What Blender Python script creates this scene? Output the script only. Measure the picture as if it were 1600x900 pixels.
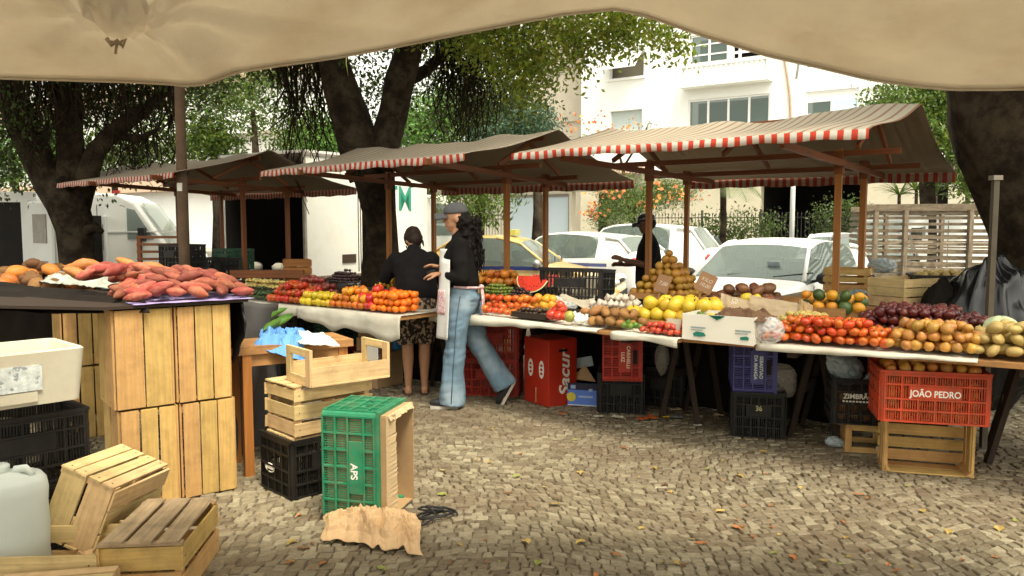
import bpy, bmesh, math, random
import numpy as np
from mathutils import Vector, Matrix, Euler, noise
R = math.radians
PI = math.pi
random.seed(7); np.random.seed(7)
for o in list(bpy.data.objects): bpy.data.objects.remove(o)
SC = bpy.context.scene
COL = SC.collection

# ---------------------------------------------------------------- camera
CH = 1.5
PITCH = math.atan(100.0/1250.0)
cam_d = bpy.data.cameras.new('camera'); cam = bpy.data.objects.new('camera', cam_d); COL.objects.link(cam)
cam.location = (0, 0, CH); cam.rotation_euler = (PI/2 - PITCH, 0, 0)
cam_d.sensor_width = 36; cam_d.lens = 36*1250/1600; cam_d.clip_start = .05; cam_d.clip_end = 600
cam_d.dof.use_dof = True; cam_d.dof.focus_distance = 6.0; cam_d.dof.aperture_fstop = 9.0
SC.camera = cam

# ---------------------------------------------------------------- world, sun, exposure
W = bpy.data.worlds.new('World'); SC.world = W; W.use_nodes = True
nt = W.node_tree; nt.nodes.clear()
SUN_EL, SUN_AZ = R(64), R(150)      # azimuth clockwise from +Y (behind the camera, to the right)
sky = nt.nodes.new('ShaderNodeTexSky'); sky.sky_type = 'NISHITA'; sky.sun_disc = False
sky.sun_elevation = SUN_EL; sky.sun_rotation = SUN_AZ; sky.air_density = 1.0; sky.dust_density = 4.0; sky.ozone_density = 1.0
hs = nt.nodes.new('ShaderNodeHueSaturation'); hs.inputs['Saturation'].default_value = .12; hs.inputs['Value'].default_value = 1.25
wm = nt.nodes.new('ShaderNodeMixRGB'); wm.blend_type = 'MULTIPLY'; wm.inputs[0].default_value = 1; wm.inputs[2].default_value = (1.0, .96, .82, 1)
bg = nt.nodes.new('ShaderNodeBackground'); bg.inputs['Strength'].default_value = .15
wo = nt.nodes.new('ShaderNodeOutputWorld')
nt.links.new(sky.outputs[0], hs.inputs['Color']); nt.links.new(hs.outputs[0], wm.inputs[1]); nt.links.new(wm.outputs[0], bg.inputs[0]); nt.links.new(bg.outputs[0], wo.inputs[0])
sd = bpy.data.lights.new('sun', 'SUN'); so = bpy.data.objects.new('sun', sd); COL.objects.link(so)
sd.energy = 1.5; sd.angle = R(14); sd.color = (1.0, .90, .70)
sdir = Vector((math.sin(SUN_AZ)*math.cos(SUN_EL), math.cos(SUN_AZ)*math.cos(SUN_EL), math.sin(SUN_EL)))
so.rotation_euler = sdir.to_track_quat('Z', 'Y').to_euler()
SC.view_settings.view_transform = 'Standard'; SC.view_settings.look = 'None'
SC.view_settings.exposure = 1.38; SC.view_settings.gamma = 1.0; SC.view_settings.use_curve_mapping = False

# ---------------------------------------------------------------- pixel helpers (measurements of the photograph turned into real places)
cp, sp_ = math.cos(PITCH), math.sin(PITCH)
def ray(px, py):
    x = (px-800)/1250.0; y = (450-py)/1250.0
    return Vector((x, cp + y*sp_, -sp_ + y*cp))
def at(px, py, Y):
    d = ray(px, py); t = Y/d.y
    return Vector((d.x*t, Y, CH + d.z*t))
def on(px, py, z=0.0):
    d = ray(px, py); t = (z-CH)/d.z
    return Vector((d.x*t, d.y*t, z))

# ---------------------------------------------------------------- materials
MATS = {}
def newmat(name):
    m = bpy.data.materials.new(name); m.use_nodes = True; n = m.node_tree.nodes; n.clear(); return m, n, m.node_tree.links
def rgba(c): return (c[0], c[1], c[2], 1)
def mat(name, col, rough=.7, var=.18, scale=6.0, bump=0.0, bscale=40.0, metal=0.0, spec=.4, obj=0.0, island=0.0,
        dirt=None, dirt_amt=.0, dirt_scale=3.0, hue=0.0, grain=None, transl=0.0, coat=0.0, col2=None, c2scale=2.0, c2lo=.45, c2hi=.6):
    if name in MATS: return MATS[name]
    m, n, l = newmat(name)
    tc = n.new('ShaderNodeTexCoord')
    vec = tc.outputs['Object']
    if grain:
        mp = n.new('ShaderNodeMapping'); mp.inputs['Scale'].default_value = grain; l.new(tc.outputs['UV'], mp.inputs[0]); vec = mp.outputs[0]
    nz = n.new('ShaderNodeTexNoise'); nz.inputs['Scale'].default_value = scale if not grain else 1.0; nz.inputs['Detail'].default_value = 6; nz.inputs['Roughness'].default_value = .65
    l.new(vec, nz.inputs['Vector'])
    cr = n.new('ShaderNodeValToRGB'); cr.color_ramp.elements[0].position = .3; cr.color_ramp.elements[1].position = .7
    cr.color_ramp.elements[0].color = rgba([c*(1-var) for c in col]); cr.color_ramp.elements[1].color = rgba([min(1, c*(1+var)) for c in col])
    l.new(nz.outputs['Fac'], cr.inputs[0]); out = cr.outputs[0]
    if col2:
        n2 = n.new('ShaderNodeTexNoise'); n2.inputs['Scale'].default_value = c2scale; n2.inputs['Detail'].default_value = 4; l.new(tc.outputs['Object'], n2.inputs['Vector'])
        c2 = n.new('ShaderNodeValToRGB'); c2.color_ramp.elements[0].position = c2lo; c2.color_ramp.elements[1].position = c2hi; l.new(n2.outputs['Fac'], c2.inputs[0])
        mx = n.new('ShaderNodeMixRGB'); l.new(c2.outputs[0], mx.inputs[0]); l.new(out, mx.inputs[1]); mx.inputs[2].default_value = rgba(col2); out = mx.outputs[0]
    if dirt:
        n3 = n.new('ShaderNodeTexNoise'); n3.inputs['Scale'].default_value = dirt_scale; n3.inputs['Detail'].default_value = 8; n3.inputs['Roughness'].default_value = .7; l.new(tc.outputs['Object'], n3.inputs['Vector'])
        c3 = n.new('ShaderNodeValToRGB'); c3.color_ramp.elements[0].position = .45; c3.color_ramp.elements[1].position = .75; c3.color_ramp.elements[1].color = (dirt_amt,)*3+(1,)
        l.new(n3.outputs['Fac'], c3.inputs[0])
        mx = n.new('ShaderNodeMixRGB'); l.new(c3.outputs[0], mx.inputs[0]); l.new(out, mx.inputs[1]); mx.inputs[2].default_value = rgba(dirt); out = mx.outputs[0]
    if obj or island:
        h = n.new('ShaderNodeHueSaturation'); l.new(out, h.inputs['Color'])
        if obj: src = n.new('ShaderNodeObjectInfo').outputs['Random']; a = obj
        else: src = n.new('ShaderNodeNewGeometry').outputs['Random Per Island']; a = island
        mr = n.new('ShaderNodeMapRange'); mr.inputs['To Min'].default_value = 1-a; mr.inputs['To Max'].default_value = 1+a; l.new(src, mr.inputs['Value']); l.new(mr.outputs[0], h.inputs['Value'])
        if hue:
            m3 = n.new('ShaderNodeMath'); m3.operation = 'MULTIPLY'; m3.inputs[1].default_value = 7.31; l.new(src, m3.inputs[0])
            m4 = n.new('ShaderNodeMath'); m4.operation = 'FRACT'; l.new(m3.outputs[0], m4.inputs[0])
            mh = n.new('ShaderNodeMapRange'); mh.inputs['To Min'].default_value = .5-hue*(.15 if obj else 1); mh.inputs['To Max'].default_value = .5+hue*(1.5 if obj else 1); l.new(m4.outputs[0], mh.inputs['Value']); l.new(mh.outputs[0], h.inputs['Hue'])
        out = h.outputs[0]
    b = n.new('ShaderNodeBsdfPrincipled'); l.new(out, b.inputs['Base Color'])
    b.inputs['Roughness'].default_value = rough; b.inputs['Metallic'].default_value = metal; b.inputs['Specular IOR Level'].default_value = spec
    if coat: b.inputs['Coat Weight'].default_value = coat; b.inputs['Coat Roughness'].default_value = .06
    if bump:
        nb = n.new('ShaderNodeTexNoise'); nb.inputs['Scale'].default_value = bscale if not grain else 1.6; nb.inputs['Detail'].default_value = 5; l.new(vec, nb.inputs['Vector'])
        bp = n.new('ShaderNodeBump'); bp.inputs['Strength'].default_value = bump; bp.inputs['Distance'].default_value = .01; l.new(nb.outputs['Fac'], bp.inputs['Height']); l.new(bp.outputs[0], b.inputs['Normal'])
    o = n.new('ShaderNodeOutputMaterial'); sh = b.outputs[0]
    if transl:
        t = n.new('ShaderNodeBsdfTranslucent'); l.new(out, t.inputs[0]); ms = n.new('ShaderNodeMixShader'); ms.inputs[0].default_value = transl
        l.new(b.outputs[0], ms.inputs[1]); l.new(t.outputs[0], ms.inputs[2]); sh = ms.outputs[0]
    l.new(sh, o.inputs[0]); MATS[name] = m; return m

def glassmat(name, tint=(.03,.04,.04), clear=.25):
    if name in MATS: return MATS[name]
    m, n, l = newmat(name)
    b = n.new('ShaderNodeBsdfPrincipled'); b.inputs['Base Color'].default_value = rgba(tint); b.inputs['Roughness'].default_value = .04; b.inputs['Specular IOR Level'].default_value = .9
    t = n.new('ShaderNodeBsdfTransparent'); t.inputs[0].default_value = (.8,.85,.82,1)
    ms = n.new('ShaderNodeMixShader'); ms.inputs[0].default_value = clear; l.new(b.outputs[0], ms.inputs[1]); l.new(t.outputs[0], ms.inputs[2])
    o = n.new('ShaderNodeOutputMaterial'); l.new(ms.outputs[0], o.inputs[0]); MATS[name] = m; return m

def plasticfilm(name, tint=(.75,.78,.78), alpha=.45):
    if name in MATS: return MATS[name]
    m, n, l = newmat(name)
    b = n.new('ShaderNodeBsdfPrincipled'); b.inputs['Base Color'].default_value = rgba(tint); b.inputs['Roughness'].default_value = .2
    t = n.new('ShaderNodeBsdfTransparent')
    ms = n.new('ShaderNodeMixShader'); ms.inputs[0].default_value = 1-alpha; l.new(b.outputs[0], ms.inputs[1]); l.new(t.outputs[0], ms.inputs[2])
    o = n.new('ShaderNodeOutputMaterial'); l.new(ms.outputs[0], o.inputs[0]); MATS[name] = m; return m

def stripemat(name, period, ca, cb, dirt, damt, transl=.3, thin=.5, wear=.5):
    m, n, l = newmat(name)
    uv = n.new('ShaderNodeTexCoord'); sx = n.new('ShaderNodeSeparateXYZ'); l.new(uv.outputs['UV'], sx.inputs[0])
    d = n.new('ShaderNodeMath'); d.operation = 'DIVIDE'; d.inputs[1].default_value = period; l.new(sx.outputs[0], d.inputs[0])
    f = n.new('ShaderNodeMath'); f.operation = 'FRACT'; l.new(d.outputs[0], f.inputs[0])
    g = n.new('ShaderNodeMath'); g.operation = 'LESS_THAN'; g.inputs[1].default_value = thin; l.new(f.outputs[0], g.inputs[0])
    mx = n.new('ShaderNodeMixRGB'); l.new(g.outputs[0], mx.inputs[0]); mx.inputs[1].default_value = rgba(cb); mx.inputs[2].default_value = rgba(ca)
    nz = n.new('ShaderNodeTexNoise'); nz.inputs['Scale'].default_value = 1.3; nz.inputs['Detail'].default_value = 9; nz.inputs['Roughness'].default_value = .7; l.new(uv.outputs['Object'], nz.inputs['Vector'])
    cr = n.new('ShaderNodeValToRGB'); cr.color_ramp.elements[0].position = wear-.2; cr.color_ramp.elements[1].position = wear+.2; cr.color_ramp.elements[0].color = (damt*.55,)*3+(1,); cr.color_ramp.elements[1].color = (damt,)*3+(1,)
    l.new(nz.outputs['Fac'], cr.inputs[0])
    m2 = n.new('ShaderNodeMixRGB'); l.new(cr.outputs[0], m2.inputs[0]); l.new(mx.outputs[0], m2.inputs[1]); m2.inputs[2].default_value = rgba(dirt)
    b = n.new('ShaderNodeBsdfPrincipled'); l.new(m2.outputs[0], b.inputs['Base Color']); b.inputs['Roughness'].default_value = .75; b.inputs['Specular IOR Level'].default_value = .25
    t = n.new('ShaderNodeBsdfTranslucent'); l.new(m2.outputs[0], t.inputs[0]); ms = n.new('ShaderNodeMixShader'); ms.inputs[0].default_value = transl
    l.new(b.outputs[0], ms.inputs[1]); l.new(t.outputs[0], ms.inputs[2]); o = n.new('ShaderNodeOutputMaterial'); l.new(ms.outputs[0], o.inputs[0]); MATS[name] = m; return m

wood_pale = mat('pale pine slats', (.54,.38,.185), .75, .2, grain=(3, 60, 1), bump=.15, island=.16, dirt=(.14,.08,.035), dirt_amt=.4, dirt_scale=11, hue=.012)
wood_crate = mat('crate pine', (.47,.285,.10), .75, .2, grain=(3, 60, 1), bump=.15, island=.16, dirt=(.12,.06,.02), dirt_amt=.42, dirt_scale=9, hue=.012)
wood_grey = mat('weathered crate boards', (.33,.24,.14), .85, .3, grain=(3, 60, 1), bump=.3, island=.2, dirt=(.06,.04,.02), dirt_amt=.6, dirt_scale=8)
wood_red = mat('varnished stall timber', (.19,.062,.018), .6, .3, grain=(2, 40, 1), island=.12)
wood_orange = mat('varnished post timber', (.36,.14,.03), .55, .25, grain=(2, 40, 1), island=.12)
wood_board = mat('old table board', (.36,.18,.06), .75, .3, grain=(2, 30, 1), dirt=(.05,.03,.02), dirt_amt=.6, dirt_scale=5)
wood_dark = mat('near black boards', (.028,.016,.009), .8, .3, grain=(2, 30, 1))  # near black: the shade under the tables is put into the wood colour
cardboard = mat('cardboard', (.40,.26,.13), .85, .12, 8, .1, 60, dirt=(.2,.12,.06), dirt_amt=.4)
cardboard_pale = mat('pale torn cardboard', (.50,.37,.21), .85, .12, 9, .2, 50)
paper_tan = mat('crumpled wrapping paper', (.50,.335,.18), .8, .12, 9, .25, 18)
white_cloth = mat('dusty white table cloth', (.56,.53,.44), .85, .1, 7, .1, 40, dirt=(.3,.24,.16), dirt_amt=.35)
canvas = mat('sun worn canvas', (.62,.56,.46), .9, .07, 2.5, .2, 120, dirt=(.46,.36,.24), dirt_amt=.55, dirt_scale=1.9, transl=.55)
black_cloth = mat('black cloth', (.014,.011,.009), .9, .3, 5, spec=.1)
black_sheet = mat('black plastic sheet', (.008,.008,.009), .25, .3, 5, .06, 30, spec=.5)
blk_pl = mat('black crate plastic', (.011,.010,.009), .5, .3, 9, spec=.3, dirt=(.06,.045,.03), dirt_amt=.3, dirt_scale=14)
red_pl = mat('red crate plastic', (.36,.022,.010), .6, .25, 9, dirt=(.14,.05,.035), dirt_amt=.8, dirt_scale=12)
org_pl = mat('orange crate plastic', (.46,.050,.013), .6, .25, 9, dirt=(.25,.075,.035), dirt_amt=.8, dirt_scale=12)
grn_pl = mat('green crate plastic', (.020,.20,.095), .6, .25, 9, dirt=(.13,.17,.10), dirt_amt=.8, dirt_scale=10)
dgrn_pl = mat('dark green crate plastic', (.012,.07,.035), .5, .15, 9)
blu_pl = mat('blue crate plastic', (.055,.055,.22), .45, .12, 9, dirt=(.05,.04,.07), dirt_amt=.4, dirt_scale=12)
foam = mat('grubby styrofoam', (.52,.485,.385), .9, .05, 20, .12, 150, dirt=(.42,.33,.2), dirt_amt=.4, dirt_scale=4)
white_ink = mat('white print', (.8,.78,.7), .7, .08, 40)
dark_ink = mat('grey print', (.25,.3,.32), .7, .08, 40)
green_ink = mat('green print', (.01,.16,.11), .7, .08, 40)
steel = mat('dull steel', (.28,.25,.21), .5, .2, 8, metal=.6, dirt=(.15,.09,.05), dirt_amt=.5)
white_pole = mat('white painted pole', (.75,.75,.72), .5, .05, 8)
iron = mat('black iron', (.015,.014,.013), .6, .2, 8)
blade = mat('black rubber', (.015,.015,.015), .7, .2, 8)

# ---------------------------------------------------------------- mesh collector
class MB:
    def __init__(s): s.v = []; s.f = []; s.u = []; s.m = []; s.mi = 0
    def add(s, vs, fs, uvs=None):
        b = len(s.v); s.v += [tuple(v) for v in vs]
        for i, f in enumerate(fs):
            s.f.append(tuple(b+k for k in f)); s.m.append(s.mi)
            s.u.append(uvs[i] if uvs else None)
    def box(s, c, size, rot=None, jit=0.0, taper=None):
        hx, hy, hz = size[0]/2, size[1]/2, size[2]/2
        P = [(-hx,-hy,-hz),(hx,-hy,-hz),(hx,hy,-hz),(-hx,hy,-hz),(-hx,-hy,hz),(hx,-hy,hz),(hx,hy,hz),(-hx,hy,hz)]
        if taper: P = [(p[0]*(taper if p[2] > 0 else 1), p[1]*(taper if p[2] > 0 else 1), p[2]) for p in P]
        c = Vector(c); V = []
        L = max(range(3), key=lambda i: size[i])
        for p in P:
            q = Vector(p)
            if jit: q += Vector([random.uniform(-jit, jit) for _ in range(3)])
            if rot is not None: q = rot @ q
            V.append(q+c)
        F = [(0,3,2,1),(4,5,6,7),(0,1,5,4),(1,2,6,5),(2,3,7,6),(3,0,4,7)]
        N = [2,2,1,0,1,0]; ou, ov = random.uniform(0,50), random.uniform(0,50); U = []
        for f, nn in zip(F, N):
            ax = [a for a in (0,1,2) if a != nn]
            a, b = (ax[0], ax[1]) if ax[0] == L or ax[1] != L else (ax[1], ax[0])
            U.append([(P[k][a]+ou, P[k][b]+ov) for k in f])
        s.add(V, F, U); return s
    def beam(s, a, b, w, h, up=(0,0,1), ext=0.0, jit=0.0):
        a = Vector(a); b = Vector(b); d = b-a; L = d.length; d.normalize(); upv = Vector(up)
        if abs(d.dot(upv)) > .97: upv = Vector((0,1,0))
        y = upv.cross(d).normalized(); z = d.cross(y)
        M = Matrix((d, y, z)).transposed()
        return s.box((a+b)/2, (L+2*ext, w, h), M, jit)
    def tube(s, pts, rad, n=8, cap=True, wob=0.0, seed=0, ell=None):
        pts = [Vector(p) for p in pts]; k = len(pts)
        if not hasattr(rad, '__len__'): rad = [rad]*k
        V = []; prev = None
        for i, p in enumerate(pts):
            d = (pts[min(i+1, k-1)]-pts[max(i-1, 0)]).normalized()
            if prev is None:
                a = Vector((0,0,1)) if abs(d.z) < .9 else Vector((1,0,0)); prev = d.cross(a).normalized()
            x = (prev - d*prev.dot(d)).normalized(); y = d.cross(x); prev = x
            for j in range(n):
                t = 2*PI*j/n; r = rad[i]
                if wob: r *= 1 + wob*noise.noise(Vector((math.cos(t)*1.7+seed, math.sin(t)*1.7, (p.x+p.y+p.z)*1.6)))*1.6
                V.append(p + x*math.cos(t)*r + y*math.sin(t)*r)
        F = []
        for i in range(k-1):
            for j in range(n): F.append((i*n+j, i*n+(j+1)%n, (i+1)*n+(j+1)%n, (i+1)*n+j))
        if cap:
            F.append(tuple(reversed(range(n)))); F.append(tuple(range((k-1)*n, k*n)))
        s.add(V, F); return s
    def sweep(s, secs, n=16):
        """closed loft: secs = [(center, axis_a (vector with length), axis_b), ...]"""
        V = []
        for c, a, b in secs:
            c = Vector(c); a = Vector(a); b = Vector(b)
            for j in range(n):
                t = 2*PI*j/n; V.append(c + a*math.cos(t) + b*math.sin(t))
        F = []; k = len(secs)
        for i in range(k-1):
            for j in range(n): F.append((i*n+j, i*n+(j+1)%n, (i+1)*n+(j+1)%n, (i+1)*n+j))
        F.append(tuple(reversed(range(n)))); F.append(tuple(range((k-1)*n, k*n)))
        s.add(V, F); return s
    def lathe(s, prof, n=16, c=(0,0,0), rot=None, sx=1, sy=1):
        c = Vector(c); V = []; k = len(prof)
        for r, z in prof:
            for j in range(n):
                t = 2*PI*j/n; q = Vector((r*math.cos(t)*sx, r*math.sin(t)*sy, z))
                if rot is not None: q = rot @ q
                V.append(q+c)
        F = []
        for i in range(k-1):
            for j in range(n): F.append((i*n+j, i*n+(j+1)%n, (i+1)*n+(j+1)%n, (i+1)*n+j))
        if prof[0][0] > 1e-5: F.append(tuple(reversed(range(n))))
        if prof[-1][0] > 1e-5: F.append(tuple(range((k-1)*n, k*n)))
        s.add(V, F); return s
    def ell(s, c, r, rot=None, n=14, m=9, fn=None):
        c = Vector(c); V = []; 
        if not hasattr(r, '__len__'): r = (r, r, r)
        for i in range(m+1):
            ph = PI*i/m
            for j in range(n):
                t = 2*PI*j/n; q = Vector((math.sin(ph)*math.cos(t), math.sin(ph)*math.sin(t), -math.cos(ph)))
                if fn: q = fn(q)
                q = Vector((q.x*r[0], q.y*r[1], q.z*r[2]))
                if rot is not None: q = rot @ q
                V.append(q+c)
        F = []
        for i in range(m):
            for j in range(n):
                a, b, cc, d = i*n+j, i*n+(j+1)%n, (i+1)*n+(j+1)%n, (i+1)*n+j
                if i == 0: F.append((a, cc, d))
                elif i == m-1: F.append((a, b, d))
                else: F.append((a, b, cc, d))
        s.add(V, F); return s
    def grid(s, fn, nu, nv, uv=None):
        V = []; F = []; U = []
        for i in range(nu+1):
            for j in range(nv+1): V.append(fn(i/nu, j/nv))
        for i in range(nu):
            for j in range(nv):
                a = i*(nv+1)+j; F.append((a, a+nv+1, a+nv+2, a+1))
                if uv: U.append([uv(i/nu, j/nv), uv((i+1)/nu, j/nv), uv((i+1)/nu, (j+1)/nv), uv(i/nu, (j+1)/nv)])
        s.add(V, F, U if uv else None); return s
    def prism(s, poly, d, fn=None):
        """poly: 3D points of one face, d: extrusion vector"""
        d = Vector(d); P = [Vector(p) for p in poly]; n = len(P)
        V = P + [p+d for p in P]
        F = [tuple(reversed(range(n))), tuple(range(n, 2*n))] + [(i, (i+1)%n, n+(i+1)%n, n+i) for i in range(n)]
        s.add(V, F); return s
    def build(s, name, mats, parent=None, smooth=False, clean=True):
        me = bpy.data.meshes.new(name); me.from_pydata(s.v, [], s.f)
        if any(u for u in s.u):
            uvl = me.uv_layers.new(name='UVMap'); k = 0
            for f, u in zip(s.f, s.u):
                for q in range(len(f)):
                    if u: uvl.data[k].uv = u[q]
                    k += 1
        if not isinstance(mats, (list, tuple)): mats = [mats]
        for m in mats: me.materials.append(m)
        for p, mi in zip(me.polygons, s.m): p.material_index = mi; p.use_smooth = smooth
        bm = bmesh.new(); bm.from_mesh(me)
        bmesh.ops.recalc_face_normals(bm, faces=bm.faces); bm.to_mesh(me); bm.free()
        o = bpy.data.objects.new(name, me); COL.objects.link(o)
        if parent: o.parent = parent
        return o

def tag(o, label=None, cat=None, group=None, kind=None):
    if label: o['label'] = label
    if cat: o['category'] = cat
    if group: o['group'] = group
    if kind: o['kind'] = kind
    return o
def thing(name, label, cat, loc=(0,0,0), rz=0, group=None, rot=None):
    o = bpy.data.objects.new(name, None); COL.objects.link(o); o.location = loc; o.empty_display_size = .1
    o.rotation_euler = rot if rot else (0, 0, rz)
    return tag(o, label, cat, group)
def struct(o): o['kind'] = 'structure'; return o
KIDS = {}
def copy_tree(o, parent=None):
    c = o.copy(); COL.objects.link(c)
    if parent: c.parent = parent
    for ch in [x for x in o.children]: copy_tree(ch, c)
    return c
def put(root, loc, rz=0, label=None, cat=None, group=None, rot=None, name=None):
    root.location = loc; root.rotation_euler = rot if rot else (0, 0, rz)
    if label: root['label'] = label
    if group: root['group'] = group
    elif 'group' in root and label: pass
    return root
def bake(o, voxel=None, smooth=0, sub=0, mats=None, factor=.5, solid=None):
    """apply remesh / smooth / subdivision through the depsgraph"""
    if solid: md = o.modifiers.new('s', 'SOLIDIFY'); md.thickness = solid; md.offset = 0
    if voxel:
        md = o.modifiers.new('r', 'REMESH'); md.mode = 'VOXEL'; md.voxel_size = voxel; md.use_smooth_shade = True
    if smooth: md = o.modifiers.new('sm', 'SMOOTH'); md.iterations = smooth; md.factor = factor
    if sub: md = o.modifiers.new('ss', 'SUBSURF'); md.levels = sub; md.render_levels = sub
    dg = bpy.context.evaluated_depsgraph_get(); dg.update()
    me = bpy.data.meshes.new_from_object(o.evaluated_get(dg)); old = o.data; o.modifiers.clear(); o.data = me; me.name = old.name
    if mats:
        me.materials.clear()
        for m in mats: me.materials.append(m)
    for p in me.polygons: p.use_smooth = True
    return o
def text(body, size, loc, rot, m, parent, name='lettering', ext=.0008, align='CENTER', sx=1.0, shear=0, bold=0):
    cu = bpy.data.curves.new(name, 'FONT'); cu.body = body; cu.size = size; cu.align_x = align; cu.align_y = 'CENTER'; cu.extrude = ext; cu.shear = shear; cu.offset = bold
    t = bpy.data.objects.new(name, cu); COL.objects.link(t)
    dg = bpy.context.evaluated_depsgraph_get(); dg.update()
    me = bpy.data.meshes.new_from_object(t.evaluated_get(dg)); bpy.data.objects.remove(t)
    o = bpy.data.objects.new(name, me); me.materials.clear(); me.materials.append(m); COL.objects.link(o)
    o.location = loc; o.rotation_euler = rot; o.scale = (sx, 1, 1)
    if parent: o.parent = parent
    return o
def rz(a): return Matrix.Rotation(a, 3, 'Z')
def jit(a): return random.uniform(-a, a)

SETTLE = []
def wthing(name, label, cat, loc, group=None):
    """a thing whose parts are built in world coordinates; its Empty is moved to its base at the end"""
    o = thing(name, label, cat, (0,0,0), 0, group); SETTLE.append((o, Vector(loc))); return o
def settle_all():
    for o, l in SETTLE:
        o.location = l
        for c in o.children: c.location = Vector(c.location) - l
# ================================================================ GROUND
U = Vector((.78, -.62, 0)).normalized(); V_ = Vector((.62, .78, 0)).normalized()   # along the row of stalls / across it, away from the camera
KP = Vector((2.1, 10.6, 0))                                                        # a point of the kerb line
def build_ground():
    m, n, l = newmat('asphalt road')
    tc = n.new('ShaderNodeTexCoord'); a = n.new('ShaderNodeTexNoise'); a.inputs['Scale'].default_value = 60; a.inputs['Detail'].default_value = 5; l.new(tc.outputs['Object'], a.inputs['Vector'])
    b2 = n.new('ShaderNodeTexNoise'); b2.inputs['Scale'].default_value = .5; b2.inputs['Detail'].default_value = 5; l.new(tc.outputs['Object'], b2.inputs['Vector'])
    cr = n.new('ShaderNodeValToRGB'); cr.color_ramp.elements[0].color = (.05,.048,.045,1); cr.color_ramp.elements[1].color = (.14,.135,.125,1)
    ad = n.new('ShaderNodeMath'); ad.operation = 'AVERAGE' if False else 'MULTIPLY_ADD'; ad.inputs[1].default_value = .5; l.new(a.outputs['Fac'], ad.inputs[0]); 
    hm = n.new('ShaderNodeMath'); hm.operation = 'MULTIPLY'; hm.inputs[1].default_value = .5; l.new(b2.outputs['Fac'], hm.inputs[0]); l.new(hm.outputs[0], ad.inputs[2]); l.new(ad.outputs[0], cr.inputs[0])
    b = n.new('ShaderNodeBsdfPrincipled'); b.inputs['Roughness'].default_value = .85; l.new(cr.outputs[0], b.inputs['Base Color'])
    bp = n.new('ShaderNodeBump'); bp.inputs['Strength'].default_value = .3; bp.inputs['Distance'].default_value = .01; l.new(a.outputs['Fac'], bp.inputs['Height']); l.new(bp.outputs[0], b.inputs['Normal'])
    o = n.new('ShaderNodeOutputMaterial'); l.new(b.outputs[0], o.inputs[0])
    g = MB(); g.add([(-300,-40,-.16),(300,-40,-.16),(300,400,-.16),(-300,400,-.16)], [(0,1,2,3)]); struct(g.build('road', m))
    # plaza slab with its kerb
    earth = mat('packed joint earth', (.13,.10,.066), .95, .3, 9, .4, 50)
    a0 = KP - U*34; a1 = KP + U*30
    g = MB(); P = [(a0.x, a0.y, -.012), (-40, -12, -.012), (40, -12, -.012), (a1.x, a1.y, -.012)]
    g.add(P, [(0,1,2,3)]); struct(g.build('plaza_ground', earth))
    kerb = mat('granite kerb', (.33,.31,.28), .8, .2, 9, .2, 30)
    g = MB(); k = 0
    for i in range(64):
        c = a0 + U*(i+.5) + V_*.08; g.box((c.x, c.y, -.075), (.985, .15, .16), Matrix.Rotation(math.atan2(U.y, U.x), 3, 'Z'), .004)
    struct(g.build('kerb', kerb))
    # far pavement on the other side of the street
    g = MB(); b0 = KP + V_*14.5 - U*45; b1 = KP + V_*14.5 + U*45; b2_ = b1 + V_*30; b3 = b0 + V_*30
    g.prism([(b0.x,b0.y,-.16),(b1.x,b1.y,-.16),(b2_.x,b2_.y,-.16),(b3.x,b3.y,-.16)], (0,0,.15)); struct(g.build('far_pavement', mat('far pavement', (.3,.28,.24), .9, .2, 2)))

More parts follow.
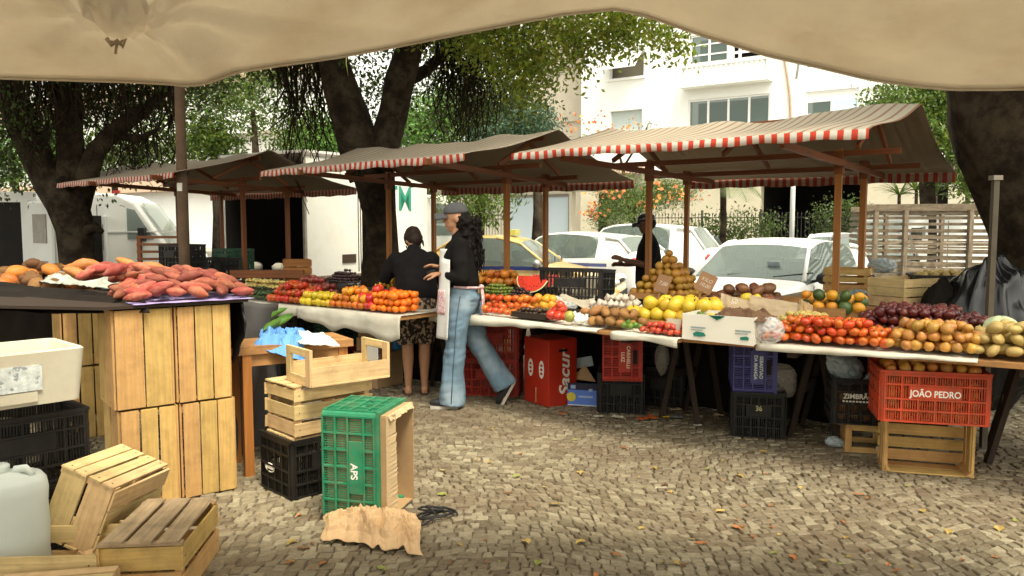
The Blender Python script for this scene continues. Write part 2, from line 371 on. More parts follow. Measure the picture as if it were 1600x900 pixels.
def build_cobbles():
    """hand laid limestone setts in shallow arcs, every stone its own tilted, chamfered block"""
    rng = np.random.RandomState(3); vs = []; fs = []
    def warp(x, y):
        y2 = y + .15*math.sin(x*2.1+y*.6) + .035*math.sin(x*5.1-1.3*y) + .04*noise.noise(Vector((x*1.6, y*1.6, 1)))
        x2 = x + .10*math.sin(y*2.0+.5*x+1.0) + .04*noise.noise(Vector((x*1.6, y*1.6, 7)))
        return x2, y2
    y = 2.3; row = 0
    while y < 9.4:
        h = .053 + rng.uniform(-.006, .008); x = -4.6 + rng.uniform(0, .1)
        xmax = 5.6
        while x < xmax:
            w = rng.uniform(.042, .078)
            c0 = []
            g = .0025
            j = lambda: rng.uniform(-.0085, .0085)
            for (a, b) in ((x+g, y+g), (x+w-g, y+g), (x+w-g, y+h-g), (x+g, y+h-g)):
                X, Y = warp(a+j(), b+j()); c0.append((X, Y))
            cx = sum(p[0] for p in c0)/4; cy = sum(p[1] for p in c0)/4
            # drop what cannot be seen beyond the kerb
            if (Vector((cx, cy, 0))-KP).dot(V_) < -.1 and abs(cx) < .72*cy+1.2:
                z = rng.uniform(-.005, .004); tx = rng.uniform(-.06, .06); ty = rng.uniform(-.06, .06); b = len(vs)
                for X, Y in c0: vs.append((X, Y, -.02))
                for X, Y in c0: vs.append((X, Y, -.006+z*.5))
                for X, Y in c0:
                    X2 = cx+(X-cx)*.84; Y2 = cy+(Y-cy)*.84; vs.append((X2, Y2, z+.001+(X2-cx)*tx+(Y2-cy)*ty))
                for k in range(4):
                    q = (k+1) % 4
                    fs.append((b+k, b+q, b+4+q, b+4+k)); fs.append((b+4+k, b+4+q, b+8+q, b+8+k))
                fs.append((b+8, b+9, b+10, b+11))
            x += w
        y += h; row += 1
    me = bpy.data.meshes.new('cobblestones'); me.from_pydata(vs, [], fs)
    m, n, l = newmat('limestone setts')
    tc = n.new('ShaderNodeTexCoord'); geo = n.new('ShaderNodeNewGeometry')
    cr = n.new('ShaderNodeValToRGB'); e = cr.color_ramp.elements; e[0].color = (.125,.098,.06,1); e[1].color = (.31,.272,.185,1); e.new(.25).color = (.175,.145,.094,1); e.new(.75).color = (.235,.20,.132,1)
    l.new(geo.outputs['Random Per Island'], cr.inputs[0])
    nz = n.new('ShaderNodeTexNoise'); nz.inputs['Scale'].default_value = 1.1; nz.inputs['Detail'].default_value = 6; nz.inputs['Roughness'].default_value = .6; l.new(tc.outputs['Object'], nz.inputs['Vector'])
    c2 = n.new('ShaderNodeValToRGB'); c2.color_ramp.elements[0].position = .40; c2.color_ramp.elements[1].position = .66; c2.color_ramp.elements[1].color = (.62,.62,.62,1); l.new(nz.outputs['Fac'], c2.inputs[0])
    mx = n.new('ShaderNodeMixRGB'); l.new(c2.outputs[0], mx.inputs[0]); l.new(cr.outputs[0], mx.inputs[1]); mx.inputs[2].default_value = (.125,.085,.052,1)
    n3 = n.new('ShaderNodeTexNoise'); n3.inputs['Scale'].default_value = 55; n3.inputs['Detail'].default_value = 6; l.new(tc.outputs['Object'], n3.inputs['Vector'])
    m3 = n.new('ShaderNodeMixRGB'); m3.blend_type = 'OVERLAY'; m3.inputs[0].default_value = .5; l.new(mx.outputs[0], m3.inputs[1]); l.new(n3.outputs['Fac'], m3.inputs[2])
    b = n.new('ShaderNodeBsdfPrincipled'); b.inputs['Roughness'].default_value = .62; b.inputs['Specular IOR Level'].default_value = .35; l.new(m3.outputs[0], b.inputs['Base Color'])
    bp = n.new('ShaderNodeBump'); bp.inputs['Strength'].default_value = .5; bp.inputs['Distance'].default_value = .006; l.new(n3.outputs['Fac'], bp.inputs['Height']); l.new(bp.outputs[0], b.inputs['Normal'])
    o = n.new('ShaderNodeOutputMaterial'); l.new(b.outputs[0], o.inputs[0])
    me.materials.append(m); ob = bpy.data.objects.new('cobblestone_paving', me); COL.objects.link(ob); struct(ob)
build_ground(); build_cobbles()

# ================================================================ BUILDINGS
wall_white = mat('white render', (.86,.87,.84), .9, .03, 1.2, .05, 60, dirt=(.66,.64,.58), dirt_amt=.3, dirt_scale=.5)
wall_cream = mat('cream render', (.52,.48,.37), .9, .08, 1.2, dirt=(.3,.26,.18), dirt_amt=.4, dirt_scale=.7)
wall_beige = mat('beige wing render', (.50,.45,.36), .9, .06, 1.2, dirt=(.3,.26,.2), dirt_amt=.35, dirt_scale=.5)
wall_peach = mat('peach render', (.62,.45,.32), .9, .08, 1.2)
frame_white = mat('white window frame', (.8,.8,.78), .5, .03, 5)
shutter_pale = mat('pale roller shutter', (.52,.58,.56), .6, .05, 5)
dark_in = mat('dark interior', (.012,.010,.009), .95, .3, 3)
win_glass = glassmat('green window glass', (.05,.085,.07), .12)
gate_blue = mat('pale blue sheet gate', (.50,.58,.62), .6, .05, 3, dirt=(.3,.33,.33), dirt_amt=.3)
tile_mat = mat('clay tiles', (.30,.22,.16), .85, .3, 20)

class Facade:
    def __init__(s, px, Y, d):
        s.p = at(px, 350, Y); s.p.z = 0; s.d = Vector(d).normalized(); s.nrm = Vector((s.d.y, -s.d.x, 0))   # towards the camera
        if s.nrm.y > 0: s.nrm = -s.nrm
    def hit(s, px, py):
        r = ray(px, py); o = Vector((0, 0, CH)); t = (s.p-o).dot(s.nrm)/r.dot(s.nrm); q = o + r*t
        return (q-s.p).dot(s.d), q.z
    def P(s, a, z, out=0.0): q = s.p + s.d*a + s.nrm*out; return Vector((q.x, q.y, z))
    def rect(s, r):
        cx, cy = (r[0]+r[2])/2, (r[1]+r[3])/2
        return s.hit(r[0], cy)[0], s.hit(r[2], cy)[0], s.hit(cx, r[3])[1], s.hit(cx, r[1])[1]
    def box(s, mb, a0, a1, z0, z1, o0, o1):
        c = s.P((a0+a1)/2, (z0+z1)/2, (o0+o1)/2); mb.box(c, (abs(a1-a0), abs(o1-o0), abs(z1-z0)), Matrix.Rotation(math.atan2(s.d.y, s.d.x), 3, 'Z'))
    def wall(s, mb, a0, a1, z0, z1, ops, depth=.25):
        A = sorted(set([a0, a1]+[v for o in ops for v in o[:2]])); Z = sorted(set([z0, z1]+[v for o in ops for v in o[2:]]))
        A = [a for a in A if a0 <= a <= a1]; Z = [z for z in Z if z0 <= z <= z1]
        for i in range(len(A)-1):
            for j in range(len(Z)-1):
                ca, cz = (A[i]+A[i+1])/2, (Z[j]+Z[j+1])/2
                if any(o[0] < ca < o[1] and o[2] < cz < o[3] for o in ops): continue
                mb.add([s.P(A[i], Z[j]), s.P(A[i+1], Z[j]), s.P(A[i+1], Z[j+1]), s.P(A[i], Z[j+1])], [(0,1,2,3)])
        for o in ops:
            f = [s.P(o[0], o[2]), s.P(o[1], o[2]), s.P(o[1], o[3]), s.P(o[0], o[3])]; b = [s.P(o[0], o[2], -depth), s.P(o[1], o[2], -depth), s.P(o[1], o[3], -depth), s.P(o[0], o[3], -depth)]
            mb.add(f+b, [(0,1,5,4),(1,2,6,5),(2,3,7,6),(3,0,4,7)])

def window(F, root, o, cols=2, kind='glass', depth=.2, fr=.07, transoms=0):
    a0, a1, z0, z1 = o
    if kind == 'shutter':
        mb = MB(); n = int((z1-z0)/.06)
        for i in range(n): F.box(mb, a0+.01, a1-.01, z0+(i+.08)*(z1-z0)/n, z0+(i+.92)*(z1-z0)/n, -depth-.02, -depth+.01)
        mb.build('roller_shutter', shutter_pale, root); return
    mb = MB(); F.box(mb, a0, a1, z0, z1, -depth-1.2, -depth-1.1); mb.build('room', dark_in, root)
    mb = MB()
    F.box(mb, a0, a0+fr, z0, z1, -depth, -depth+.07); F.box(mb, a1-fr, a1, z0, z1, -depth, -depth+.07)
    F.box(mb, a0+fr, a1-fr, z0, z0+fr, -depth, -depth+.06); F.box(mb, a0+fr, a1-fr, z1-fr, z1, -depth, -depth+.06)
    for i in range(1, cols):
        a = a0+(a1-a0)*i/cols; F.box(mb, a-fr*.6, a+fr*.6, z0+fr, z1-fr, -depth, -depth+.05)
    for i in range(transoms):
        z = z0+(z1-z0)*(i+1)/(transoms+1); F.box(mb, a0+fr, a1-fr, z-.03, z+.03, -depth, -depth+.045)
    fo = mb.build('window', frame_white, root)
    if kind != 'open':
        g = MB(); g.add([F.P(a0+fr, z0+fr, -depth+.02), F.P(a1-fr, z0+fr, -depth+.02), F.P(a1-fr, z1-fr, -depth+.02), F.P(a0+fr, z1-fr, -depth+.02)], [(0,1,2,3)]); g.build('pane', win_glass, fo)
    return fo

def white_building():
    F = Facade(1140, 35, (.823, -.568, 0))
    root = wthing('apartment_building', 'overexposed white apartment block with balustrade and sliding windows above the right stall awning', 'building', F.p)
    ROOTS.append(root)
    r = F.rect
    w1 = r((952, 84, 1006, 122)); w2 = r((953, 172, 1003, 206)); wl = r((1075, 151, 1203, 196)); wu = r((1078, 52, 1138, 100)); wu2 = r((1143, 52, 1203, 97))
    wr = r((1258, 140, 1342, 178)); wr2 = r((1350, 136, 1424, 174)); wt = r((1258, 60, 1345, 104))
    a0 = F.hit(908, 200)[0]; a1 = F.hit(1900, 300)[0]
    mb = MB(); F.wall(mb, a0, a1, 3.7, 17, [w1, w2, wl, wu, wu2, wr, wr2, wt], .3)
    mb.add([F.P(a0, -.1), F.P(a0, -.1, -14), F.P(a0, 17, -14), F.P(a0, 17)], [(0,1,2,3)]); mb.add([F.P(a0, 17), F.P(a1, 17), F.P(a1, 17, -14), F.P(a0, 17, -14)], [(0,1,2,3)])
    mb.add([F.P(a1, -.1), F.P(a1, -.1, -14), F.P(a1, 17, -14), F.P(a1, 17)], [(0,1,2,3)])
    w = mb.build('wall', wall_white, root)
    g1 = r((1187, 283, 1350, 400)); g1 = (g1[0], g1[1], -.1, 3.3); g2 = r((1440, 283, 1480, 400)); g2 = (g2[0], g2[1], -.1, 3.1)
    mb = MB(); F.wall(mb, a0, a1, -.1, 3.7, [g1, g2], .5); mb.build('ground_floor_wall', wall_cream, root)
    mb = MB(); F.box(mb, g1[0]-.5, g1[1]+.5, -.1, 3.4, -6, -5.8); F.box(mb, g1[0]-.5, g1[1]+.5, 3.32, 3.4, -5.8, -.5); F.box(mb, g1[0]-.6, g1[0]-.5, -.1, 3.3, -5.8, -.5); F.box(mb, g1[1]+.5, g1[1]+.6, -.1, 3.3, -5.8, -.5)
    F.box(mb, g2[0], g2[1], -.1, 3.1, -1, -.9); mb.build('garage_recess', dark_in, root)
    for o, c, k, t in ((wl, 4, 'glass', 0), (wu, 2, 'glass', 2), (wr, 2, 'glass', 0), (wr2, 2, 'glass', 0), (wt, 2, 'glass', 0)): window(F, root, o, c, k, .12, .08, t)
    window(F, root, w2, 1, 'shutter'); window(F, root, wu2, 1, 'open', .2); window(F, root, w1, 1, 'open', .2)
    # pale roller blinds drawn half way behind two of the windows
    for o, f in ((wr, .45), (wr2, .55)):
        mb = MB(); F.box(mb, o[0]+.09, o[1]-.09, o[3]-(o[3]-o[2])*f, o[3]-.05, -.10, -.085); mb.build('blind', wall_white, root)
    s = MB(); m0 = (wr[0]+wr[1])/2; F.box(s, m0+.05, wr[1]-.1, wr[2]+.1, wr[2]+(wr[3]-wr[2])*.55, -.09, -.08); s.build('notice', mat('pale blue notice', (.5,.62,.72), .7, .2, 30), root)
    # top hung sash pushed open over the small window
    a, b, z0, z1 = w1; mb = MB(); mb.prism([F.P(a-.02, z1, .03), F.P(b-.1, z1, .03), F.P(b-.1, z0+.35, .75), F.P(a-.02, z0+.35, .75)], (0, 0, .05)); mb.build('open_sash', frame_white, root)
    a, b, z0, z1 = wu2; mb = MB(); F.box(mb, a+.1, b+.3, z0+.35, z0+.45, .3, .36); mb.build('window_bar', frame_white, root)
    # sills
    mb = MB()
    for o in (w1, w2, wl, wr, wr2): F.box(mb, o[0]-.08, o[1]+.08, o[2]-.09, o[2]-.003, -.02, .1)
    mb.build('sill', wall_white, root)
    # balustrade balcony
    bb = r((1070, 97, 1208, 130)); mb = MB(); zt = bb[3]; zb = bb[2]
    F.box(mb, bb[0], bb[1], zt-.16, zt, .35, .62); F.box(mb, bb[0], bb[1], zb-.1, zb+.08, .003, .64); F.box(mb, bb[0], bb[0]+.12, zb+.08, zt-.16, .37, .6); F.box(mb, bb[1]-.12, bb[1], zb+.08, zt-.16, .37, .6)
    bo = mb.build('balcony', wall_white, root)
    n = 17
    for i in range(n):
        a = bb[0]+.2+(bb[1]-bb[0]-.4)*i/(n-1); h = zt-.16-zb-.08; q = F.P(a, 0, .49)
        m2 = MB(); m2.lathe([(.05,0),(.05,.06*h),(.035,.12*h),(.085,.4*h),(.05,.75*h),(.04,.85*h),(.06,.94*h),(.06,h)], 10, (q.x, q.y, zb+.08)); m2.build('baluster', wall_white, bo, True)
    mb = MB(); p = [F.P(F.hit(1226, 90)[0], F.hit(1226, 60)[1], .05)]
    for py, px in ((90, 1226), (120, 1231), (150, 1235), (200, 1237), (280, 1238)): a, z = F.hit(px, py); p.append(F.P(a, z, .06))
    mb.tube(p, .05, 8); mb.build('drain_pipe', mat('rusty pipe', (.4,.28,.2), .7), root)
    return root
ROOTS = []
def wing():
    F = Facade(870, 41, (.823, -.568, 0)); root = wthing('annex_building', 'beige annex with a tiny dark window left of the white apartment block', 'building', F.p)
    a0 = F.hit(826, 200)[0]; a1 = F.hit(1010, 200)[0]; o = F.rect((834, 90, 850, 122)); mb = MB(); F.wall(mb, a0, a1, -.1, 18, [o], .25)
    mb.add([F.P(a0, -.1), F.P(a0, -.1, -10), F.P(a0, 18, -10), F.P(a0, 18)], [(0,1,2,3)]); mb.build('wall', wall_beige, root); window(F, root, o, 1, 'open')
    mb = MB(); z = F.hit(870, 108)[1]; F.box(mb, a0, a1, z, z+.15, .003, .1); z = F.hit(870, 192)[1]; F.box(mb, a0, a1, z, z+.15, .003, .1); mb.build('string_course', wall_beige, root)
def left_building():
    F = Facade(430, 46, (.80, -.6, 0)); root = wthing('apartment_block', 'pale peach and white block with balcony bands seen through the hanging foliage', 'building', F.p)
    a0 = F.hit(-250, 200)[0]; a1 = F.hit(545, 200)[0]; ops = []
    for k in range(6):
        z0 = 3.8+3.1*k
        for i in range(12):
            a = a0+1.5+i*3.2
            if a+2.1 < a1: ops.append((a, a+2.1, z0+.9, z0+2.4))
    mb = MB(); F.wall(mb, a0, a1, -.1, 23, ops, .4); mb.build('wall', wall_white, root)
    for o in ops: window(F, root, o, 2, 'glass', .3)
    for k in range(6):
        z0 = 3.7+3.1*k; mb = MB(); F.box(mb, a0, a1, z0-.1, z0+.75, .003, .8); mb.build('balcony_band', wall_peach if k % 2 == 0 else wall_white, root)
def garage():
    F = Facade(837, 31, (.823, -.568, 0)); root = wthing('garage', 'low cream garage with a pale blue sheet gate and tiled eave across the street', 'garage', F.p)
    a0 = F.hit(560, 330)[0]; a1 = F.hit(1010, 330)[0]; g = F.rect((785, 303, 889, 385)); g = (g[0], g[1], -.05, g[3]); d = F.rect((893, 303, 948, 385)); d = (d[0], d[1], -.05, g[3]+.05)
    mb = MB(); F.wall(mb, a0, a1, -.1, 3.3, [g, d], .3); mb.build('wall', wall_cream, root)
    mb = MB(); F.box(mb, g[0]+.02, g[1]-.02, g[2], g[3]-.02, -.18, -.14); go = mb.build('gate', gate_blue, root)
    mb = MB(); F.box(mb, g[0]+.02, g[0]+.1, g[2], g[3]-.02, -.14, -.1); F.box(mb, g[1]-.1, g[1]-.02, g[2], g[3]-.02, -.14, -.1); F.box(mb, g[0]+.1, g[1]-.1, g[3]-.12, g[3]-.02, -.14, -.1); mb.build('gate_frame', steel, go)
    mb = MB(); F.box(mb, d[0], d[1], -.05, d[3], -2.2, -2.1); mb.build('open_bay', dark_in, root)
    mb = MB(); n = 60
    for i in range(n): a = a0+(a1-a0)*i/n; mb.beam(F.P(a, 3.25, .5), F.P(a, 3.75, -1.2), (a1-a0)/n*.8, .06)
    mb.build('tiled_eave', tile_mat, root)
white_building(); wing(); left_building(); garage()

# ---------------------------------------------------------------- iron fences
def iron_fence(px0, px1, Y, label, zt, wallh):
    F = Facade((px0+px1)/2, Y, (.823, -.568, 0)); a0 = F.hit(px0, 350)[0]; a1 = F.hit(px1, 350)[0]
    root = thing('iron_fence', label, 'fence', F.P(a0, 0)); 
    if wallh:
        mb = MB(); mb.beam((0,0,wallh/2-.05), F.d*(a1-a0)+Vector((0,0,wallh/2-.05)), .2, wallh+.1); mb.build('plinth', mat('dirty plinth', (.10,.09,.08), .9, .3, 3), root)
    n = min(100, int((a1-a0)/.125)); proto = None
    for i in range(n):
        a = (a1-a0)*(i+.5)/n
        if proto is None:
            mb = MB(); mb.box((0, 0, (zt+wallh)/2), (.018, .018, zt-wallh)); mb.lathe([(.012, zt), (.022, zt+.03), (.0, zt+.12)], 6); proto = mb.build('picket', iron, root)
            o = proto
        else: o = proto.copy(); COL.objects.link(o)
        q = F.d*a; o.location = (q.x, q.y, 0)
    for z in (zt-.08, wallh+.12):
        mb = MB(); mb.beam((0,0,z), F.d*(a1-a0)+Vector((0,0,z)), .03, .03); mb.build('rail', iron, root)
    k = int((a1-a0)/1.8)
    for i in range(k+1):
        mb = MB(); q = F.d*((a1-a0)*i/k); mb.box((q.x, q.y, zt/2+.05), (.07, .07, zt+.1)); mb.ell((q.x, q.y, zt+.14), .05); mb.build('post', iron, root)
iron_fence(1012, 1400, 27, 'black spear topped iron fence behind the parked cars on the right', 1.80, .62)
iron_fence(722, 790, 28, 'short black iron fence beside the blue garage gate', 1.75, .1)

# ================================================================ TREES AND SHRUBS
bark = mat('dark ficus bark', (.030,.022,.015), .95, .55, 5, 1.0, 22, spec=.1, dirt=(.085,.068,.042), dirt_amt=.75, dirt_scale=5)
root_mat = mat('hanging aerial roots', (.028,.020,.012), .95, .3, 6, spec=.1)
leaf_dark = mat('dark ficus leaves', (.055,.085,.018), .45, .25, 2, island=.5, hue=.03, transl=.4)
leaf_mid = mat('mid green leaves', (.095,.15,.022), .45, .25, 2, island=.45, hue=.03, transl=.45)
leaf_lit = mat('sunlit ficus leaves', (.20,.25,.03), .45, .2, 2, island=.4, hue=.03, transl=.5)  # light falling on the foliage is put into a brighter green
leaf_shrub = mat('fresh shrub leaves', (.12,.24,.045), .45, .25, 2, island=.4, hue=.02, transl=.4)
leaf_fern = mat('feathery leaves', (.13,.19,.05), .5, .2, 2, island=.35, hue=.02, transl=.4)
leaf_palm = mat('palm leaves', (.13,.16,.07), .5, .2, 2, island=.3, hue=.02, transl=.3)
petal = mat('orange petals', (.70,.25,.08), .6, .1, 5, island=.2, hue=.02, transl=.3)

def leaves(name, m, clumps, size, parent=None, droop=.5, seed=1, aspect=.5, sub=6):
    """clumps: (center, (rx, ry, rz), count). every leaf is a small folded blade; leaves gather on twigs inside each clump."""
    rng = np.random.RandomState(seed); vs = []; fs = []; base = 0
    for c, r, n in clumps:
        c = np.array(c); r = np.array(r)
        nt = max(3, n//28)
        d = rng.normal(size=(nt, 3)); d /= np.linalg.norm(d, axis=1)[:, None]; rad = rng.uniform(.25, 1.0, (nt, 1))**.6
        tw = c + d*rad*r
        per = rng.randint(0, nt, n)
        spread = min(r)*.16 + size*1.3
        p = tw[per] + rng.normal(size=(n, 3))*spread*np.array([1, 1, .8])
        # long axis and side axis of each blade
        a = rng.normal(size=(n, 3)); a[:, 2] -= droop; a /= np.linalg.norm(a, axis=1)[:, None]
        b = np.cross(a, rng.normal(size=(n, 3))); b /= np.linalg.norm(b, axis=1)[:, None]
        s = size*rng.uniform(.65, 1.25, (n, 1)); nn = np.cross(a, b)
        q0 = p - a*s*.5; q2 = p + a*s*.5; q1 = p + b*s*aspect*.5 + nn*s*.08; q3 = p - b*s*aspect*.5 + nn*s*.08
        vs.append(np.stack([q0, q1, q2, q3], 1).reshape(-1, 3)); idx = np.arange(n)*4 + base
        fs.append(np.stack([idx, idx+1, idx+2, idx, idx+2, idx+3], 1).reshape(-1, 3)); base += 4*n
    V = np.concatenate(vs); Fc = np.concatenate(fs)
    me = bpy.data.meshes.new(name); me.vertices.add(len(V)); me.vertices.foreach_set('co', V.ravel()); me.loops.add(len(Fc)*3); me.loops.foreach_set('vertex_index', Fc.ravel().astype(np.int32))
    me.polygons.add(len(Fc)); me.polygons.foreach_set('loop_start', np.arange(0, len(Fc)*3, 3, dtype=np.int32)); me.update(calc_edges=True); me.materials.append(m)
    o = bpy.data.objects.new(name, me); COL.objects.link(o)
    if parent: o.parent = parent
    return o
def path(pts):
    return [at(*p) for p in pts]
def cl(px, py, Y, rx, ry, rz_, n):
    return (at(px, py, Y), (rx, ry, rz_), n)
def hanging(parent, specs, seed, th=.012, name='aerial_root'):
    """strands that hang from a limb: (px, py, Y, length, spread, count)"""
    rng = random.Random(seed)
    for px, py, Y, L, sp, n in specs:
        c = at(px, py, Y); mb = MB()
        for i in range(n):
            x = c.x+rng.gauss(0, sp); y = c.y+rng.gauss(0, sp); z = c.z; k = 5; l = L*rng.uniform(.5, 1.1)
            mb.tube([(x+rng.gauss(0, .025)*j, y+rng.gauss(0, .02)*j, z-l*j/k) for j in range(k+1)], [th*rng.uniform(.6, 1.6)*(1-.6*j/k) for j in range(k+1)], 5)
        mb.build(name, root_mat, parent, True)

# --- big ficus in the middle
b0 = at(586, 430, 11.2); b0.z = 0
T = wthing('ficus_tree', 'dark forked ficus trunk between the lorry box and the middle awning, hung with aerial roots', 'tree', b0)
mb = MB(); Y = 11.2
mb.tube([at(590, 560, Y), at(590, 470, Y), at(592, 400, Y), at(590, 330, Y), at(584, 280, Y), at(578, 245, Y)], [0.380, 0.289, 0.236, 0.236, 0.258, 0.304], 20, wob=.22, seed=1)
mb.tube([at(577, 275, Y), at(560, 228, Y), at(546, 185, Y), at(532, 140, Y), at(520, 95, Y), at(508, 40, Y), at(490, -60, Y)], [0.274, 0.274, 0.251, 0.236, 0.220, 0.190, 0.137], 18, wob=.22, seed=2)
mb.tube([at(588, 270, Y), at(600, 225, Y), at(612, 180, Y), at(625, 130, Y), at(640, 80, Y), at(655, 30, Y), at(690, -60, Y)], [0.228, 0.220, 0.205, 0.190, 0.182, 0.160, 0.114], 18, wob=.22, seed=3)
mb.tube([at(640, 80, Y), at(700, 20, Y-.4), at(790, -30, Y-.9), at(900, -70, Y-1.4)], [0.122, 0.099, 0.076, 0.038], 10, wob=.2, seed=4)
mb.tube([at(520, 95, Y), at(470, 50, Y), at(400, 10, Y+.4), at(310, -30, Y+.6)], [0.137, 0.106, 0.076, 0.038], 10, wob=.2, seed=5)
mb.tube([at(625, 130, Y), at(665, 110, Y+.5), at(720, 60, Y+1), at(760, 0, Y+1.5)], [0.114, 0.091, 0.076, 0.061], 10, wob=.2, seed=6)
MIDT = T; tr = mb.build('trunk', bark, T, True)
cr_ = [cl(600, 10, 11.8, 1.3, 1.2, .8, 1870), cl(460, 40, 11.5, 1.1, 1.0, .8, 1320), cl(470, 150, 12.2, .5, .6, .7, 605), cl(560, 100, 12.6, .7, .6, .6, 825), cl(700, 60, 12.2, 1.0, .9, .9, 1870),
       cl(760, 80, 11.7, .8, .7, .9, 1540), cl(680, 130, 12.6, .6, .6, .7, 825), cl(590, 170, 12.8, .35, .4, .55, 330), cl(440, 90, 12, .5, .5, .5, 495), cl(780, 150, 12.5, .8, .7, .5, 1100), cl(700, 190, 12.9, .5, .5, .4, 495)]
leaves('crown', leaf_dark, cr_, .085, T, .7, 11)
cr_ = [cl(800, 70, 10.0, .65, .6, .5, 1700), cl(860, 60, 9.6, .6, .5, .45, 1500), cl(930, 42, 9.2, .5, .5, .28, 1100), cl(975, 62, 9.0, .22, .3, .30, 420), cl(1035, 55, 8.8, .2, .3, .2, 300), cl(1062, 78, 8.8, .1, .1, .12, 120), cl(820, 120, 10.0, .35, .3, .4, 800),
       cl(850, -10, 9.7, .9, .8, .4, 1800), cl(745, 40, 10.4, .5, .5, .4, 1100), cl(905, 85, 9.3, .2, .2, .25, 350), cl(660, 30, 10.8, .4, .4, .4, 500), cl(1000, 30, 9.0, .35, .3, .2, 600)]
leaves('lit_foliage', leaf_lit, cr_, .075, T, .5, 12)
hanging(T, [(715, -10, 11.6, 2.2, .10, 30), (745, 20, 11.4, 2.0, .12, 34), (770, 0, 11.2, 1.6, .09, 18), (690, 40, 11.4, 1.5, .08, 12), (440, 30, 11.4, 2.2, .10, 14), (460, 20, 11.6, 2.6, .10, 22), (480, 30, 11.4, 1.9, .10, 16), (432, 60, 11.2, 1.1, .04, 8), (497, 90, 11.3, 1.7, .06, 10), (800, 10, 11, 1.0, .06, 6)], 4)

# --- ficus on the left
b1 = at(125, 430, 12.4); b1.z = 0
T = LEFT = wthing('ficus_tree', 'broad ficus tree with spreading dark limbs on the far left by the white vans', 'tree', b1)
mb = MB(); Y = 12.4
mb.tube([at(128, 560, Y), at(126, 470, Y), at(124, 410, Y), at(118, 360, Y), at(108, 320, Y), at(92, 285, Y)], [0.350, 0.304, 0.274, 0.274, 0.289, 0.304], 20, wob=.22, seed=7)
mb.tube([at(112, 340, Y), at(82, 290, Y), at(55, 240, Y), at(30, 185, Y), at(8, 130, Y), at(-25, 50, Y)], [0.251, 0.251, 0.236, 0.228, 0.213, 0.167], 16, wob=.22, seed=8)
mb.tube([at(105, 330, Y), at(112, 270, Y), at(108, 200, Y), at(104, 130, Y), at(100, 40, Y)], [0.213, 0.198, 0.190, 0.182, 0.152], 16, wob=.22, seed=9)
mb.tube([at(118, 330, Y), at(133, 280, Y), at(150, 235, Y), at(175, 210, Y), at(205, 185, Y), at(240, 160, Y+.3), at(285, 110, Y+.6)], [0.198, 0.167, 0.144, 0.129, 0.114, 0.099, 0.061], 14, wob=.22, seed=10)
mb.tube([at(175, 210, Y), at(215, 218, Y), at(250, 200, Y+.4)], [0.068, 0.053, 0.030], 10, wob=.2, seed=11)
mb.tube([at(135, 360, Y-.1), at(150, 355, Y-.1), at(160, 362, Y-.15)], [0.091, 0.076, 0.038], 10, wob=.2, seed=12)
mb.build('trunk', bark, T, True)
cr_ = [cl(60, 60, 12.5, 1.3, 1.2, .9, 2700), cl(200, 90, 12.9, 1.1, 1.0, .8, 2700), cl(70, 160, 13.2, .9, .8, .7, 1800), cl(190, 160, 13.2, .9, .8, .5, 1725), cl(270, 130, 13.0, .6, .6, .6, 1200), cl(10, 230, 13.4, .6, .6, .8, 1125),
       cl(220, 235, 13.6, .7, .6, .45, 675), cl(155, 260, 13.8, .35, .4, .5, 315), cl(20, 190, 12.0, .4, .4, .7, 525), cl(330, 110, 12.6, .6, .6, .4, 825), cl(-60, 120, 12.6, .9, .9, 1.2, 1875)]
leaves('crown', leaf_dark, cr_, .09, T, .7, 13)
hanging(T, [(60, 110, 12, 1.5, .14, 26), (100, 120, 12.1, 1.3, .12, 20), (150, 100, 12.2, 1.4, .14, 22), (195, 110, 12.3, 1.5, .12, 22), (235, 110, 12.4, 1.5, .12, 18), (265, 120, 12.4, 1.4, .08, 12), (20, 90, 11.9, 1.5, .12, 16), (215, 210, 12.4, .8, .12, 14), (190, 190, 12.4, .9, .1, 10)], 5)

def overhead(T, spec, n_each, seed):  # unseen leaf clumps added overhead to shade the stalls and paving
    rng = random.Random(seed); C = []
    for x0, x1, y0, y1, z0, z1, k in spec:
        for i in range(k): C.append(((rng.uniform(x0, x1), rng.uniform(y0, y1), rng.uniform(z0, z1)), (1.2, 1.2, .6), n_each))
    leaves('shade_crown', leaf_dark, C, .34, T, .4, seed, .7)
overhead(MIDT, [(-4.5, 1.6, 4.6, 10.5, 5.4, 7.5, 24)], 260, 81); overhead(LEFT, [(-12, -4, 5.5, 14, 5.6, 8, 40)], 260, 82)
# --- leaning trunk at the right edge
Y = 6.9; b2 = at(1680, 560, Y); b2.z = 0
T = wthing('leaning_tree', 'massive bark trunk leaning in from the right edge beside the stake lorry', 'tree', b2)
mb = MB()
mb.tube([Vector((b2.x+.12, b2.y, -.05)), at(1680, 500, Y), at(1664, 440, Y), at(1646, 390, Y), at(1622, 330, Y), at(1602, 280, Y), at(1586, 230, Y), at(1574, 180, Y), at(1566, 130, Y), at(1556, 60, Y), at(1530, -40, Y), at(1480, -160, Y)], [.50, .42, .40, .40, .39, .38, .40, .41, .42, .42, .38, .3], 24, wob=.22, seed=14)
mb.tube([at(1556, 60, Y), at(1620, -40, Y+.4), at(1720, -150, Y+.8)], [.3, .24, .16], 14, wob=.2, seed=15)
mb.build('trunk', bark, T, True)
leaves('crown', leaf_mid, [cl(1560, -260, 7.6, 1.5, 1.2, .6, 3500), cl(1800, -200, 8.0, 1.4, 1.3, .8, 3500)], .09, T, .5, 15)
overhead(T, [(3.0, 8, 3.0, 6.6, 4.6, 7, 20)], 260, 83)

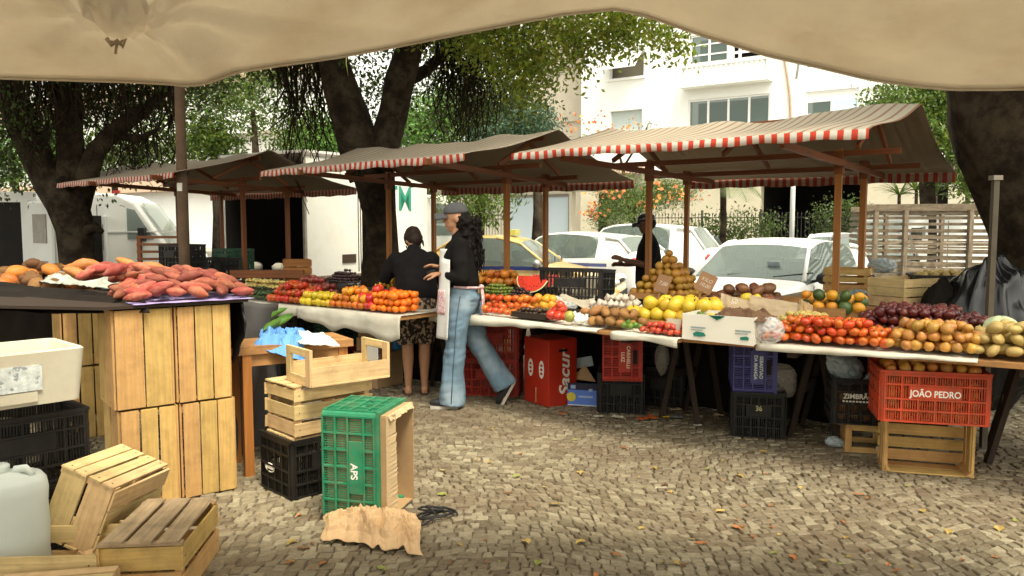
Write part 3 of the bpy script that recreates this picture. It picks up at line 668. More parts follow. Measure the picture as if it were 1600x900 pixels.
# --- street tree behind it
b3 = at(1450, 420, 17); b3.z = -.16
T = wthing('street_tree', 'leafy green street tree between the white block and the leaning trunk', 'tree', b3)
mb = MB(); Y = 17
mb.tube([Vector((b3.x, Y, -.2)), at(1452, 380, Y), at(1450, 300, Y), at(1446, 230, Y), at(1440, 160, Y)], [.17, .15, .14, .12, .07], 10, wob=.2, seed=16)
mb.tube([at(1446, 240, Y), at(1475, 200, Y), at(1500, 160, Y)], [.09, .07, .03], 8); mb.build('trunk', bark, T, True)
leaves('crown', leaf_mid, [cl(1440, 165, 17, .85, .8, .55, 2300), cl(1395, 160, 16.6, .5, .5, .4, 1000), cl(1480, 190, 16.8, .7, .7, .8, 2400), cl(1500, 250, 16.6, .5, .5, .6, 1400), cl(1470, 130, 17, .8, .7, .4, 1400), cl(1530, 290, 16.4, .4, .4, .4, 700), cl(1460, 225, 16.3, .4, .4, .35, 800)], .105, T, .5, 16)
leaves('shaded_foliage', leaf_dark, [cl(1500, 220, 17.3, .8, .7, .8, 1500), cl(1450, 190, 17.5, .6, .6, .5, 800)], .105, T, .5, 17)  # shade inside the crown is put into darker leaves

# --- middle distance greenery above the awnings: each bush its own thing
def shrub(label, spec, m, size, seed, name='shrub', cat='shrub', stem=True, droop=.2, asp=.42):
    c = spec[0][0]; base = Vector((c.x, c.y, -.16)); T = wthing(name, label, cat, base, 'trees and bushes behind the awnings')
    leaves('crown', m, spec, size, T, droop, seed, asp)
    mb = MB(); zb = min(s[0].z for s in spec)
    mb.tube([(c.x, c.y, -.18), (c.x+.1, c.y, zb*.5), (c.x, c.y, c.z)], [.16, .12, .05], 9, wob=.2, seed=seed); mb.build('trunk', bark, T, True)
    return T
shrub('round bright green shrub crown just right of the forked trunk', [cl(665, 200, 20, .62, .6, .62, 3000), cl(640, 195, 20.3, .4, .4, .5, 900)], leaf_shrub, .15, 21, asp=.3)
shrub('dark green bush under the hanging roots right of the forked trunk', [cl(745, 195, 21, .9, .8, .6, 2600), cl(800, 180, 21.5, .9, .8, .7, 2600), cl(715, 150, 21.5, .8, .7, .8, 1500)], leaf_dark, .15, 22)
shrub('blue green rounded bush left of the beige annex', [cl(835, 195, 20, .5, .5, .36, 1700), cl(795, 205, 20, .6, .5, .3, 1600), cl(760, 215, 20, .4, .4, .25, 700)], mat('blue green leaves', (.05,.10,.05), .5, .2, 2, island=.4, transl=.2), .13, 23, asp=.3)
shrub('light green tree crown between the leftmost awning and the forked trunk', [cl(510, 205, 22, .7, .7, .6, 2000), cl(475, 225, 22, .5, .5, .35, 1200), cl(540, 225, 22, .6, .5, .4, 1200)], leaf_shrub, .14, 24)
shrub('olive leafed tree right of the utility pole', [cl(330, 190, 19, .65, .6, .8, 2200), cl(345, 225, 19, .5, .5, .4, 1500), cl(300, 220, 19.4, .5, .5, .5, 1100), cl(375, 150, 19.4, .45, .5, .4, 800), cl(400, 190, 19.6, .3, .3, .3, 350)], leaf_mid, .12, 25)
shrub('loose leafy branches crossing the pale balcony bands', [cl(395, 170, 18, .3, .3, .55, 420), cl(425, 120, 18, .5, .5, .35, 800), cl(450, 180, 18.4, .35, .3, .5, 600), cl(440, 225, 18.3, .4, .3, .2, 400)], leaf_mid, .11, 26)
shrub('pale green tree beyond the left vans', [cl(20, 245, 20, 1.0, .8, .7, 1800), cl(60, 215, 20, .7, .8, .7, 1200), cl(-30, 265, 20, .7, .7, .6, 900)], leaf_shrub, .14, 27)
shrub('dusty background tree behind the spreading ficus', [cl(175, 240, 24, 1.2, 1.0, .7, 1200), cl(240, 220, 24, 1.0, 1.0, .8, 1200), cl(100, 250, 24, 1.2, 1.0, .6, 1000)], leaf_mid, .16, 28)

# --- flowering tree with feathery leaves
c0 = at(985, 330, 20); T = wthing('flame_tree', 'feathery green flame tree dotted with orange blossoms before the white block', 'tree', Vector((c0.x, 20, -.16)))
fr_ = [cl(975, 325, 20, .55, .6, .42, 4000), cl(1010, 305, 20, .65, .6, .35, 3500), cl(960, 290, 20.2, .5, .5, .3, 1800), cl(1055, 300, 20, .5, .5, .28, 2200), cl(945, 340, 19.8, .3, .3, .25, 1200), cl(930, 225, 20.4, .4, .4, .4, 160), cl(1010, 200, 20.6, .5, .4, .25, 100)]
leaves('crown', leaf_fern, fr_, .085, T, .1, 31, .28)
leaves('blossom', petal, [cl(945, 290, 19.6, .35, .3, .3, 80), cl(925, 318, 19.5, .25, .2, .2, 50), cl(1000, 300, 19.5, .7, .3, .35, 60), cl(940, 205, 20.2, .4, .3, .5, 60), cl(900, 190, 20.2, .3, .3, .3, 26), cl(990, 190, 20.4, .6, .3, .35, 36), cl(1060, 310, 19.6, .5, .3, .25, 50)], .10, T, .1, 32, .8)
mb = MB(); mb.tube([(c0.x, 20, -.2), at(990, 370, 20), at(985, 320, 20), at(970, 250, 20.2), at(950, 200, 20.4)], [.12, .1, .07, .03, .012], 8, wob=.2, seed=33); mb.tube([at(986, 330, 20), at(1020, 290, 20), at(1060, 290, 20)], [.05, .035, .02], 7); mb.tube([at(975, 260, 20.2), at(1000, 220, 20.4), at(1015, 190, 20.5)], [.03, .02, .01], 6); mb.build('trunk', bark, T, True)

def frond_plant(name, label, px, py, Y, n, L, m, seed, trunk_r=.08, droop=.8, leaflets=26, w=.05, zbase=-.16, up=.6, group=None):
    rng = random.Random(seed); c = at(px, py, Y); T = wthing(name, label, 'palm' if 'palm' in name else 'plant', Vector((c.x, c.y, zbase)), group)
    mb = MB(); mb.tube([(c.x, c.y, zbase), (c.x+.03, c.y, (c.z+zbase)/2), (c.x, c.y, c.z)], [trunk_r*1.2, trunk_r, trunk_r*.9], 9, wob=.1, seed=seed); mb.build('trunk', bark, T, True)
    mb = MB()
    for i in range(n):
        a = rng.uniform(0, 2*PI); el = rng.uniform(-.1, up); l = L*rng.uniform(.75, 1.1); pts = []; p = Vector(c); d = Vector((math.cos(a)*math.cos(el), math.sin(a)*math.cos(el), math.sin(el)+.3)).normalized()
        for k in range(9):
            pts.append(p.copy()); p += d*l/8; d = (d+Vector((0,0,-droop/8*1.6))).normalized()
        mb.tube(pts, [.012-.001*k for k in range(9)], 4)
        if leaflets:
            for k in range(leaflets):
                f = .12+.88*k/leaflets; j = min(7, int(f*8)); q = pts[j].lerp(pts[min(8, j+1)], f*8-j); dd = (pts[j+1]-pts[j]).normalized(); sd = dd.cross(Vector((0,0,1))).normalized()
                ll = l*.34*math.sin(PI*min(1, f*.85+.12))
                for sgn in (-1, 1):
                    e = q + sd*sgn*ll*.8 + dd*ll*.45 + Vector((0,0,-ll*.35)); wv = dd*w*.35
                    mb.add([q-wv, q+wv, e], [(0,1,2)])
        else:
            for k in range(8):
                sd = (pts[min(8, k+1)]-pts[k]).normalized().cross(Vector((0,0,1))).normalized() if k < 8 else Vector((1,0,0)); w0 = w*(1-k/8.5); w1 = w*(1-(k+1)/8.5)
                mb.add([pts[k]-sd*w0, pts[k]+sd*w0, pts[k+1]+sd*w1, pts[k+1]-sd*w1], [(0,1,2,3)])
    mb.build('fronds', m, T); return T
frond_plant('palm_tree', 'small feathery palm drooping beside the cream wall and iron fence', 1130, 285, 24, 16, 1.6, leaf_palm, 41, .1, 1.0)
for i, (px, py, Y, L, lab) in enumerate([(1405, 305, 26, .9, 'spiky yucca plant against the cream wall left of the other yuccas'), (1432, 298, 26, 1.1, 'tallest spiky yucca against the cream wall above the stake lorry'), (1462, 306, 25, .9, 'spiky dark yucca beside the narrow dark opening'), (1512, 300, 20, .9, 'spiky plant just left of the leaning trunk')]):
    frond_plant('yucca', lab, px, py, Y, 34, L, leaf_dark if i > 1 else leaf_mid, 50+i, .06, .5, 0, .03, up=1.2, group='yuccas by the cream wall')
for i, (px, py, Y, rx, rz_, n, lab) in enumerate([(1085, 372, 26, 1.0, .5, 1400, 'low dark hedge bush behind the fence left of the white pole'), (1160, 360, 26.2, 1.3, .6, 1800, 'wide dark bush behind the fence above the white hatchback'), (1310, 345, 26.2, .9, .8, 1500, 'dark green bush behind the fence beside the garage recess'), (1060, 385, 25.5, .7, .4, 700, 'yellow green low bush at the fence foot behind the grey car')]):
    c = at(px, py, Y); T = wthing('bush', lab, 'bush', Vector((c.x, c.y, -.16)), 'bushes behind the iron fence'); leaves('foliage', leaf_dark if i < 3 else leaf_fern, [(c, (rx, .5, rz_), n)], .12, T, .2, 60+i)
    mb = MB(); mb.tube([(c.x, c.y, -.2), (c.x, c.y, c.z)], .05, 6); mb.build('stem', bark, T)
c = at(735, 325, 17); T = wthing('mango_tree', 'long leafed tree tip hanging over the capped woman beside the garage gate', 'tree', Vector((c.x+.2, 17, -.16)))
leaves('crown', leaf_mid, [(at(740, 320, 17), (.5,.3,.25), 500), (at(715, 300, 17), (.3,.3,.15), 300), (at(752, 345, 17), (.15,.2,.2), 160), (at(790, 300, 17), (.4,.3,.12), 260)], .17, T, 1.2, 71, .24)
mb = MB(); mb.tube([(c.x+.2, 17, -.2), at(748, 330, 17), at(735, 300, 17)], [.08, .06, .03], 8); mb.build('trunk', bark, T, True)

# poles
q = at(1237, 372, 21); T = wthing('street_pole', 'slim white painted pole rising behind the white hatchback', 'pole', Vector((q.x, 21, -.16)))
mb = MB(); mb.tube([(q.x, 21, -.16), (q.x, 21, 2.8), (q.x, 21, 5.2)], [.065, .06, .055], 12); mb.build('shaft', white_pole, T, True); mb = MB(); mb.tube([(q.x, 21, 5.2), (q.x, 20.8, 5.7), (q.x, 20.2, 5.9)], .035, 8); mb.build('arm', white_pole, T, True)
mb = MB(); mb.box((q.x, 20.0, 5.88), (.2, .5, .1)); mb.build('lamp_head', steel, T)
q = at(285, 300, 9.9); T = wthing('utility_pole', 'weathered brown timber pole rising above the leftmost awning', 'pole', Vector((q.x, 9.9, 0)))
mb = MB(); mb.tube([(q.x, 9.9, -.01), (q.x, 9.9, 2), (q.x+.01, 9.9, 4), (q.x+.02, 9.9, 6.5)], [.07, .066, .058, .05], 14, wob=.05); mb.build('shaft', mat('weathered timber pole', (.15,.095,.06), .9, .3, 4, .3, 20), T, True)
mb = MB(); mb.box((q.x, 9.825, 1.95), (.06, .02, .1)); mb.build('number_plate', white_ink, T)
q = on(1543, 520, .0); q = at(1545, 505, 5.25); T = wthing('metal_post', 'grey galvanised post standing in front of the leaning trunk', 'post', Vector((q.x, q.y, 0)))
mb = MB(); mb.box((q.x, q.y, .90), (.036, .036, 1.80)); mb.build('upright', mat('galvanised post', (.10,.085,.06), .5, .2, 6, metal=.5), T)
mb = MB(); mb.box((q.x, q.y, .005), (.12, .12, .01)); mb.build('foot_plate', steel, T); mb = MB(); mb.box((q.x, q.y, 1.80), (.06, .06, .03)); mb.build('cap', steel, T)
# ================================================================ AWNING STALLS
aw_top = stripemat('faded striped awning', .085, (.34,.12,.05), (.68,.62,.50), (.44,.37,.27), .5, .25, .26, .5)
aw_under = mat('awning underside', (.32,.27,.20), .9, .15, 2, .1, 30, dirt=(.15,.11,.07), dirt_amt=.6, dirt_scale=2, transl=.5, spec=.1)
aw_val = stripemat('red and white valance', .088, (.62,.045,.02), (.72,.69,.60), (.3,.2,.13), .16, .2, .46, .55)
aw_val2 = stripemat('dull red and white valance', .085, (.45,.06,.04), (.5,.42,.33), (.2,.12,.08), .3, .2, .5, .55)
GS = 'striped awning stalls facing the paved square'
def stall(label, FR, FL, span, posts, zf=2.11, zb=2.02, zr=2.47, ridge_t=.48, ridge_in=0.0, sag=.05, seed=0, post_m=None, vscale=1.0, ext_l=0.0):
    """FR, FL: near eave corners; span: vector across to the far eave"""
    FR = Vector((FR[0], FR[1], 0)); FL = Vector((FL[0], FL[1], 0)); S = Vector((span[0], span[1], 0)); L = (FR-FL).length; d = (FR-FL).normalized(); n = S.normalized()
    T = wthing('market_stall', label, 'market stall', (FL+FR+S)/2, GS)
    rnd = random.Random(seed); ph = [rnd.uniform(0, 6) for _ in range(6)]
    def surf(s, t):
        p = FL + (FR-FL)*s + S*t
        # ridge line, a little shorter than the eaves and sagging between the cross beams
        if t < ridge_t: k = t/ridge_t; z = zf + (zr-zf)*(k**.85) - .05*math.sin(PI*k)
        else: k = (1-t)/(1-ridge_t); z = zb + (zr-zb)*(k**.95) - .09*math.sin(PI*k)
        z += -sag*math.sin(PI*s)*math.sin(PI*t)*.6
        z += .018*math.sin(s*L*5+ph[0]+t*3)*math.sin(PI*t) + .004*math.sin(s*L*4+ph[1]) + .010*math.sin(s*L*9+ph[1]-t*5)*math.sin(PI*t) + .01*math.sin(t*14+ph[2]+s*3)*math.sin(PI*t)
        z += .05*(s-.5)**2*math.sin(t*PI)
        return Vector((p.x, p.y, z))
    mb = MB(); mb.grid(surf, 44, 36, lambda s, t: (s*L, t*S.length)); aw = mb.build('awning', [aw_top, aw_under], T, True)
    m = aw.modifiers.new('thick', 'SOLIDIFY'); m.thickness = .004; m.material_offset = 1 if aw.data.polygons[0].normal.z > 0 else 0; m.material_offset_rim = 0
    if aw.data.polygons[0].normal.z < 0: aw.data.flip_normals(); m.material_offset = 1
    # valances
    H = .062*vscale
    def val(t0, h, out, mt, nm):
        def f(s, k):
            p = surf(s, t0); w = .012*math.sin(s*L*7+ph[3]) * k
            return Vector((p.x, p.y, p.z-h*k+.006*math.sin(s*L*15)*k)) - n*(out*(1 if t0 == 0 else -1)) - n*w
        b = MB(); b.grid(f, 60, 2, lambda s, k: (s*L+.01, k*h)); o = b.build(nm, mt, T, True); q = o.modifiers.new('thick', 'SOLIDIFY'); q.thickness = .003
    val(0, H, .006, aw_val, 'valance'); val(1, .10, .006, aw_val2, 'valance')
    pm = post_m or wood_orange
    ps = []
    for (x, y) in posts:
        b = MB(); ztop = 2.16; b.box((x, y, ztop/2), (.052, .052, ztop), Matrix.Rotation(math.atan2(d.y, d.x), 3, 'Z'), .004); b.build('post', pm, T); ps.append(Vector((x, y, 0)))
        b = MB(); b.box((x, y, 2.04), (.075, .075, .20), Matrix.Rotation(math.atan2(d.y, d.x), 3, 'Z'), .003); b.build('bracket', wood_red, T)
    f0, f1, k0, k1 = ps      # front left, front right, back left, back right
    for (a, b_) in ((f0, k0), (f1, k1)):
        dv = (b_-a).normalized(); side = d*.045
        A = a - dv*1.75 + side; B = a + dv*2.1 + side
        b = MB(); b.beam((A.x, A.y, 2.06), (B.x, B.y, 1.99), .03, .055); b.build('cross_beam', wood_red, T)
    for (a, b_, zz) in ((f0, f1, 2.12), (k0, k1, 2.05)):
        b = MB(); e = (b_-a).normalized()*.5; A = a-e; B = b_+e; b.beam((A.x, A.y, zz), (B.x, B.y, zz), .03, .05); b.build('long_rail', wood_red, T)
    b = MB(); A = surf(.06, ridge_t); B = surf(.94, ridge_t); b.beam((A.x, A.y, A.z-.07), (B.x, B.y, B.z-.07), .035, .05); b.build('ridge_beam', wood_red, T)
    for s in (.12, .5, .88):
        A = surf(s, ridge_t); b = MB(); q = A - n*.55; q2 = A + n*.6
        b.beam((q.x, q.y, 2.1), (A.x, A.y, A.z-.09), .028, .04); b.beam((q2.x, q2.y, 2.05), (A.x, A.y, A.z-.09), .028, .04); b.build('rafter', wood_red, T)
    return surf
s3 = stall('right striped awning stall, nearest, with the brightest red and white valance', (2.28, 5.17), (0.0, 6.98), (2.12, 2.83), [(1.42,8.33),(2.90,7.15),(1.98,9.10),(3.46,7.92)], seed=1)
s2 = stall('middle striped awning stall behind the two women', (-.41, 7.02), (-2.92, 9.37), (1.87, 2.62), [(-1.58,10.3),(-.06,8.85),(-1.10,11.3),(.41,9.85)], seed=2, vscale=1.1)
s1 = stall('leftmost striped awning stall, darkest and farthest, beside the timber pole', (-4.02, 9.6), (-7.25, 12.5), (1.75, 2.15), [(-5.30,12.75),(-3.78,11.3),(-4.97,13.75),(-3.44,12.3)], seed=3, vscale=1.15, post_m=wood_red)

# ================================================================ CANOPY OVER THE CAMERA
def canopy():
    T = wthing('canvas_canopy', 'pale cream canvas canopy sagging overhead with a knotted gather near the left', 'canopy', (0, 1.2, 2.1))
    # front hem: (px, py, Y)
    hem = [(-420, 96, 2.75), (-150, 112, 2.72), (0, 119, 2.7), (100, 122, 2.7), (200, 125, 2.72), (260, 128, 2.74), (290, 131, 2.75), (320, 129, 2.76), (370, 110, 2.79), (440, 99, 2.8), (520, 88, 2.83), (620, 70, 2.86), (720, 50, 2.9), (800, 35, 2.92), (880, 20, 2.95), (960, 12, 2.96), (1010, 22, 2.95), (1100, 54, 2.92),
           (1200, 86, 2.9), (1280, 105, 2.86), (1360, 125, 2.84), (1430, 136, 2.82), (1490, 142, 2.8), (1560, 142, 2.78), (1640, 139, 2.78), (1800, 130, 2.78), (2050, 118, 2.8)]
    P = [at(*h) for h in hem]; xs = [p.x for p in P]
    k = at(183, 62, 2.28)       # the knot
    def hemz(x): return float(np.interp(x, xs, [p.z for p in P])), float(np.interp(x, xs, [p.y for p in P]))
    def f(s, t):
        x = xs[0]+(xs[-1]-xs[0])*s; z0, y0 = hemz(x); y = y0 - t*4.6
        zi = 2.32 + .20*math.exp(-((x-.6)/.9)**2)*.6
        q = 1-math.exp(-t*4.6/1.1); z = z0 + (zi-z0)*q
        # folds along the hem and folds that radiate from the knot
        hk = 1-math.exp(-t*9); z += .006*math.sin(x*3.1+t*17)*hk
        dx, dy = x-k.x, y-k.y; r = math.hypot(dx, dy); th = math.atan2(dy, dx)
        z += (.050*abs(math.sin(th*6+1.2)) + .030*abs(math.sin(th*11+.5))+.012*math.sin(th*25))*min(1, r/.08)*math.exp(-r/(.95 if dx > 0 else .5))*hk
        z -= .075*math.exp(-(r/.13)**2)
        z += hk*(.006*noise.noise(Vector((x*4, y*4, 0))) + .015*noise.noise(Vector((x*1.3, y*2.2, 3)))+.004*noise.noise(Vector((x*2.5-y*4, y*13, 5))))
        # long soft folds on the right hand half
        if x > .6: z += .012*math.sin(y*13+x*2.2)*min(1, (x-.6))
        return Vector((x, y, z))
    mb = MB(); mb.grid(f, 300, 150, lambda s, t: (s*6, t*4)); o = mb.build('canvas', canvas, T, True)
    md = o.modifiers.new('t', 'SOLIDIFY'); md.thickness = .003
    # hem cord, knot, ties
    mb = MB(); mb.tube([Vector((xs[0]+(xs[-1]-xs[0])*i/120, f(i/120, 0).y+.002, f(i/120, 0).z-.004)) for i in range(121)], .007, 6); mb.build('hem', canvas, T, True)
    kz = f((k.x-xs[0])/(xs[-1]-xs[0]), (hemz(k.x)[1]-k.y)/4.6).z
    mb = MB(); mb.tube([(k.x-.028, k.y, kz-.004), (k.x-.014, k.y-.006, kz-.022), (k.x, k.y, kz-.008), (k.x+.012, k.y+.006, kz-.024), (k.x+.024, k.y, kz-.006), (k.x+.006, k.y, kz-.016), (k.x-.02, k.y, kz-.014)], .006, 7)
    mb.tube([(k.x, k.y, kz-.014), (k.x-.01, k.y+.012, kz-.030), (k.x-.014, k.y+.016, kz-.042)], .004, 6); mb.build('knot', mat('knotted cord', (.34,.27,.18), .9, .2, 9), T, True)
    # canopy frame behind the camera
    for x in (-2.9, 2.9):
        mb = MB(); mb.box((x, -.4, 1.12), (.05, .05, 2.24)); mb.build('pole', wood_red, T)
    return T
canopy()
# twigs dangling over the hem
def twig(px, py, pts, label, th, m):
    p = at(px, py, 2.93); T = wthing('hanging_twig', label, 'twig', p, 'twigs hanging over the canopy hem'); mb = MB()
    for pl in pts: mb.tube([at(a, b, 2.93-.004*i) for i, (a, b) in enumerate(pl)], [th*(1-.12*i) for i in range(len(pl))], 5)
    mb.build('stem', m, T, True)
tw = mat('dry twig', (.07,.045,.02), .9); 
twig(503, 0, [[(505,-40),(503,0),(500,20),(496,48),(495,82)], [(503,4),(505,30),(506,48)], [(500,20),(492,2)]], 'dry forked twig hanging from the canopy left of the thin green one', .0035, tw)
twig(523, 0, [[(524,-40),(524,0),(530,16)], [(519,-20),(521,2),(524,10)], [(528,-20),(530,4)]], 'short dry twig tuft at the top of the canopy', .003, tw)
twig(541, 60, [[(541,-40),(541,40),(541,80),(541,100),(544,118)]], 'thin green stem hanging straight down over the canopy hem', .0028, mat('green stem', (.16,.17,.03), .7))

# ================================================================ TABLES
class Edge:
    """front edge of a table: a straight line from px0 to px1 at height z"""
    def __init__(s, p0, p1, z): s.a = on(p0[0], p0[1], z); s.b = on(p1[0], p1[1], z); s.z = z; s.d = (s.b-s.a); s.L = s.d.length; s.d.normalize(); s.n = Vector((-s.d.y, s.d.x, 0))
    def pt(s, px, v, z=None):
        k = (px-800)/1250.0; z = s.z if z is None else z
        # x = k * (y*cos p + (CH - z)*sin p)
        o = s.a + s.n*v; A = s.d.x - k*cp*s.d.y; Bc = k*(cp*o.y + (CH-z)*sp_) - o.x; t = Bc/A
        q = o + s.d*t; q.z = z; return q
    def u(s, px, v): return (s.pt(px, v)-s.a).dot(s.d)
    def P(s, u, v, z=None): q = s.a + s.d*u + s.n*v; q.z = s.z if z is None else z; return q
    def ang(s): return math.atan2(s.d.y, s.d.x)
EA = Edge((372, 467), (622, 491), .78)
EB = Edge((735, 489), (1062, 525), .78)
EC = Edge((1040, 521), (1600, 563), .78)
EC.bx = None
def trestle(T, e, u, D, m):
    for v in (.78, D-.12):
        b = MB(); b.beam(e.P(u-.14, v, 0), e.P(u+.02, v, e.z-.05), .038, .038); b.build('leg', m, T)
        b = MB(); b.beam(e.P(u+.18, v, 0), e.P(u+.04, v, e.z-.05), .038, .038); b.build('leg', m, T)
    b = MB(); b.beam(e.P(u-.06, .78, .35), e.P(u-.06, D-.12, .35), .04, .05); b.build('brace', m, T)
    b = MB(); b.beam(e.P(u+.02, .05, e.z-.075), e.P(u+.02, D-.05, e.z-.075), .06, .05); b.build('bearer', m, T)
def table(e, u0, u1, D, label, mt, trest):
    T = wthing('trestle_table', label, 'table', e.P((u0+u1)/2, D/2, 0), 'trestle tables under the goods')
    b = MB(); k = 4
    for i in range(k): b.beam(e.P(u0, D*(i+.5)/k, e.z-.035), e.P(u1, D*(i+.5)/k, e.z-.035), D/k-.006, .028, jit=.002)
    b.build('tabletop', mt, T)
    for u in trest: trestle(T, e, u, D, wood_dark)
    return T
table(EA, -.5, EA.L+.02, 1.0, 'far left trestle table under peppers and apples', wood_board, [.4, 1.85])
table(EB, -.55, EB.L-.02, 1.25, 'middle trestle table under grapes and garlic', wood_board, [-.1, EB.u(1040, .6)])
table(EC, .0, EC.L+.9, 1.3, 'right trestle table under tomatoes and onions', wood_board, [EC.u(1262, .6), EC.u(1595, .6)])
def cover(e, u0, u1, v1, drop, label, group, seed, taper=0, z=.004):
    rng = random.Random(seed); T = None; L = u1-u0; ph = rng.uniform(0, 9)
    def f(s, t):
        u = u0+L*s
        arc = t*(v1+drop+.02)
        if arc < v1: v = v1-arc; zz = e.z-.02+z
        else:
            k = arc-v1; v = -.004-.022*min(1, k/.02); zz = e.z-.02+z-max(0, k-.015)*(1+.18*math.sin(u*2.3+ph)+.1*math.sin(u*9+ph)+.35*noise.noise(Vector((u*5, ph, 0))))*(1-taper*s)
            v += (.010*math.sin(u*14+ph)+.012*noise.noise(Vector((u*9, k*20, ph))))*min(1, k/.04)
        q = e.P(u, v, zz); return q
    mb = MB(); mb.grid(f, max(12, int(L*30)), 26); o = mb.build('table_cloth', white_cloth, None, True); m = o.modifiers.new('t', 'SOLIDIFY'); m.thickness = .003
    tag(o, label, 'table cloth', group)
GC = 'pale cloths along the table edges'
cover(EA, -.3, 1.02, 1.0, .085, 'pale cloth on the far left table from the sweet potatoes to the peppers', GC, 1)
cover(EA, .92, EA.L+.03, .98, .155, 'deeper hanging pale cloth below the tangerines left of the shopper', GC, 2, z=.009)
cover(EB, -.5, EB.u(935, 0), 1.2, .085, 'greyish cloth under the strawberries and persimmons, fading out at the garlic', GC, 3, .75)
cover(EB, EB.u(957, 0), EB.L, .3, .05, 'short white cloth strip under the kilo sign and red peppers', GC, 4)
cover(EC, EC.u(1182, 0), EC.u(1528, 0), 1.0, .036, 'bright white cloth strip in front of the tomatoes', GC, 5, .7)

# ================================================================ CRATES
def plastic_crate(name, label, L, Wd, H, m, txt=None, group=None, fine=True, ink=None, side='long', tsize=.06, tsx=.9, hole='short', txt_rot=0, txt_z=.62, logo=False):
    """open lattice crate, base centred at the origin, long side along x, front (-y)"""
    T = thing(name, label, 'crate', (0,0,0), 0, group); t = .006
    mb = MB(); 
    # floor lattice
    for i in range(9): mb.box((-L/2+L*(i+.5)/9, 0, .006), (.012, Wd-.02, .008))
    for i in range(6): mb.box((0, -Wd/2+Wd*(i+.5)/6, .0065), (L-.02, .012, .007))
    mb.build('floor', m, T)
    zs = [0.0, .22, .44, .72, .90]
    def wall(n, half, axis, sgn, W2):
        mb = MB()
        def bx(a, z, wa, wz, th=.006, out=0.0):
            if axis == 'x': mb.box((a, sgn*(half-t/2+out), z), (wa, th, wz))
            else: mb.box((sgn*(half-t/2+out), a, z), (th, wa, wz))
        for z in zs: bx(0, z*H+.008, W2-.03, .010, .018, .003)
        bx(0, .955*H, W2-.03, .006, .012, .004)
        for i in range(n+1): bx(-W2/2+.02+(W2-.04)*i/n, H*.5, .009, H-.014, .0165, .0025)
        lab = (-.17*W2/.36 if axis != 'x' else -.22*W2/.55, .17*W2/.36 if axis != 'x' else .22*W2/.55)
        step = .0125 if fine else .03; k = int((W2-.05)/step)
        for i in range(k):
            a = -W2/2+.025+(W2-.05)*(i+.5)/k
            for j in range(len(zs)-1):
                z0, z1 = zs[j]*H+.014, zs[j+1]*H+.003
                if j == 2 and abs(a) < .24*W2: continue
                bx(a, (z0+z1)/2, step*.45, z1-z0, .004)
        # solid name panel between the ribs, solid corners
        z0, z1 = zs[2]*H+.015, zs[3]*H+.002
        if (axis == 'y' and hole == 'short'):
            w = .12
            bx(0, z0+.012, .48*W2, .022, .005); bx(0, z1-.008, .48*W2, .016, .005); bx(-W2*.24+.012, (z0+z1)/2, .03, z1-z0, .005); bx(W2*.24-.012, (z0+z1)/2, .03, z1-z0, .005)
        else: bx(0, (z0+z1)/2, .48*W2, z1-z0, .0175, .004)
        return mb
    for sy in (-1, 1):
        w_ = wall(6, Wd/2, 'x', sy, L)
        for sx in (-1, 1): w_.tube([(sx*(L/2-.016), sy*(Wd/2-.016), .002), (sx*(L/2-.016), sy*(Wd/2-.016), H-.006)], .0175, 10)
        w_.build('side_wall', m, T)
    wall(4, L/2, 'y', -1, Wd).build('end_wall', m, T); wall(4, L/2, 'y', 1, Wd).build('end_wall', m, T)
    mb = MB(); e = .007
    for sx in (-1, 1): mb.box((sx*(L/2-.004), 0, H-.004), (.022, Wd+.006, .016))
    for sy in (-1, 1): mb.box((0, sy*(Wd/2-.004), H-.0045), (L-.016, .022, .017))
    mb.build('rim', m, T)
    if txt:
        ink = ink or white_ink; lines = txt.split('|')
        for i, s in enumerate(lines):
            off = (len(lines)-1)/2-i
            if side == 'long': text(s, tsize, (0, -Wd/2-.0106, (txt_z-.04)*H+off*tsize*1.05), (PI/2, 0, 0), ink, T, sx=tsx, bold=.001)
            else: text(s, tsize, (L/2+.002, 0, (txt_z-.04)*H+off*tsize*1.05), (PI/2, 0, PI/2), ink, T, sx=tsx, bold=.001)
    if logo:
        mb = MB(); mb.tube([(-.055, -Wd/2-.006, .40*H), (0, -Wd/2-.006, .365*H), (.055, -Wd/2-.006, .40*H), (.055, -Wd/2-.006, .50*H), (0, -Wd/2-.006, .535*H), (-.055, -Wd/2-.006, .50*H), (-.055, -Wd/2-.006, .40*H)], .003, 5); mb.build('emblem', white_ink, T)
        mb = MB(); mb.box((0, -Wd/2-.006, .45*H), (.09, .004, .018)); mb.build('emblem_bar', white_ink, T)
    return T

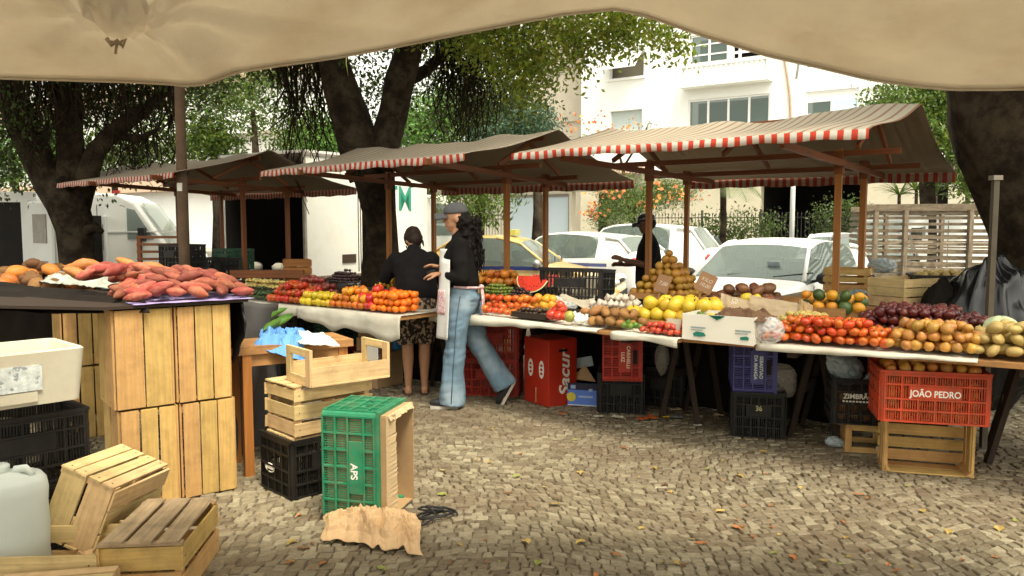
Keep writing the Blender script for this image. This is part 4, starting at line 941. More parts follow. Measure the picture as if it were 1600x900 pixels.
def wood_crate_obj(name, label, L, Wd, H, m, sides=3, ends=3, bottom=4, group=None, gap=.018, bgap=.006, post=.03, thick=.009, jit_=.003, solid_end=False, top=0):
    """slatted crate, base centred at the origin, long side along x, open top"""
    T = thing(name, label, 'crate', (0,0,0), 0, group)
    def slats(n, half, axis, W2, nm):
        mb = MB(); hh = (H-.004)/n
        for i in range(n):
            w = hh-gap*random.uniform(.6, 1.3) if n > 1 else hh; z = hh*(i+.5)+jit(jit_)
            if axis == 'x': mb.box((0, half, z), (W2, thick, w), Matrix.Rotation(jit(.006), 3, 'Y'), .0015)
            else: mb.box((half, 0, z), (thick, W2, w), Matrix.Rotation(jit(.006), 3, 'X'), .0015)
        if axis == 'x':
            mb.mi = 1
            for sx in (-1, 1):
                for i in range(n): mb.lathe([(.0035, 0), (.0035, .0015)], 6, (sx*(L/2-.03), half+(thick/2 if half > 0 else -thick/2-.0015), hh*(i+.5)), Matrix.Rotation(-PI/2, 3, 'X'))
        return mb.build(nm, [m, mat('rusty nails', (.06,.03,.02), .6)], T)
    for s in (-1, 1):
        slats(sides, s*(Wd/2-thick/2), 'x', L, 'side_panel'); slats(ends, s*(L/2-thick*1.6), 'y', Wd-2*thick-.001, 'end_panel')
    mb = MB()
    for i in range(bottom): 
        w = (Wd-.02)/bottom; mb.box((0, -Wd/2+.01+w*(i+.5), -.0052), (L, w-random.uniform(bgap, bgap*3), thick), None, .0015)
    mb.build('bottom_panel', m, T)
    for sx in (-1, 1):
        for sy in (-1, 1):
            b = MB(); b.prism([(sx*(L/2-.018), sy*(Wd/2-thick-.001), .002), (sx*(L/2-.018-post), sy*(Wd/2-thick-.001), .002), (sx*(L/2-.018), sy*(Wd/2-thick-post), .002)], (0, 0, H-.004)); b.build('corner_post', m, T)
    return T
def ori(x, y, z):
    """rotation whose local axes point along the given world vectors"""
    return Matrix((Vector(x).normalized(), Vector(y).normalized(), Vector(z).normalized())).transposed().to_euler()
def spot(px, py, z=0, dx=0, dy=0): q = on(px, py, z); return Vector((q.x+dx, q.y+dy, z))

def corner_place(T, corner, yaw, L, Wd, z, which):
    """put the base corner (sx, sy) of a crate on a measured point"""
    c, s = math.cos(yaw), math.sin(yaw); lx, ly = -which[0]*L/2, -which[1]*Wd/2
    T.location = (corner.x + c*lx - s*ly, corner.y + s*lx + c*ly, z); T.rotation_euler = (0, 0, yaw); return T

# ---- left heap of wooden crates standing on end under the sweet potatoes
yaw = R(38); c0 = on(186, 800, 0)
CW, CD, CHH = .300, .36, .53
G1 = 'upended wooden crates carrying the sweet potato board'
bx_ = Vector((math.cos(yaw), math.sin(yaw), 0)); by_ = Vector((-math.sin(yaw), math.cos(yaw), 0))
labs = ['upended wooden crate, lower left of the four under the sweet potatoes', 'upended wooden crate, lower right of the four, its middle gap showing blue paper', 'upended wooden crate, upper left of the four, with the widest plank', 'upended wooden crate, upper right of the four under the purple cloth']
for k in range(4):
    i, j = k % 2, k//2
    # crate length along z, opening away, its bottom boards facing the camera
    T = wood_crate_obj('wooden_crate', labs[k], CHH-.012, CW, CD, wood_crate, 2, 2, 3 if k != 2 else 2, G1, .012, .004, .03, .011)
    p = c0 + bx_*(i*(CW+.008)+CW/2+(.012 if j == 0 else 0)) + by_*(.004*j); zc = CHH*(j+.5)
    # local x -> up, local y -> along the row, local z -> away from the camera
    T.rotation_euler = ori((0,0,1), bx_*(1), (0,0,1)) if False else Matrix((Vector((0,0,1)), bx_, by_)).transposed().to_euler()
    T.location = (p.x, p.y, zc)
blue_paper = mat('blue printed carton', (.10,.14,.42), .7, .2, 20, col2=(.6,.6,.58), c2scale=30, c2lo=.5, c2hi=.55)
T = wthing('carton', 'blue printed carton seen through the gaps of the upended crates', 'box', c0+bx_*.3+by_*.2)
for z0, z1 in ((.03, .44), (.58, 1.0)):
    mb = MB(); q = c0+bx_*.305+by_*.15; mb.box((q.x, q.y, (z0+z1)/2), (.24, .1, z1-z0), Matrix.Rotation(yaw, 3, 'Z')); mb.build('panel', blue_paper, T)
# boards on top
ztop = 2*CHH+.004
def slab(name, label, cat, pts, z, th, m, grp=None):
    b = MB(); b.prism([(p.x, p.y, z) for p in pts], (0,0,th)); o = b.build(name, m); tag(o, label, cat, grp); return o
A = c0 + by_*(-.03) + bx_*(-.04); Bp = c0 + bx_*(.70) + by_*(-.03)
bd = [A, Bp, Bp+by_*.55+bx_*.03, Bp+by_*1.15-bx_*.2, A+by_*1.5-bx_*.5, A+by_*1.2-bx_*1.1]
slab('display_board', 'dark edged plywood board under the pink sweet potatoes', 'board', bd, ztop, .016, wood_dark)
purple = mat('purple sheet', (.30,.24,.46), .8, .15, 9, .2, 30)
def drape(name, label, cat, m, quad, z, fold=.015, hang=None, seed=0, nu=40, nv=30, amp=.006, thick=.003, parent=None):
    """a cloth lying on a surface; hang(u, v) returns how far it drops at (u, v)"""
    a, b, c, d = quad
    def f(s, t):
        p = a.lerp(b, s).lerp(d.lerp(c, s), t); n_ = noise.noise(Vector((s*6+seed, t*6, seed)))
        zz = z + amp*(1+n_) + fold*abs(noise.noise(Vector((s*3+seed*3, t*9, 1))))
        off = hang(s, t) if hang else 0
        return Vector((p.x, p.y, zz-off))
    mb = MB(); mb.grid(f, nu, nv); o = mb.build(name, m, parent, True); md = o.modifiers.new('t', 'SOLIDIFY'); md.thickness = thick
    if label: tag(o, label, cat)
    return o
q0 = c0+bx_*.10-by_*.045; q1 = c0+bx_*.72-by_*.045
drape('purple_cloth', 'lilac cloth edge under the nearest sweet potatoes', 'cloth', purple, (q0, q1, q1+by_*.5, q0+by_*.5), ztop+.018, .004, amp=.003, seed=2)
# black cloth hanging over the left part of the board
q0 = on(-140, 452, ztop+.02); q1 = c0+bx_*.17-by_*.05; w_ = (by_*.35)
drape('black_cloth', 'black cloth draped over the left edge of the sweet potato display', 'cloth', black_cloth, (on(-160, 470, ztop), q1-by_*.01, q1+by_*.22, on(-160, 430, ztop)), ztop+.02, .03, lambda s, t: max(0, (.35-t))*.30*(1-.45*s), seed=4, nu=60, amp=.012)
# lower board to the left (root vegetables), on more upended crates
G2 = 'upended crates behind the foam box'
for i, (px, lab) in enumerate([(128, 'upended wooden crate just right of the foam box, mostly in shadow')]):
    T = wood_crate_obj('wooden_crate', lab, .5, .30, .36, wood_crate, 2, 2, 3, G2, .02)
    q = on(px, 690, 0); T.rotation_euler = Matrix((Vector((0,0,1)), bx_, by_)).transposed().to_euler(); T.location = (q.x, q.y+.1, .255+.53*0)
    T2 = copy_tree(T); T2.location.z += .515; T2['label'] = 'upper upended crate just right of the foam box, two slats catching light'
T = wthing('trestle_table', 'dark low table behind the foam box carrying the brown roots', 'table', on(-40, 640, 0), None)
a = on(-230, 452, .98); b = on(150, 452, .98); mb = MB(); mb.prism([a, b, b+Vector((.3,1.1,0)), a+Vector((-.4,1.1,0))], (0,0,.02)); mb.build('tabletop', wood_dark, T)
for q in (a+Vector((.1,.2,0)), b+Vector((-.1,.2,0)), b+Vector((.1,.9,0)), a+Vector((.1,.9,0))): mb = MB(); mb.box((q.x, q.y, .49), (.05,.05,.98)); mb.build('leg', wood_dark, T)
mb = MB(); mb.beam(a+Vector((.1,.2,-.2)), b+Vector((-.1,.2,-.2)), .03, .09); mb.beam(a+Vector((.1,.2,-.45)), b+Vector((-.1,.2,-.45)), .03, .09); mb.build('rail', wood_board, T)

def skirt(a, b, z, label):  # added black sheets that darken the space under tables and behind the foam box
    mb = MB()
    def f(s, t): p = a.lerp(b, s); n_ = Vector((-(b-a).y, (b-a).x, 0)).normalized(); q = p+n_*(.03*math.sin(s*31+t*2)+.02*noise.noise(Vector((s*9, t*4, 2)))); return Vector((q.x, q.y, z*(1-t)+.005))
    mb.grid(f, 50, 8); o = mb.build('hanging_sheet', black_cloth, None, True); o.modifiers.new('t', 'SOLIDIFY').thickness = .004; tag(o, label, 'sheet', 'added sheets darkening the space behind the tables')
skirt(EA.P(-.5, 1.02), EA.P(EA.L, 1.02), .72, 'added dark sheet blocking light behind the far left table')
skirt(EB.P(-.5, 1.28), EB.P(EB.L, 1.28), .72, 'added dark sheet blocking light behind the middle table')
skirt(EC.P(0, 1.32), EC.P(EC.L*.80, 1.32), .72, 'added dark sheet blocking light behind the right table')
skirt(on(-260, 560, .5), on(128, 560, .5)+Vector((0,.3,0)), .98, 'added dark sheet standing in for the shade behind the foam box')
# ---- foam box on black crates
zt = .955; rc = on(134, 541, zt); lf = on(0, 555, zt); rb = on(61, 522, zt)
dx_ = (lf-rc); dx_.z = 0; dx_.normalize(); dy_ = Vector((dx_.y, -dx_.x, 0)); dy_ = dy_ if dy_.y > 0 else -dy_
Lf, Df, Hf = .62, .42, .235
T = wthing('foam_box', 'grubby white styrofoam box with a faded sticker on dark crates', 'box', rc+dx_*Lf/2+dy_*Df/2+Vector((0,0,-Hf-rc.z+zt)))
cxy = rc+dx_*Lf/2+dy_*Df/2; Mf = Matrix((dx_, dy_, Vector((0,0,1)))).transposed()
mb = MB()
# tapered open tub with thick walls
def tub(mb, L, D, H, wt, tp, c, M, fl=.03, seg=5, rr=.035):
    def ring(l, d, z):
        pts = []
        for sx, sy, a0 in ((1,1,0),(-1,1,90),(-1,-1,180),(1,-1,270)):
            for k in range(seg+1):
                a = R(a0+90*k/seg); pts.append(Vector((sx*(l/2-rr)+rr*math.cos(a), sy*(d/2-rr)+rr*math.sin(a), z)))
        return pts
    rings = [ring(L*tp, D*tp, 0), ring(L*(tp+1)/2, D*(tp+1)/2, H*.5), ring(L, D, H-.006), ring(L-.012, D-.012, H), ring(L-2*wt+.008, D-2*wt+.008, H), ring(L-2*wt, D-2*wt, H-.01), ring((L-2*wt)*tp, (D-2*wt)*tp, fl)]
    Vv = []; n = len(rings[0])
    for r_ in rings: Vv += [M @ p + c for p in r_]
    F = []
    for i in range(len(rings)-1):
        for j in range(n): F.append((i*n+j, i*n+(j+1)%n, (i+1)*n+(j+1)%n, (i+1)*n+j))
    F.append(tuple(reversed(range(n)))); F.append(tuple((len(rings)-1)*n+j for j in range(n))); mb.add(Vv, F)
base = Vector((cxy.x, cxy.y, zt-Hf)); tub(mb, Lf, Df, Hf, .03, .93, base, Mf); ob = mb.build('tub', foam, T, True)
ob.modifiers.new('e', 'EDGE_SPLIT').split_angle = R(40)
# sticker and moulded recess on the front face (local -y)
fo = base + Mf @ Vector((-.02, -Df/2*.972-.004, Hf*.52)); Rf = Mf
st = MB(); st.box(fo, (.22, .002, .11), Mf); st.build('sticker', mat('faded grey sticker', (.52,.56,.55), .6, .3, 40, col2=(.25,.28,.3), c2scale=28, c2lo=.56, c2hi=.6), T)
rc_ = MB(); rc_.box(base + Mf @ Vector((-.03, -Df/2*.95-.004, Hf*.17)), (.16, .006, .045), Mf); rc_.build('moulded_label', foam, T)
for k, (dz, lab) in enumerate(((.0, 'black plastic crate at the bottom under the foam box'), (.325, 'black plastic crate directly under the foam box'))):
    T = plastic_crate('plastic_crate', lab, .55, .36, .32, blk_pl, None, 'black crates in the shade')
    T.location = (cxy.x-.03, cxy.y+.14, dz); T.rotation_euler = (0, 0, math.atan2(dx_.y, dx_.x))

# ---- wooden side table with cloths
ztb = .755; tA = Vector((-1.63, 4.60, ztb)); tB = Vector((-1.0, 5.0, ztb)); td = (tB-tA).normalized(); tn = Vector((-td.y, td.x, 0)); tL = (tB-tA).length
T = wthing('side_table', 'small brown wooden table with a blue cloth and newspaper on top', 'table', tA.lerp(tB, .5)+tn*.25)
mb = MB(); mb.beam((tA+tn*.19).to_tuple(), (tB+tn*.19).to_tuple(), .38, .045); mb.build('tabletop', wood_board, T)
for u_, v_ in ((.09, .03), (tL-.06, .04), (.09, .34), (tL-.06, .34)):
    q = tA+td*u_+tn*v_; mb = MB(); mb.box((q.x, q.y, (ztb-.022)/2), (.055, .045, ztb-.024), Matrix.Rotation(math.atan2(td.y, td.x), 3, 'Z'), .003); mb.build('leg', wood_orange, T)
for v_ in (.03, .34): mb = MB(); mb.beam(tA+td*.1+tn*v_+Vector((0,0,-.06)), tA+td*(tL-.08)+tn*v_+Vector((0,0,-.06)), .02, .07); mb.build('apron_rail', wood_board, T)
blue_cloth = mat('blue cloth', (.10,.26,.56), .85, .15, 9, .2, 40); news = mat('newspaper', (.66,.66,.60), .85, .06, 30, col2=(.35,.35,.33), c2scale=60, c2lo=.56, c2hi=.62)
def crumple(name, label, cat, m, quad, z, h, seed, nu=26, nv=20, sc=5, thick=.003, edge=None):
    a, b, c, d = quad; rng = random.Random(seed); so_ = rng.uniform(0, 50)
    def f(s, t):
        p = a.lerp(b, s).lerp(d.lerp(c, s), t)
        r_ = 1-abs(noise.noise(Vector((s*sc+so_, t*sc, so_))))*2; r2 = abs(noise.noise(Vector((s*sc*2.3+so_, t*sc*2.3, so_+9))))
        env = min(1, min(s, 1-s, t, 1-t)*5)
        zz = z + h*max(0, r_)*env*.8 + h*.35*r2 + .004
        w = .02*noise.noise(Vector((s*4, t*4, so_+3)))
        return Vector((p.x+w, p.y+w, zz - (edge(s, t) if edge else 0)))
    mb = MB(); mb.grid(f, nu, nv); o = mb.build(name, m, None, False); md = o.modifiers.new('t', 'SOLIDIFY'); md.thickness = thick; tag(o, label, cat); return o
crumple('blue_cloth', 'crumpled bright blue cloth hanging over the side table edge', 'cloth', blue_cloth, (on(400, 545, .76), on(480, 546, .76), on(478, 522, .78), on(408, 514, .78)), .782, .055, 3, edge=lambda s, t: max(0, (.18-t))*.45*(.3+s))
crumple('newspaper', 'folded white newspaper beside the blue cloth', 'newspaper', news, (on(470, 541, .78), on(530, 545, .78), on(518, 528, .79), on(452, 517, .79)), .79, .035, 5, sc=3)

# ---- black crate, pale crate and handled tray beside the table
yw = R(44)
bc = on(457, 783, 0)
T = plastic_crate('plastic_crate', 'black plastic crate with an oval emblem under the pale slatted crate', .46, .36, .325, blk_pl, None, None, logo=False)
corner_place(T, bc, yw, .46, .36, 0, (-1, -1))
em = MB()
for k in range(24):
    pass
lg = MB(); lg.tube([(-.235, .06+.05*math.cos(t*PI/12)*-1, .135+.024*math.sin(t*PI/12)) for t in range(25)], .0028, 5); lg.build('emblem', white_ink, T)
lg = MB(); lg.box((-.236, .06, .135), (.004, .075, .016)); lg.build('emblem_bar', white_ink, T)
T = wood_crate_obj('wooden_crate', 'pale slatted crate standing on the black crate with the emblem', .50, .34, .285, wood_pale, 3, 3, 4, None, .03)
corner_place(T, on(461, 688, .335), yw, .50, .34, .338, (-1, -1))
# rows of slats on its top (it is turned over)
mb = MB()
for i in range(3): mb.box((0, -.115+.115*i, .283), (.495, .095, .008), None, .001)
mb.build('lid_panel', wood_pale, T)
T = thing('fruit_tray', 'shallow pale wooden tray with raised end handles on top of the slatted crate', 'tray', (0,0,0)); HT = .095; HL = .2; Lt, Wt = .50, .30
for s in (-1, 1): mb = MB(); mb.box((0, s*(Wt/2-.006), HT/2+.008), (Lt-.02, .011, HT)); mb.build('side_panel', wood_pale, T)
mb = MB(); [mb.box((0, -Wt/2+.03+.08*i, .004), (Lt-.02, .07, .008)) for i in range(4)]; mb.build('bottom_panel', wood_pale, T)
for s in (-1, 1):
    mb = MB(); mb.box((s*(Lt/2-.012), -Wt/2+.03, HL/2), (.018, .052, HL)); mb.box((s*(Lt/2-.012), Wt/2-.03, HL/2), (.018, .052, HL)); mb.box((s*(Lt/2-.0125), 0, HL-.02), (.019, Wt-.115, .04)); mb.box((s*(Lt/2-.0125), 0, .025), (.019, Wt-.115, .05)); mb.build('handle_frame', wood_pale, T)
mb = MB(); mb.box((Lt/2-.03, .0, HL-.085), (.004, .12, .085)); mb.build('label_card', mat('grey card', (.35,.37,.38), .8, .1, 20), T)
corner_place(T, on(484, 606, .63), R(40), Lt, Wt, .628, (-1, -1))

# ---- green crate standing on end with a carton inside
ga = R(-14); gx = Vector((math.cos(ga), math.sin(ga), 0)); gy = Vector((-gx.y, gx.x, 0))   # gx: from crate bottom towards its opening
gc = on(505, 812, 0)
T = plastic_crate('plastic_crate', 'green plastic crate standing on end with a torn carton inside', .555, .36, .31, grn_pl, 'APS', None, tsize=.05, tsx=1.0)
T.rotation_euler = Matrix((Vector((0,0,-1)), gy, gx)).transposed().to_euler()
c_ = gc + gx*0 + gy*.18; T.location = (c_.x, c_.y, .285)
for ch in T.children:
    if ch.name.startswith('lettering'): ch.location = (.02, -.1910, .178)
TC = wthing('carton', 'open torn cardboard carton standing inside the green crate', 'box', c_+gx*.2)
def gp(u_, v_, z_): q = gc+gx*u_+gy*v_; return Vector((q.x, q.y, z_))
def gbox(mb, u0, u1, v0, v1, z0, z1, j=0): q = gp((u0+u1)/2, (v0+v1)/2, (z0+z1)/2); mb.box(q, (abs(u1-u0), abs(v1-v0), abs(z1-z0)), Matrix.Rotation(ga, 3, 'Z'), j)
mb = MB(); gbox(mb, .03, .345, .012, .018, .02, .545); mb.build('side_panel', cardboard, TC)
mb = MB(); gbox(mb, .03, .36, .34, .346, .02, .55); mb.build('side_panel', cardboard, TC)
mb = MB(); gbox(mb, .03, .352, .018, .34, .545, .551); mb.build('top_panel', cardboard, TC)
mb = MB(); gbox(mb, .03, .352, .018, .34, .02, .026); mb.build('base_panel', cardboard, TC)
mb = MB(); gbox(mb, .024, .03, .012, .346, .02, .55); mb.build('back_panel', cardboard, TC)
# torn flap along the near edge of the opening
mb = MB(); N = 46; top = []; bot = []
for i in range(N+1):
    z = .03+.52*i/N; w = .075+.016*noise.noise(Vector((i*.45, 0, 0)))+.012*(i % 2)*random.random()+.02*(1-i/N); top.append((z, w))
for i in range(N):
    z0, w0 = top[i]; z1, w1 = top[i+1]
    P4 = [gp(.345, .006, z0), gp(.345, .006, z1), gp(.362, .006+w1, z1), gp(.362, .006+w0, z0)]
    mb.add(P4+[p+gx*.005 for p in P4], [(0,1,2,3),(4,7,6,5),(3,2,6,7),(0,4,5,1),(0,3,7,4),(1,5,6,2)])
for i in range(16):
    v0 = .02+.32*i/16; v1 = v0+.02; h0 = .02+.012*random.random(); P4 = [gp(.348, v0, .553), gp(.348, v1, .553), gp(.364, v1, .553-h0), gp(.364, v0, .553-h0)]; mb.add(P4+[p+gx*.004 for p in P4], [(0,1,2,3),(4,7,6,5),(3,2,6,7),(0,4,5,1),(0,3,7,4),(1,5,6,2)])
mb.build('torn_flap', cardboard_pale, TC)

# ---- crumpled paper and strap on the ground
PQ = (on(500, 846, 0), on(662, 874, 0), on(650, 812, 0), on(520, 812, 0))
def paper_pile():
    a, b, c, d = PQ
    def f(s, t):
        p = a.lerp(b, s).lerp(d.lerp(c, s), t); w = noise.noise(Vector((s*5, t*3, 7))); r_ = 1-2*abs(noise.noise(Vector((s*6, t*4, 2)))); r2 = abs(noise.noise(Vector((s*17, t*12, 5))))
        env = math.sin(PI*min(1, max(0, s*.9+.05)))**.5
        r3 = abs(noise.noise(Vector((s*31+t*9, t*26, 8)))); z = .022 + .085*env*max(.05, math.sin(PI*(t*.9+.05)))*(.70+.5*r_) + .028*r2*env + .014*r3
        if t < .16: z = .018+.03*abs(noise.noise(Vector((s*8, 1, 3))))+z*t*3
        return Vector((p.x+.03*w, p.y+.05*noise.noise(Vector((s*7, t*2, 11))), z))
    mb = MB(); mb.grid(f, 96, 48); o = mb.build('wrapping_paper', paper_tan, None, False); md = o.modifiers.new('t', 'SOLIDIFY'); md.thickness = .003; tag(o, 'crumpled tan wrapping paper lying in front of the green crate', 'paper')
paper_pile()
T = wthing('strap', 'tangled black strap on the paving right of the green crate', 'strap', on(682, 812, 0)); mb = MB(); sc_ = on(684, 812, 0)
rng = random.Random(5); pts = []
for i in range(90):
    t = i/90; a = t*2*PI*3.3; r_ = .05+.035*math.sin(a*.7+1); pts.append((sc_.x-.01+r_*1.35*math.cos(a)-.02*math.sin(t*9), sc_.y+.02+r_*.8*math.sin(a*1.05), .014+.045*abs(math.sin(t*7))*(1-t)+.004*rng.random()))
mb.tube(pts, .006, 6); mb.tube([(sc_.x-.06, sc_.y+.05, .05), (sc_.x-.04, sc_.y, .06), (sc_.x, sc_.y-.03, .03), (sc_.x-.06, sc_.y-.09, .01), (sc_.x-.11, sc_.y-.11, .008)], .006, 6); mb.build('webbing', blade, T, True)

# ---- foreground bottom left: jug, three wooden crates
q = on(14, 842, 0); T = thing('plastic_jug', 'cloudy pale blue plastic drum at the left edge', 'jug', (-2.10, 3.27, .012))
jug = mat('cloudy jug plastic', (.74,.79,.75), .4, .06, 4, transl=.4)
mb = MB(); mb.lathe([(.0, .002), (.13, .004), (.155, .02), (.16, .06), (.157, .1), (.162, .2), (.157, .28), (.162, .33), (.155, .365), (.135, .385), (.06, .395), (.055, .4)], 28, (0,0,0)); T.scale = (.87, .87, 1.14); mb.build('body', jug, T, True)
mb = MB(); mb.lathe([(.052, .396), (.055, .42), (.05, .425), (0, .425)], 20, (-.06,0,0)); mb.build('cap', jug, T, True); mb = MB(); mb.tube([(.02,0,.388),(.03,0,.41),(.08,0,.415),(.115,0,.39)], .014, 10); mb.build('handle', jug, T, True)

cr = on(285, 849, .24); cr2 = on(340, 782, .24); yv = (cr2-cr).normalized(); y2 = math.atan2(yv.y, yv.x)
T = wood_crate_obj('wooden_crate', 'weathered slatted crate lying upside down at the lower left, grey boards on top', .50, .33, .24, wood_crate, 2, 2, 3, None, .02)
corner_place(T, cr, y2, .50, .33, .002, (-1, -1))
mb = MB(); 
for i in range(3): mb.box((0, -.105+.107*i, .246), (.505, .082+.012*(i % 2), .010), Matrix.Rotation(jit(.015), 3, 'Z'), .003)
mb.build('lid_panel', wood_grey, T)
mb = MB()
for s in (-1, 1): mb.box((s*.235, 0, .236), (.03, .325, .012))
mb.build('batten', wood_grey, T)
T = wood_crate_obj('wooden_crate', 'open pale slatted crate at the bottom left corner below the tilted crate', .62, .35, .22, wood_pale, 2, 2, 3, None, .03)
corner_place(T, on(150, 862, .22), R(180+4), .62, .35, .002, (-1, 1))
T = wood_crate_obj('wooden_crate', 'pale crate tilted on its side on top of the bottom left crate', .44, .33, .27, wood_pale, 4, 2, 3, None, .012)
zl = -Vector((.9, -.12, -.35)).normalized(); xl = Vector((.09, .963, -.06)); xl = (xl - zl*xl.dot(zl)).normalized(); yl = zl.cross(xl)
Mt = Matrix((xl, yl, zl)).transposed(); anc = at(180, 763, 3.35)
T.rotation_euler = Mt.to_euler(); T.location = anc - Mt @ Vector((-.22, -.165, 0))
T = wood_crate_obj('wooden_crate', 'small pale crate corner poking in at the very bottom of the frame', .40, .28, .16, wood_pale, 2, 2, 4, None, .02)
q = on(118, 905, .12); T.rotation_euler = (R(180), 0, R(12)); T.location = (q.x, q.y-.16, .165)
# small block and stray slat

# ================================================================ UNDER THE TABLES
# cartons and crates left of the shopper
GU = 'crates stored under the far left table'
T = plastic_crate('plastic_crate', 'dark green plastic crate in the shade under the peppers', .55, .36, .31, dgrn_pl, None, GU, fine=False); q = on(520, 600, 0); T.rotation_euler = (0, R(90), EA.ang()); T.location = (q.x-.1, q.y+.35, .29)
for i, (px, py, lab) in enumerate([(455, 640, 'black plastic crate under the far left table beside the dark green one'), (425, 660, 'black plastic crate farther left under the far left table')]):
    T2 = plastic_crate('plastic_crate', lab, .55, .36, .31, blk_pl, None, GU, fine=False) if i == 0 else copy_tree(T2); T2['label'] = lab; q = on(px, 600, 0); T2.location = (q.x-.1, q.y+.5, .31 if i == 0 else 0); T2.rotation_euler = (0, 0, EA.ang())
def carton(name, label, c, yaw, L, D, H, m, open_top=False, hole=True, group=None):
    T = thing(name, label, 'box', (c.x, c.y, c.z), yaw, group); mb = MB(); t = .005
    mb.box((0, -D/2+t/2, H/2), (L, t, H)); mb.box((0, D/2-t/2, H/2), (L, t, H)); mb.box((-L/2+t/2, 0, H/2), (t, D-2*t, H)); mb.box((L/2-t/2, 0, H/2), (t, D-2*t, H)); mb.box((0,0,t/2), (L-2*t, D-2*t, t)); mb.build('walls', m, T)
    mb = MB()
    if open_top: 
        mb.box((0, -D/2-.02, H+.03), (L-.02, .004, .07), Matrix.Rotation(R(-30), 3, 'X')); mb.box((0, D/2+.02, H+.03), (L-.02, .004, .07), Matrix.Rotation(R(30), 3, 'X'))
    else: mb.box((-L/4-.0005, 0, H+.002), (L/2-.003, D, .004)); mb.box((L/4+.0005, 0, H+.002), (L/2-.003, D, .004))
    mb.build('flaps', m, T)
    if hole: mb = MB(); mb.box((0, -D/2-.001, H*.68), (.08, .003, .024)); mb.build('hand_hole', dark_in, T)
    return T
q = on(592, 600, 0); carton('carton', 'brown cardboard carton with a hand hole standing on the paving left of the shopper', q, R(-35), .30, .34, .31, cardboard, group='brown cartons')
q2 = Vector((q.x-.03, q.y+.05, .317)); carton('carton', 'small brown carton stacked on the one with the hand hole', q2, R(-30), .26, .25, .12, cardboard, group='brown cartons')
q3 = Vector((q.x-.06, q.y+.08, .442)); carton('carton', 'top brown carton of the little stack left of the shopper', q3, R(-38), .2, .2, .17, cardboard, group='brown cartons')
q = on(545, 590, 0); T = plastic_crate('plastic_crate', 'red plastic crate of tomatoes in the shade behind the handled tray', .5, .34, .2, red_pl, None, GU, fine=False); T.location = (q.x, q.y+.3, .12); T.rotation_euler = (0, 0, EA.ang())
# red crates behind the capped woman
q = on(790, 622, 0)
T = plastic_crate('plastic_crate', 'lower red plastic crate of the pair behind the big red carton', .50, .34, .315, red_pl, None, 'red plastic crates'); T.location = (q.x-.12, q.y+.25, 0); T.rotation_euler = (0, 0, R(-8))
T2 = copy_tree(T); T2['label'] = 'upper red plastic crate of the pair, right under the greyish cloth'; T2.location = (q.x-.12, q.y+.24, .318)
# big red carton
red_card = mat('red printed carton', (.44,.025,.008), .45, .12, 5, dirt=(.3,.03,.02), dirt_amt=.4, coat=.2)
q = on(857, 637, 0); ya = R(35)
T = thing('carton', 'tall red printed carton with white cursive lettering and two emblems', 'box', (0,0,0)); Lc, Dc, Hc = .30, .34, .55
mb = MB(); mb.box((0,0,Hc/2), (Lc, Dc, Hc)); w = mb.build('walls', red_card, T); bv = w.modifiers.new('b', 'BEVEL'); bv.width = .006; bv.segments = 2
mb = MB(); mb.box((0, 0, Hc+.002), (Lc-.006, Dc-.006, .004)); mb.build('lid', red_card, T)
# faces: camera sees local -x face (left, two emblems) and local -y face (right, lettering)
text('Sacur', .15, (.02, -Dc/2-.0015, .26), (PI/2, -PI/2, 0), white_ink, T, sx=1.15, shear=.3, bold=.003)
mb = MB(); mb.box((.0, -Dc/2-.001, .46), (.09, .003, .022)); mb.build('hand_hole', dark_in, T)
for yy in (-.075, .075):
    zc = .30; pts = [(-Lc/2-.0015, yy+.036*math.sin(a)*(1 if abs(math.sin(a)) < .99 else 1.3), zc+.075*math.cos(a)) for a in [2*PI*k/22 for k in range(22)]]
    mb = MB(); mb.add(pts, [tuple(range(22))]); mb.build('emblem', white_ink, T)
    for dz in (-.034, .0, .034): 
        mb = MB(); ctr = (-Lc/2-.003, yy, zc+dz); mb.add([(ctr[0], ctr[1]+.017*math.sin(a), ctr[2]+.011*math.cos(a)) for a in [2*PI*k/10 for k in range(10)]], [tuple(range(10))]); mb.build('emblem_mark', red_card, T)
mb = MB(); mb.box((-Lc/2-.002, 0, .08), (.003, .008, .12)); mb.build('seam', cardboard_pale, T)
corner_place(T, q, ya, Lc, Dc, 0, (-1, -1))
# blue and dark carton with an open lid
blue_card = mat('blue printed card', (.10,.20,.62), .6, .1, 9); lid_card = mat('pale blue lid', (.35,.42,.45), .7, .1, 9)
q = on(932, 636, 0); T = thing('carton', 'low blue printed carton with an open flap between the red carton and the black crates', 'box', (0,0,0)); Lc, Dc, Hc = .24, .30, .19
mb = MB(); mb.box((0, -Dc/2+.004, Hc*.36), (Lc, .006, Hc*.70)); mb.box((-Lc/2+.004, 0, Hc*.36), (.006, Dc-.016, Hc*.7)); mb.box((Lc/2-.004, 0, Hc*.36), (.006, Dc-.016, Hc*.7)); mb.box((0, Dc/2-.004, Hc*.36), (Lc, .006, Hc*.7)); mb.build('walls', blue_card, T)
mb = MB(); mb.box((0, -Dc/2+.004, Hc*.86), (Lc, .007, Hc*.28)); mb.build('dark_band', mat('dark printed band', (.02,.02,.05), .6), T)
mb = MB(); mb.prism([(-Lc/2, -.02, Hc+.01), (Lc/2-.02, -.06, Hc), (0, 0, Hc+.13)], (0, .006, 0)); mb.build('flap', cardboard, T)
mb = MB(); mb.box((-.04, .04, Hc+.14), (.20, .012, .085), Matrix.Rotation(R(-12), 3, 'Y')); mb.build('lid', lid_card, T)
mb = MB(); mb.lathe([(0, 0), (.038, 0), (.038, .002), (0, .002)], 18, (-.09, -Dc/2+.0, .075), Matrix.Rotation(PI/2, 3, 'X')); mb.build('round_print', mat('yellow print', (.6,.5,.05), .6), T)
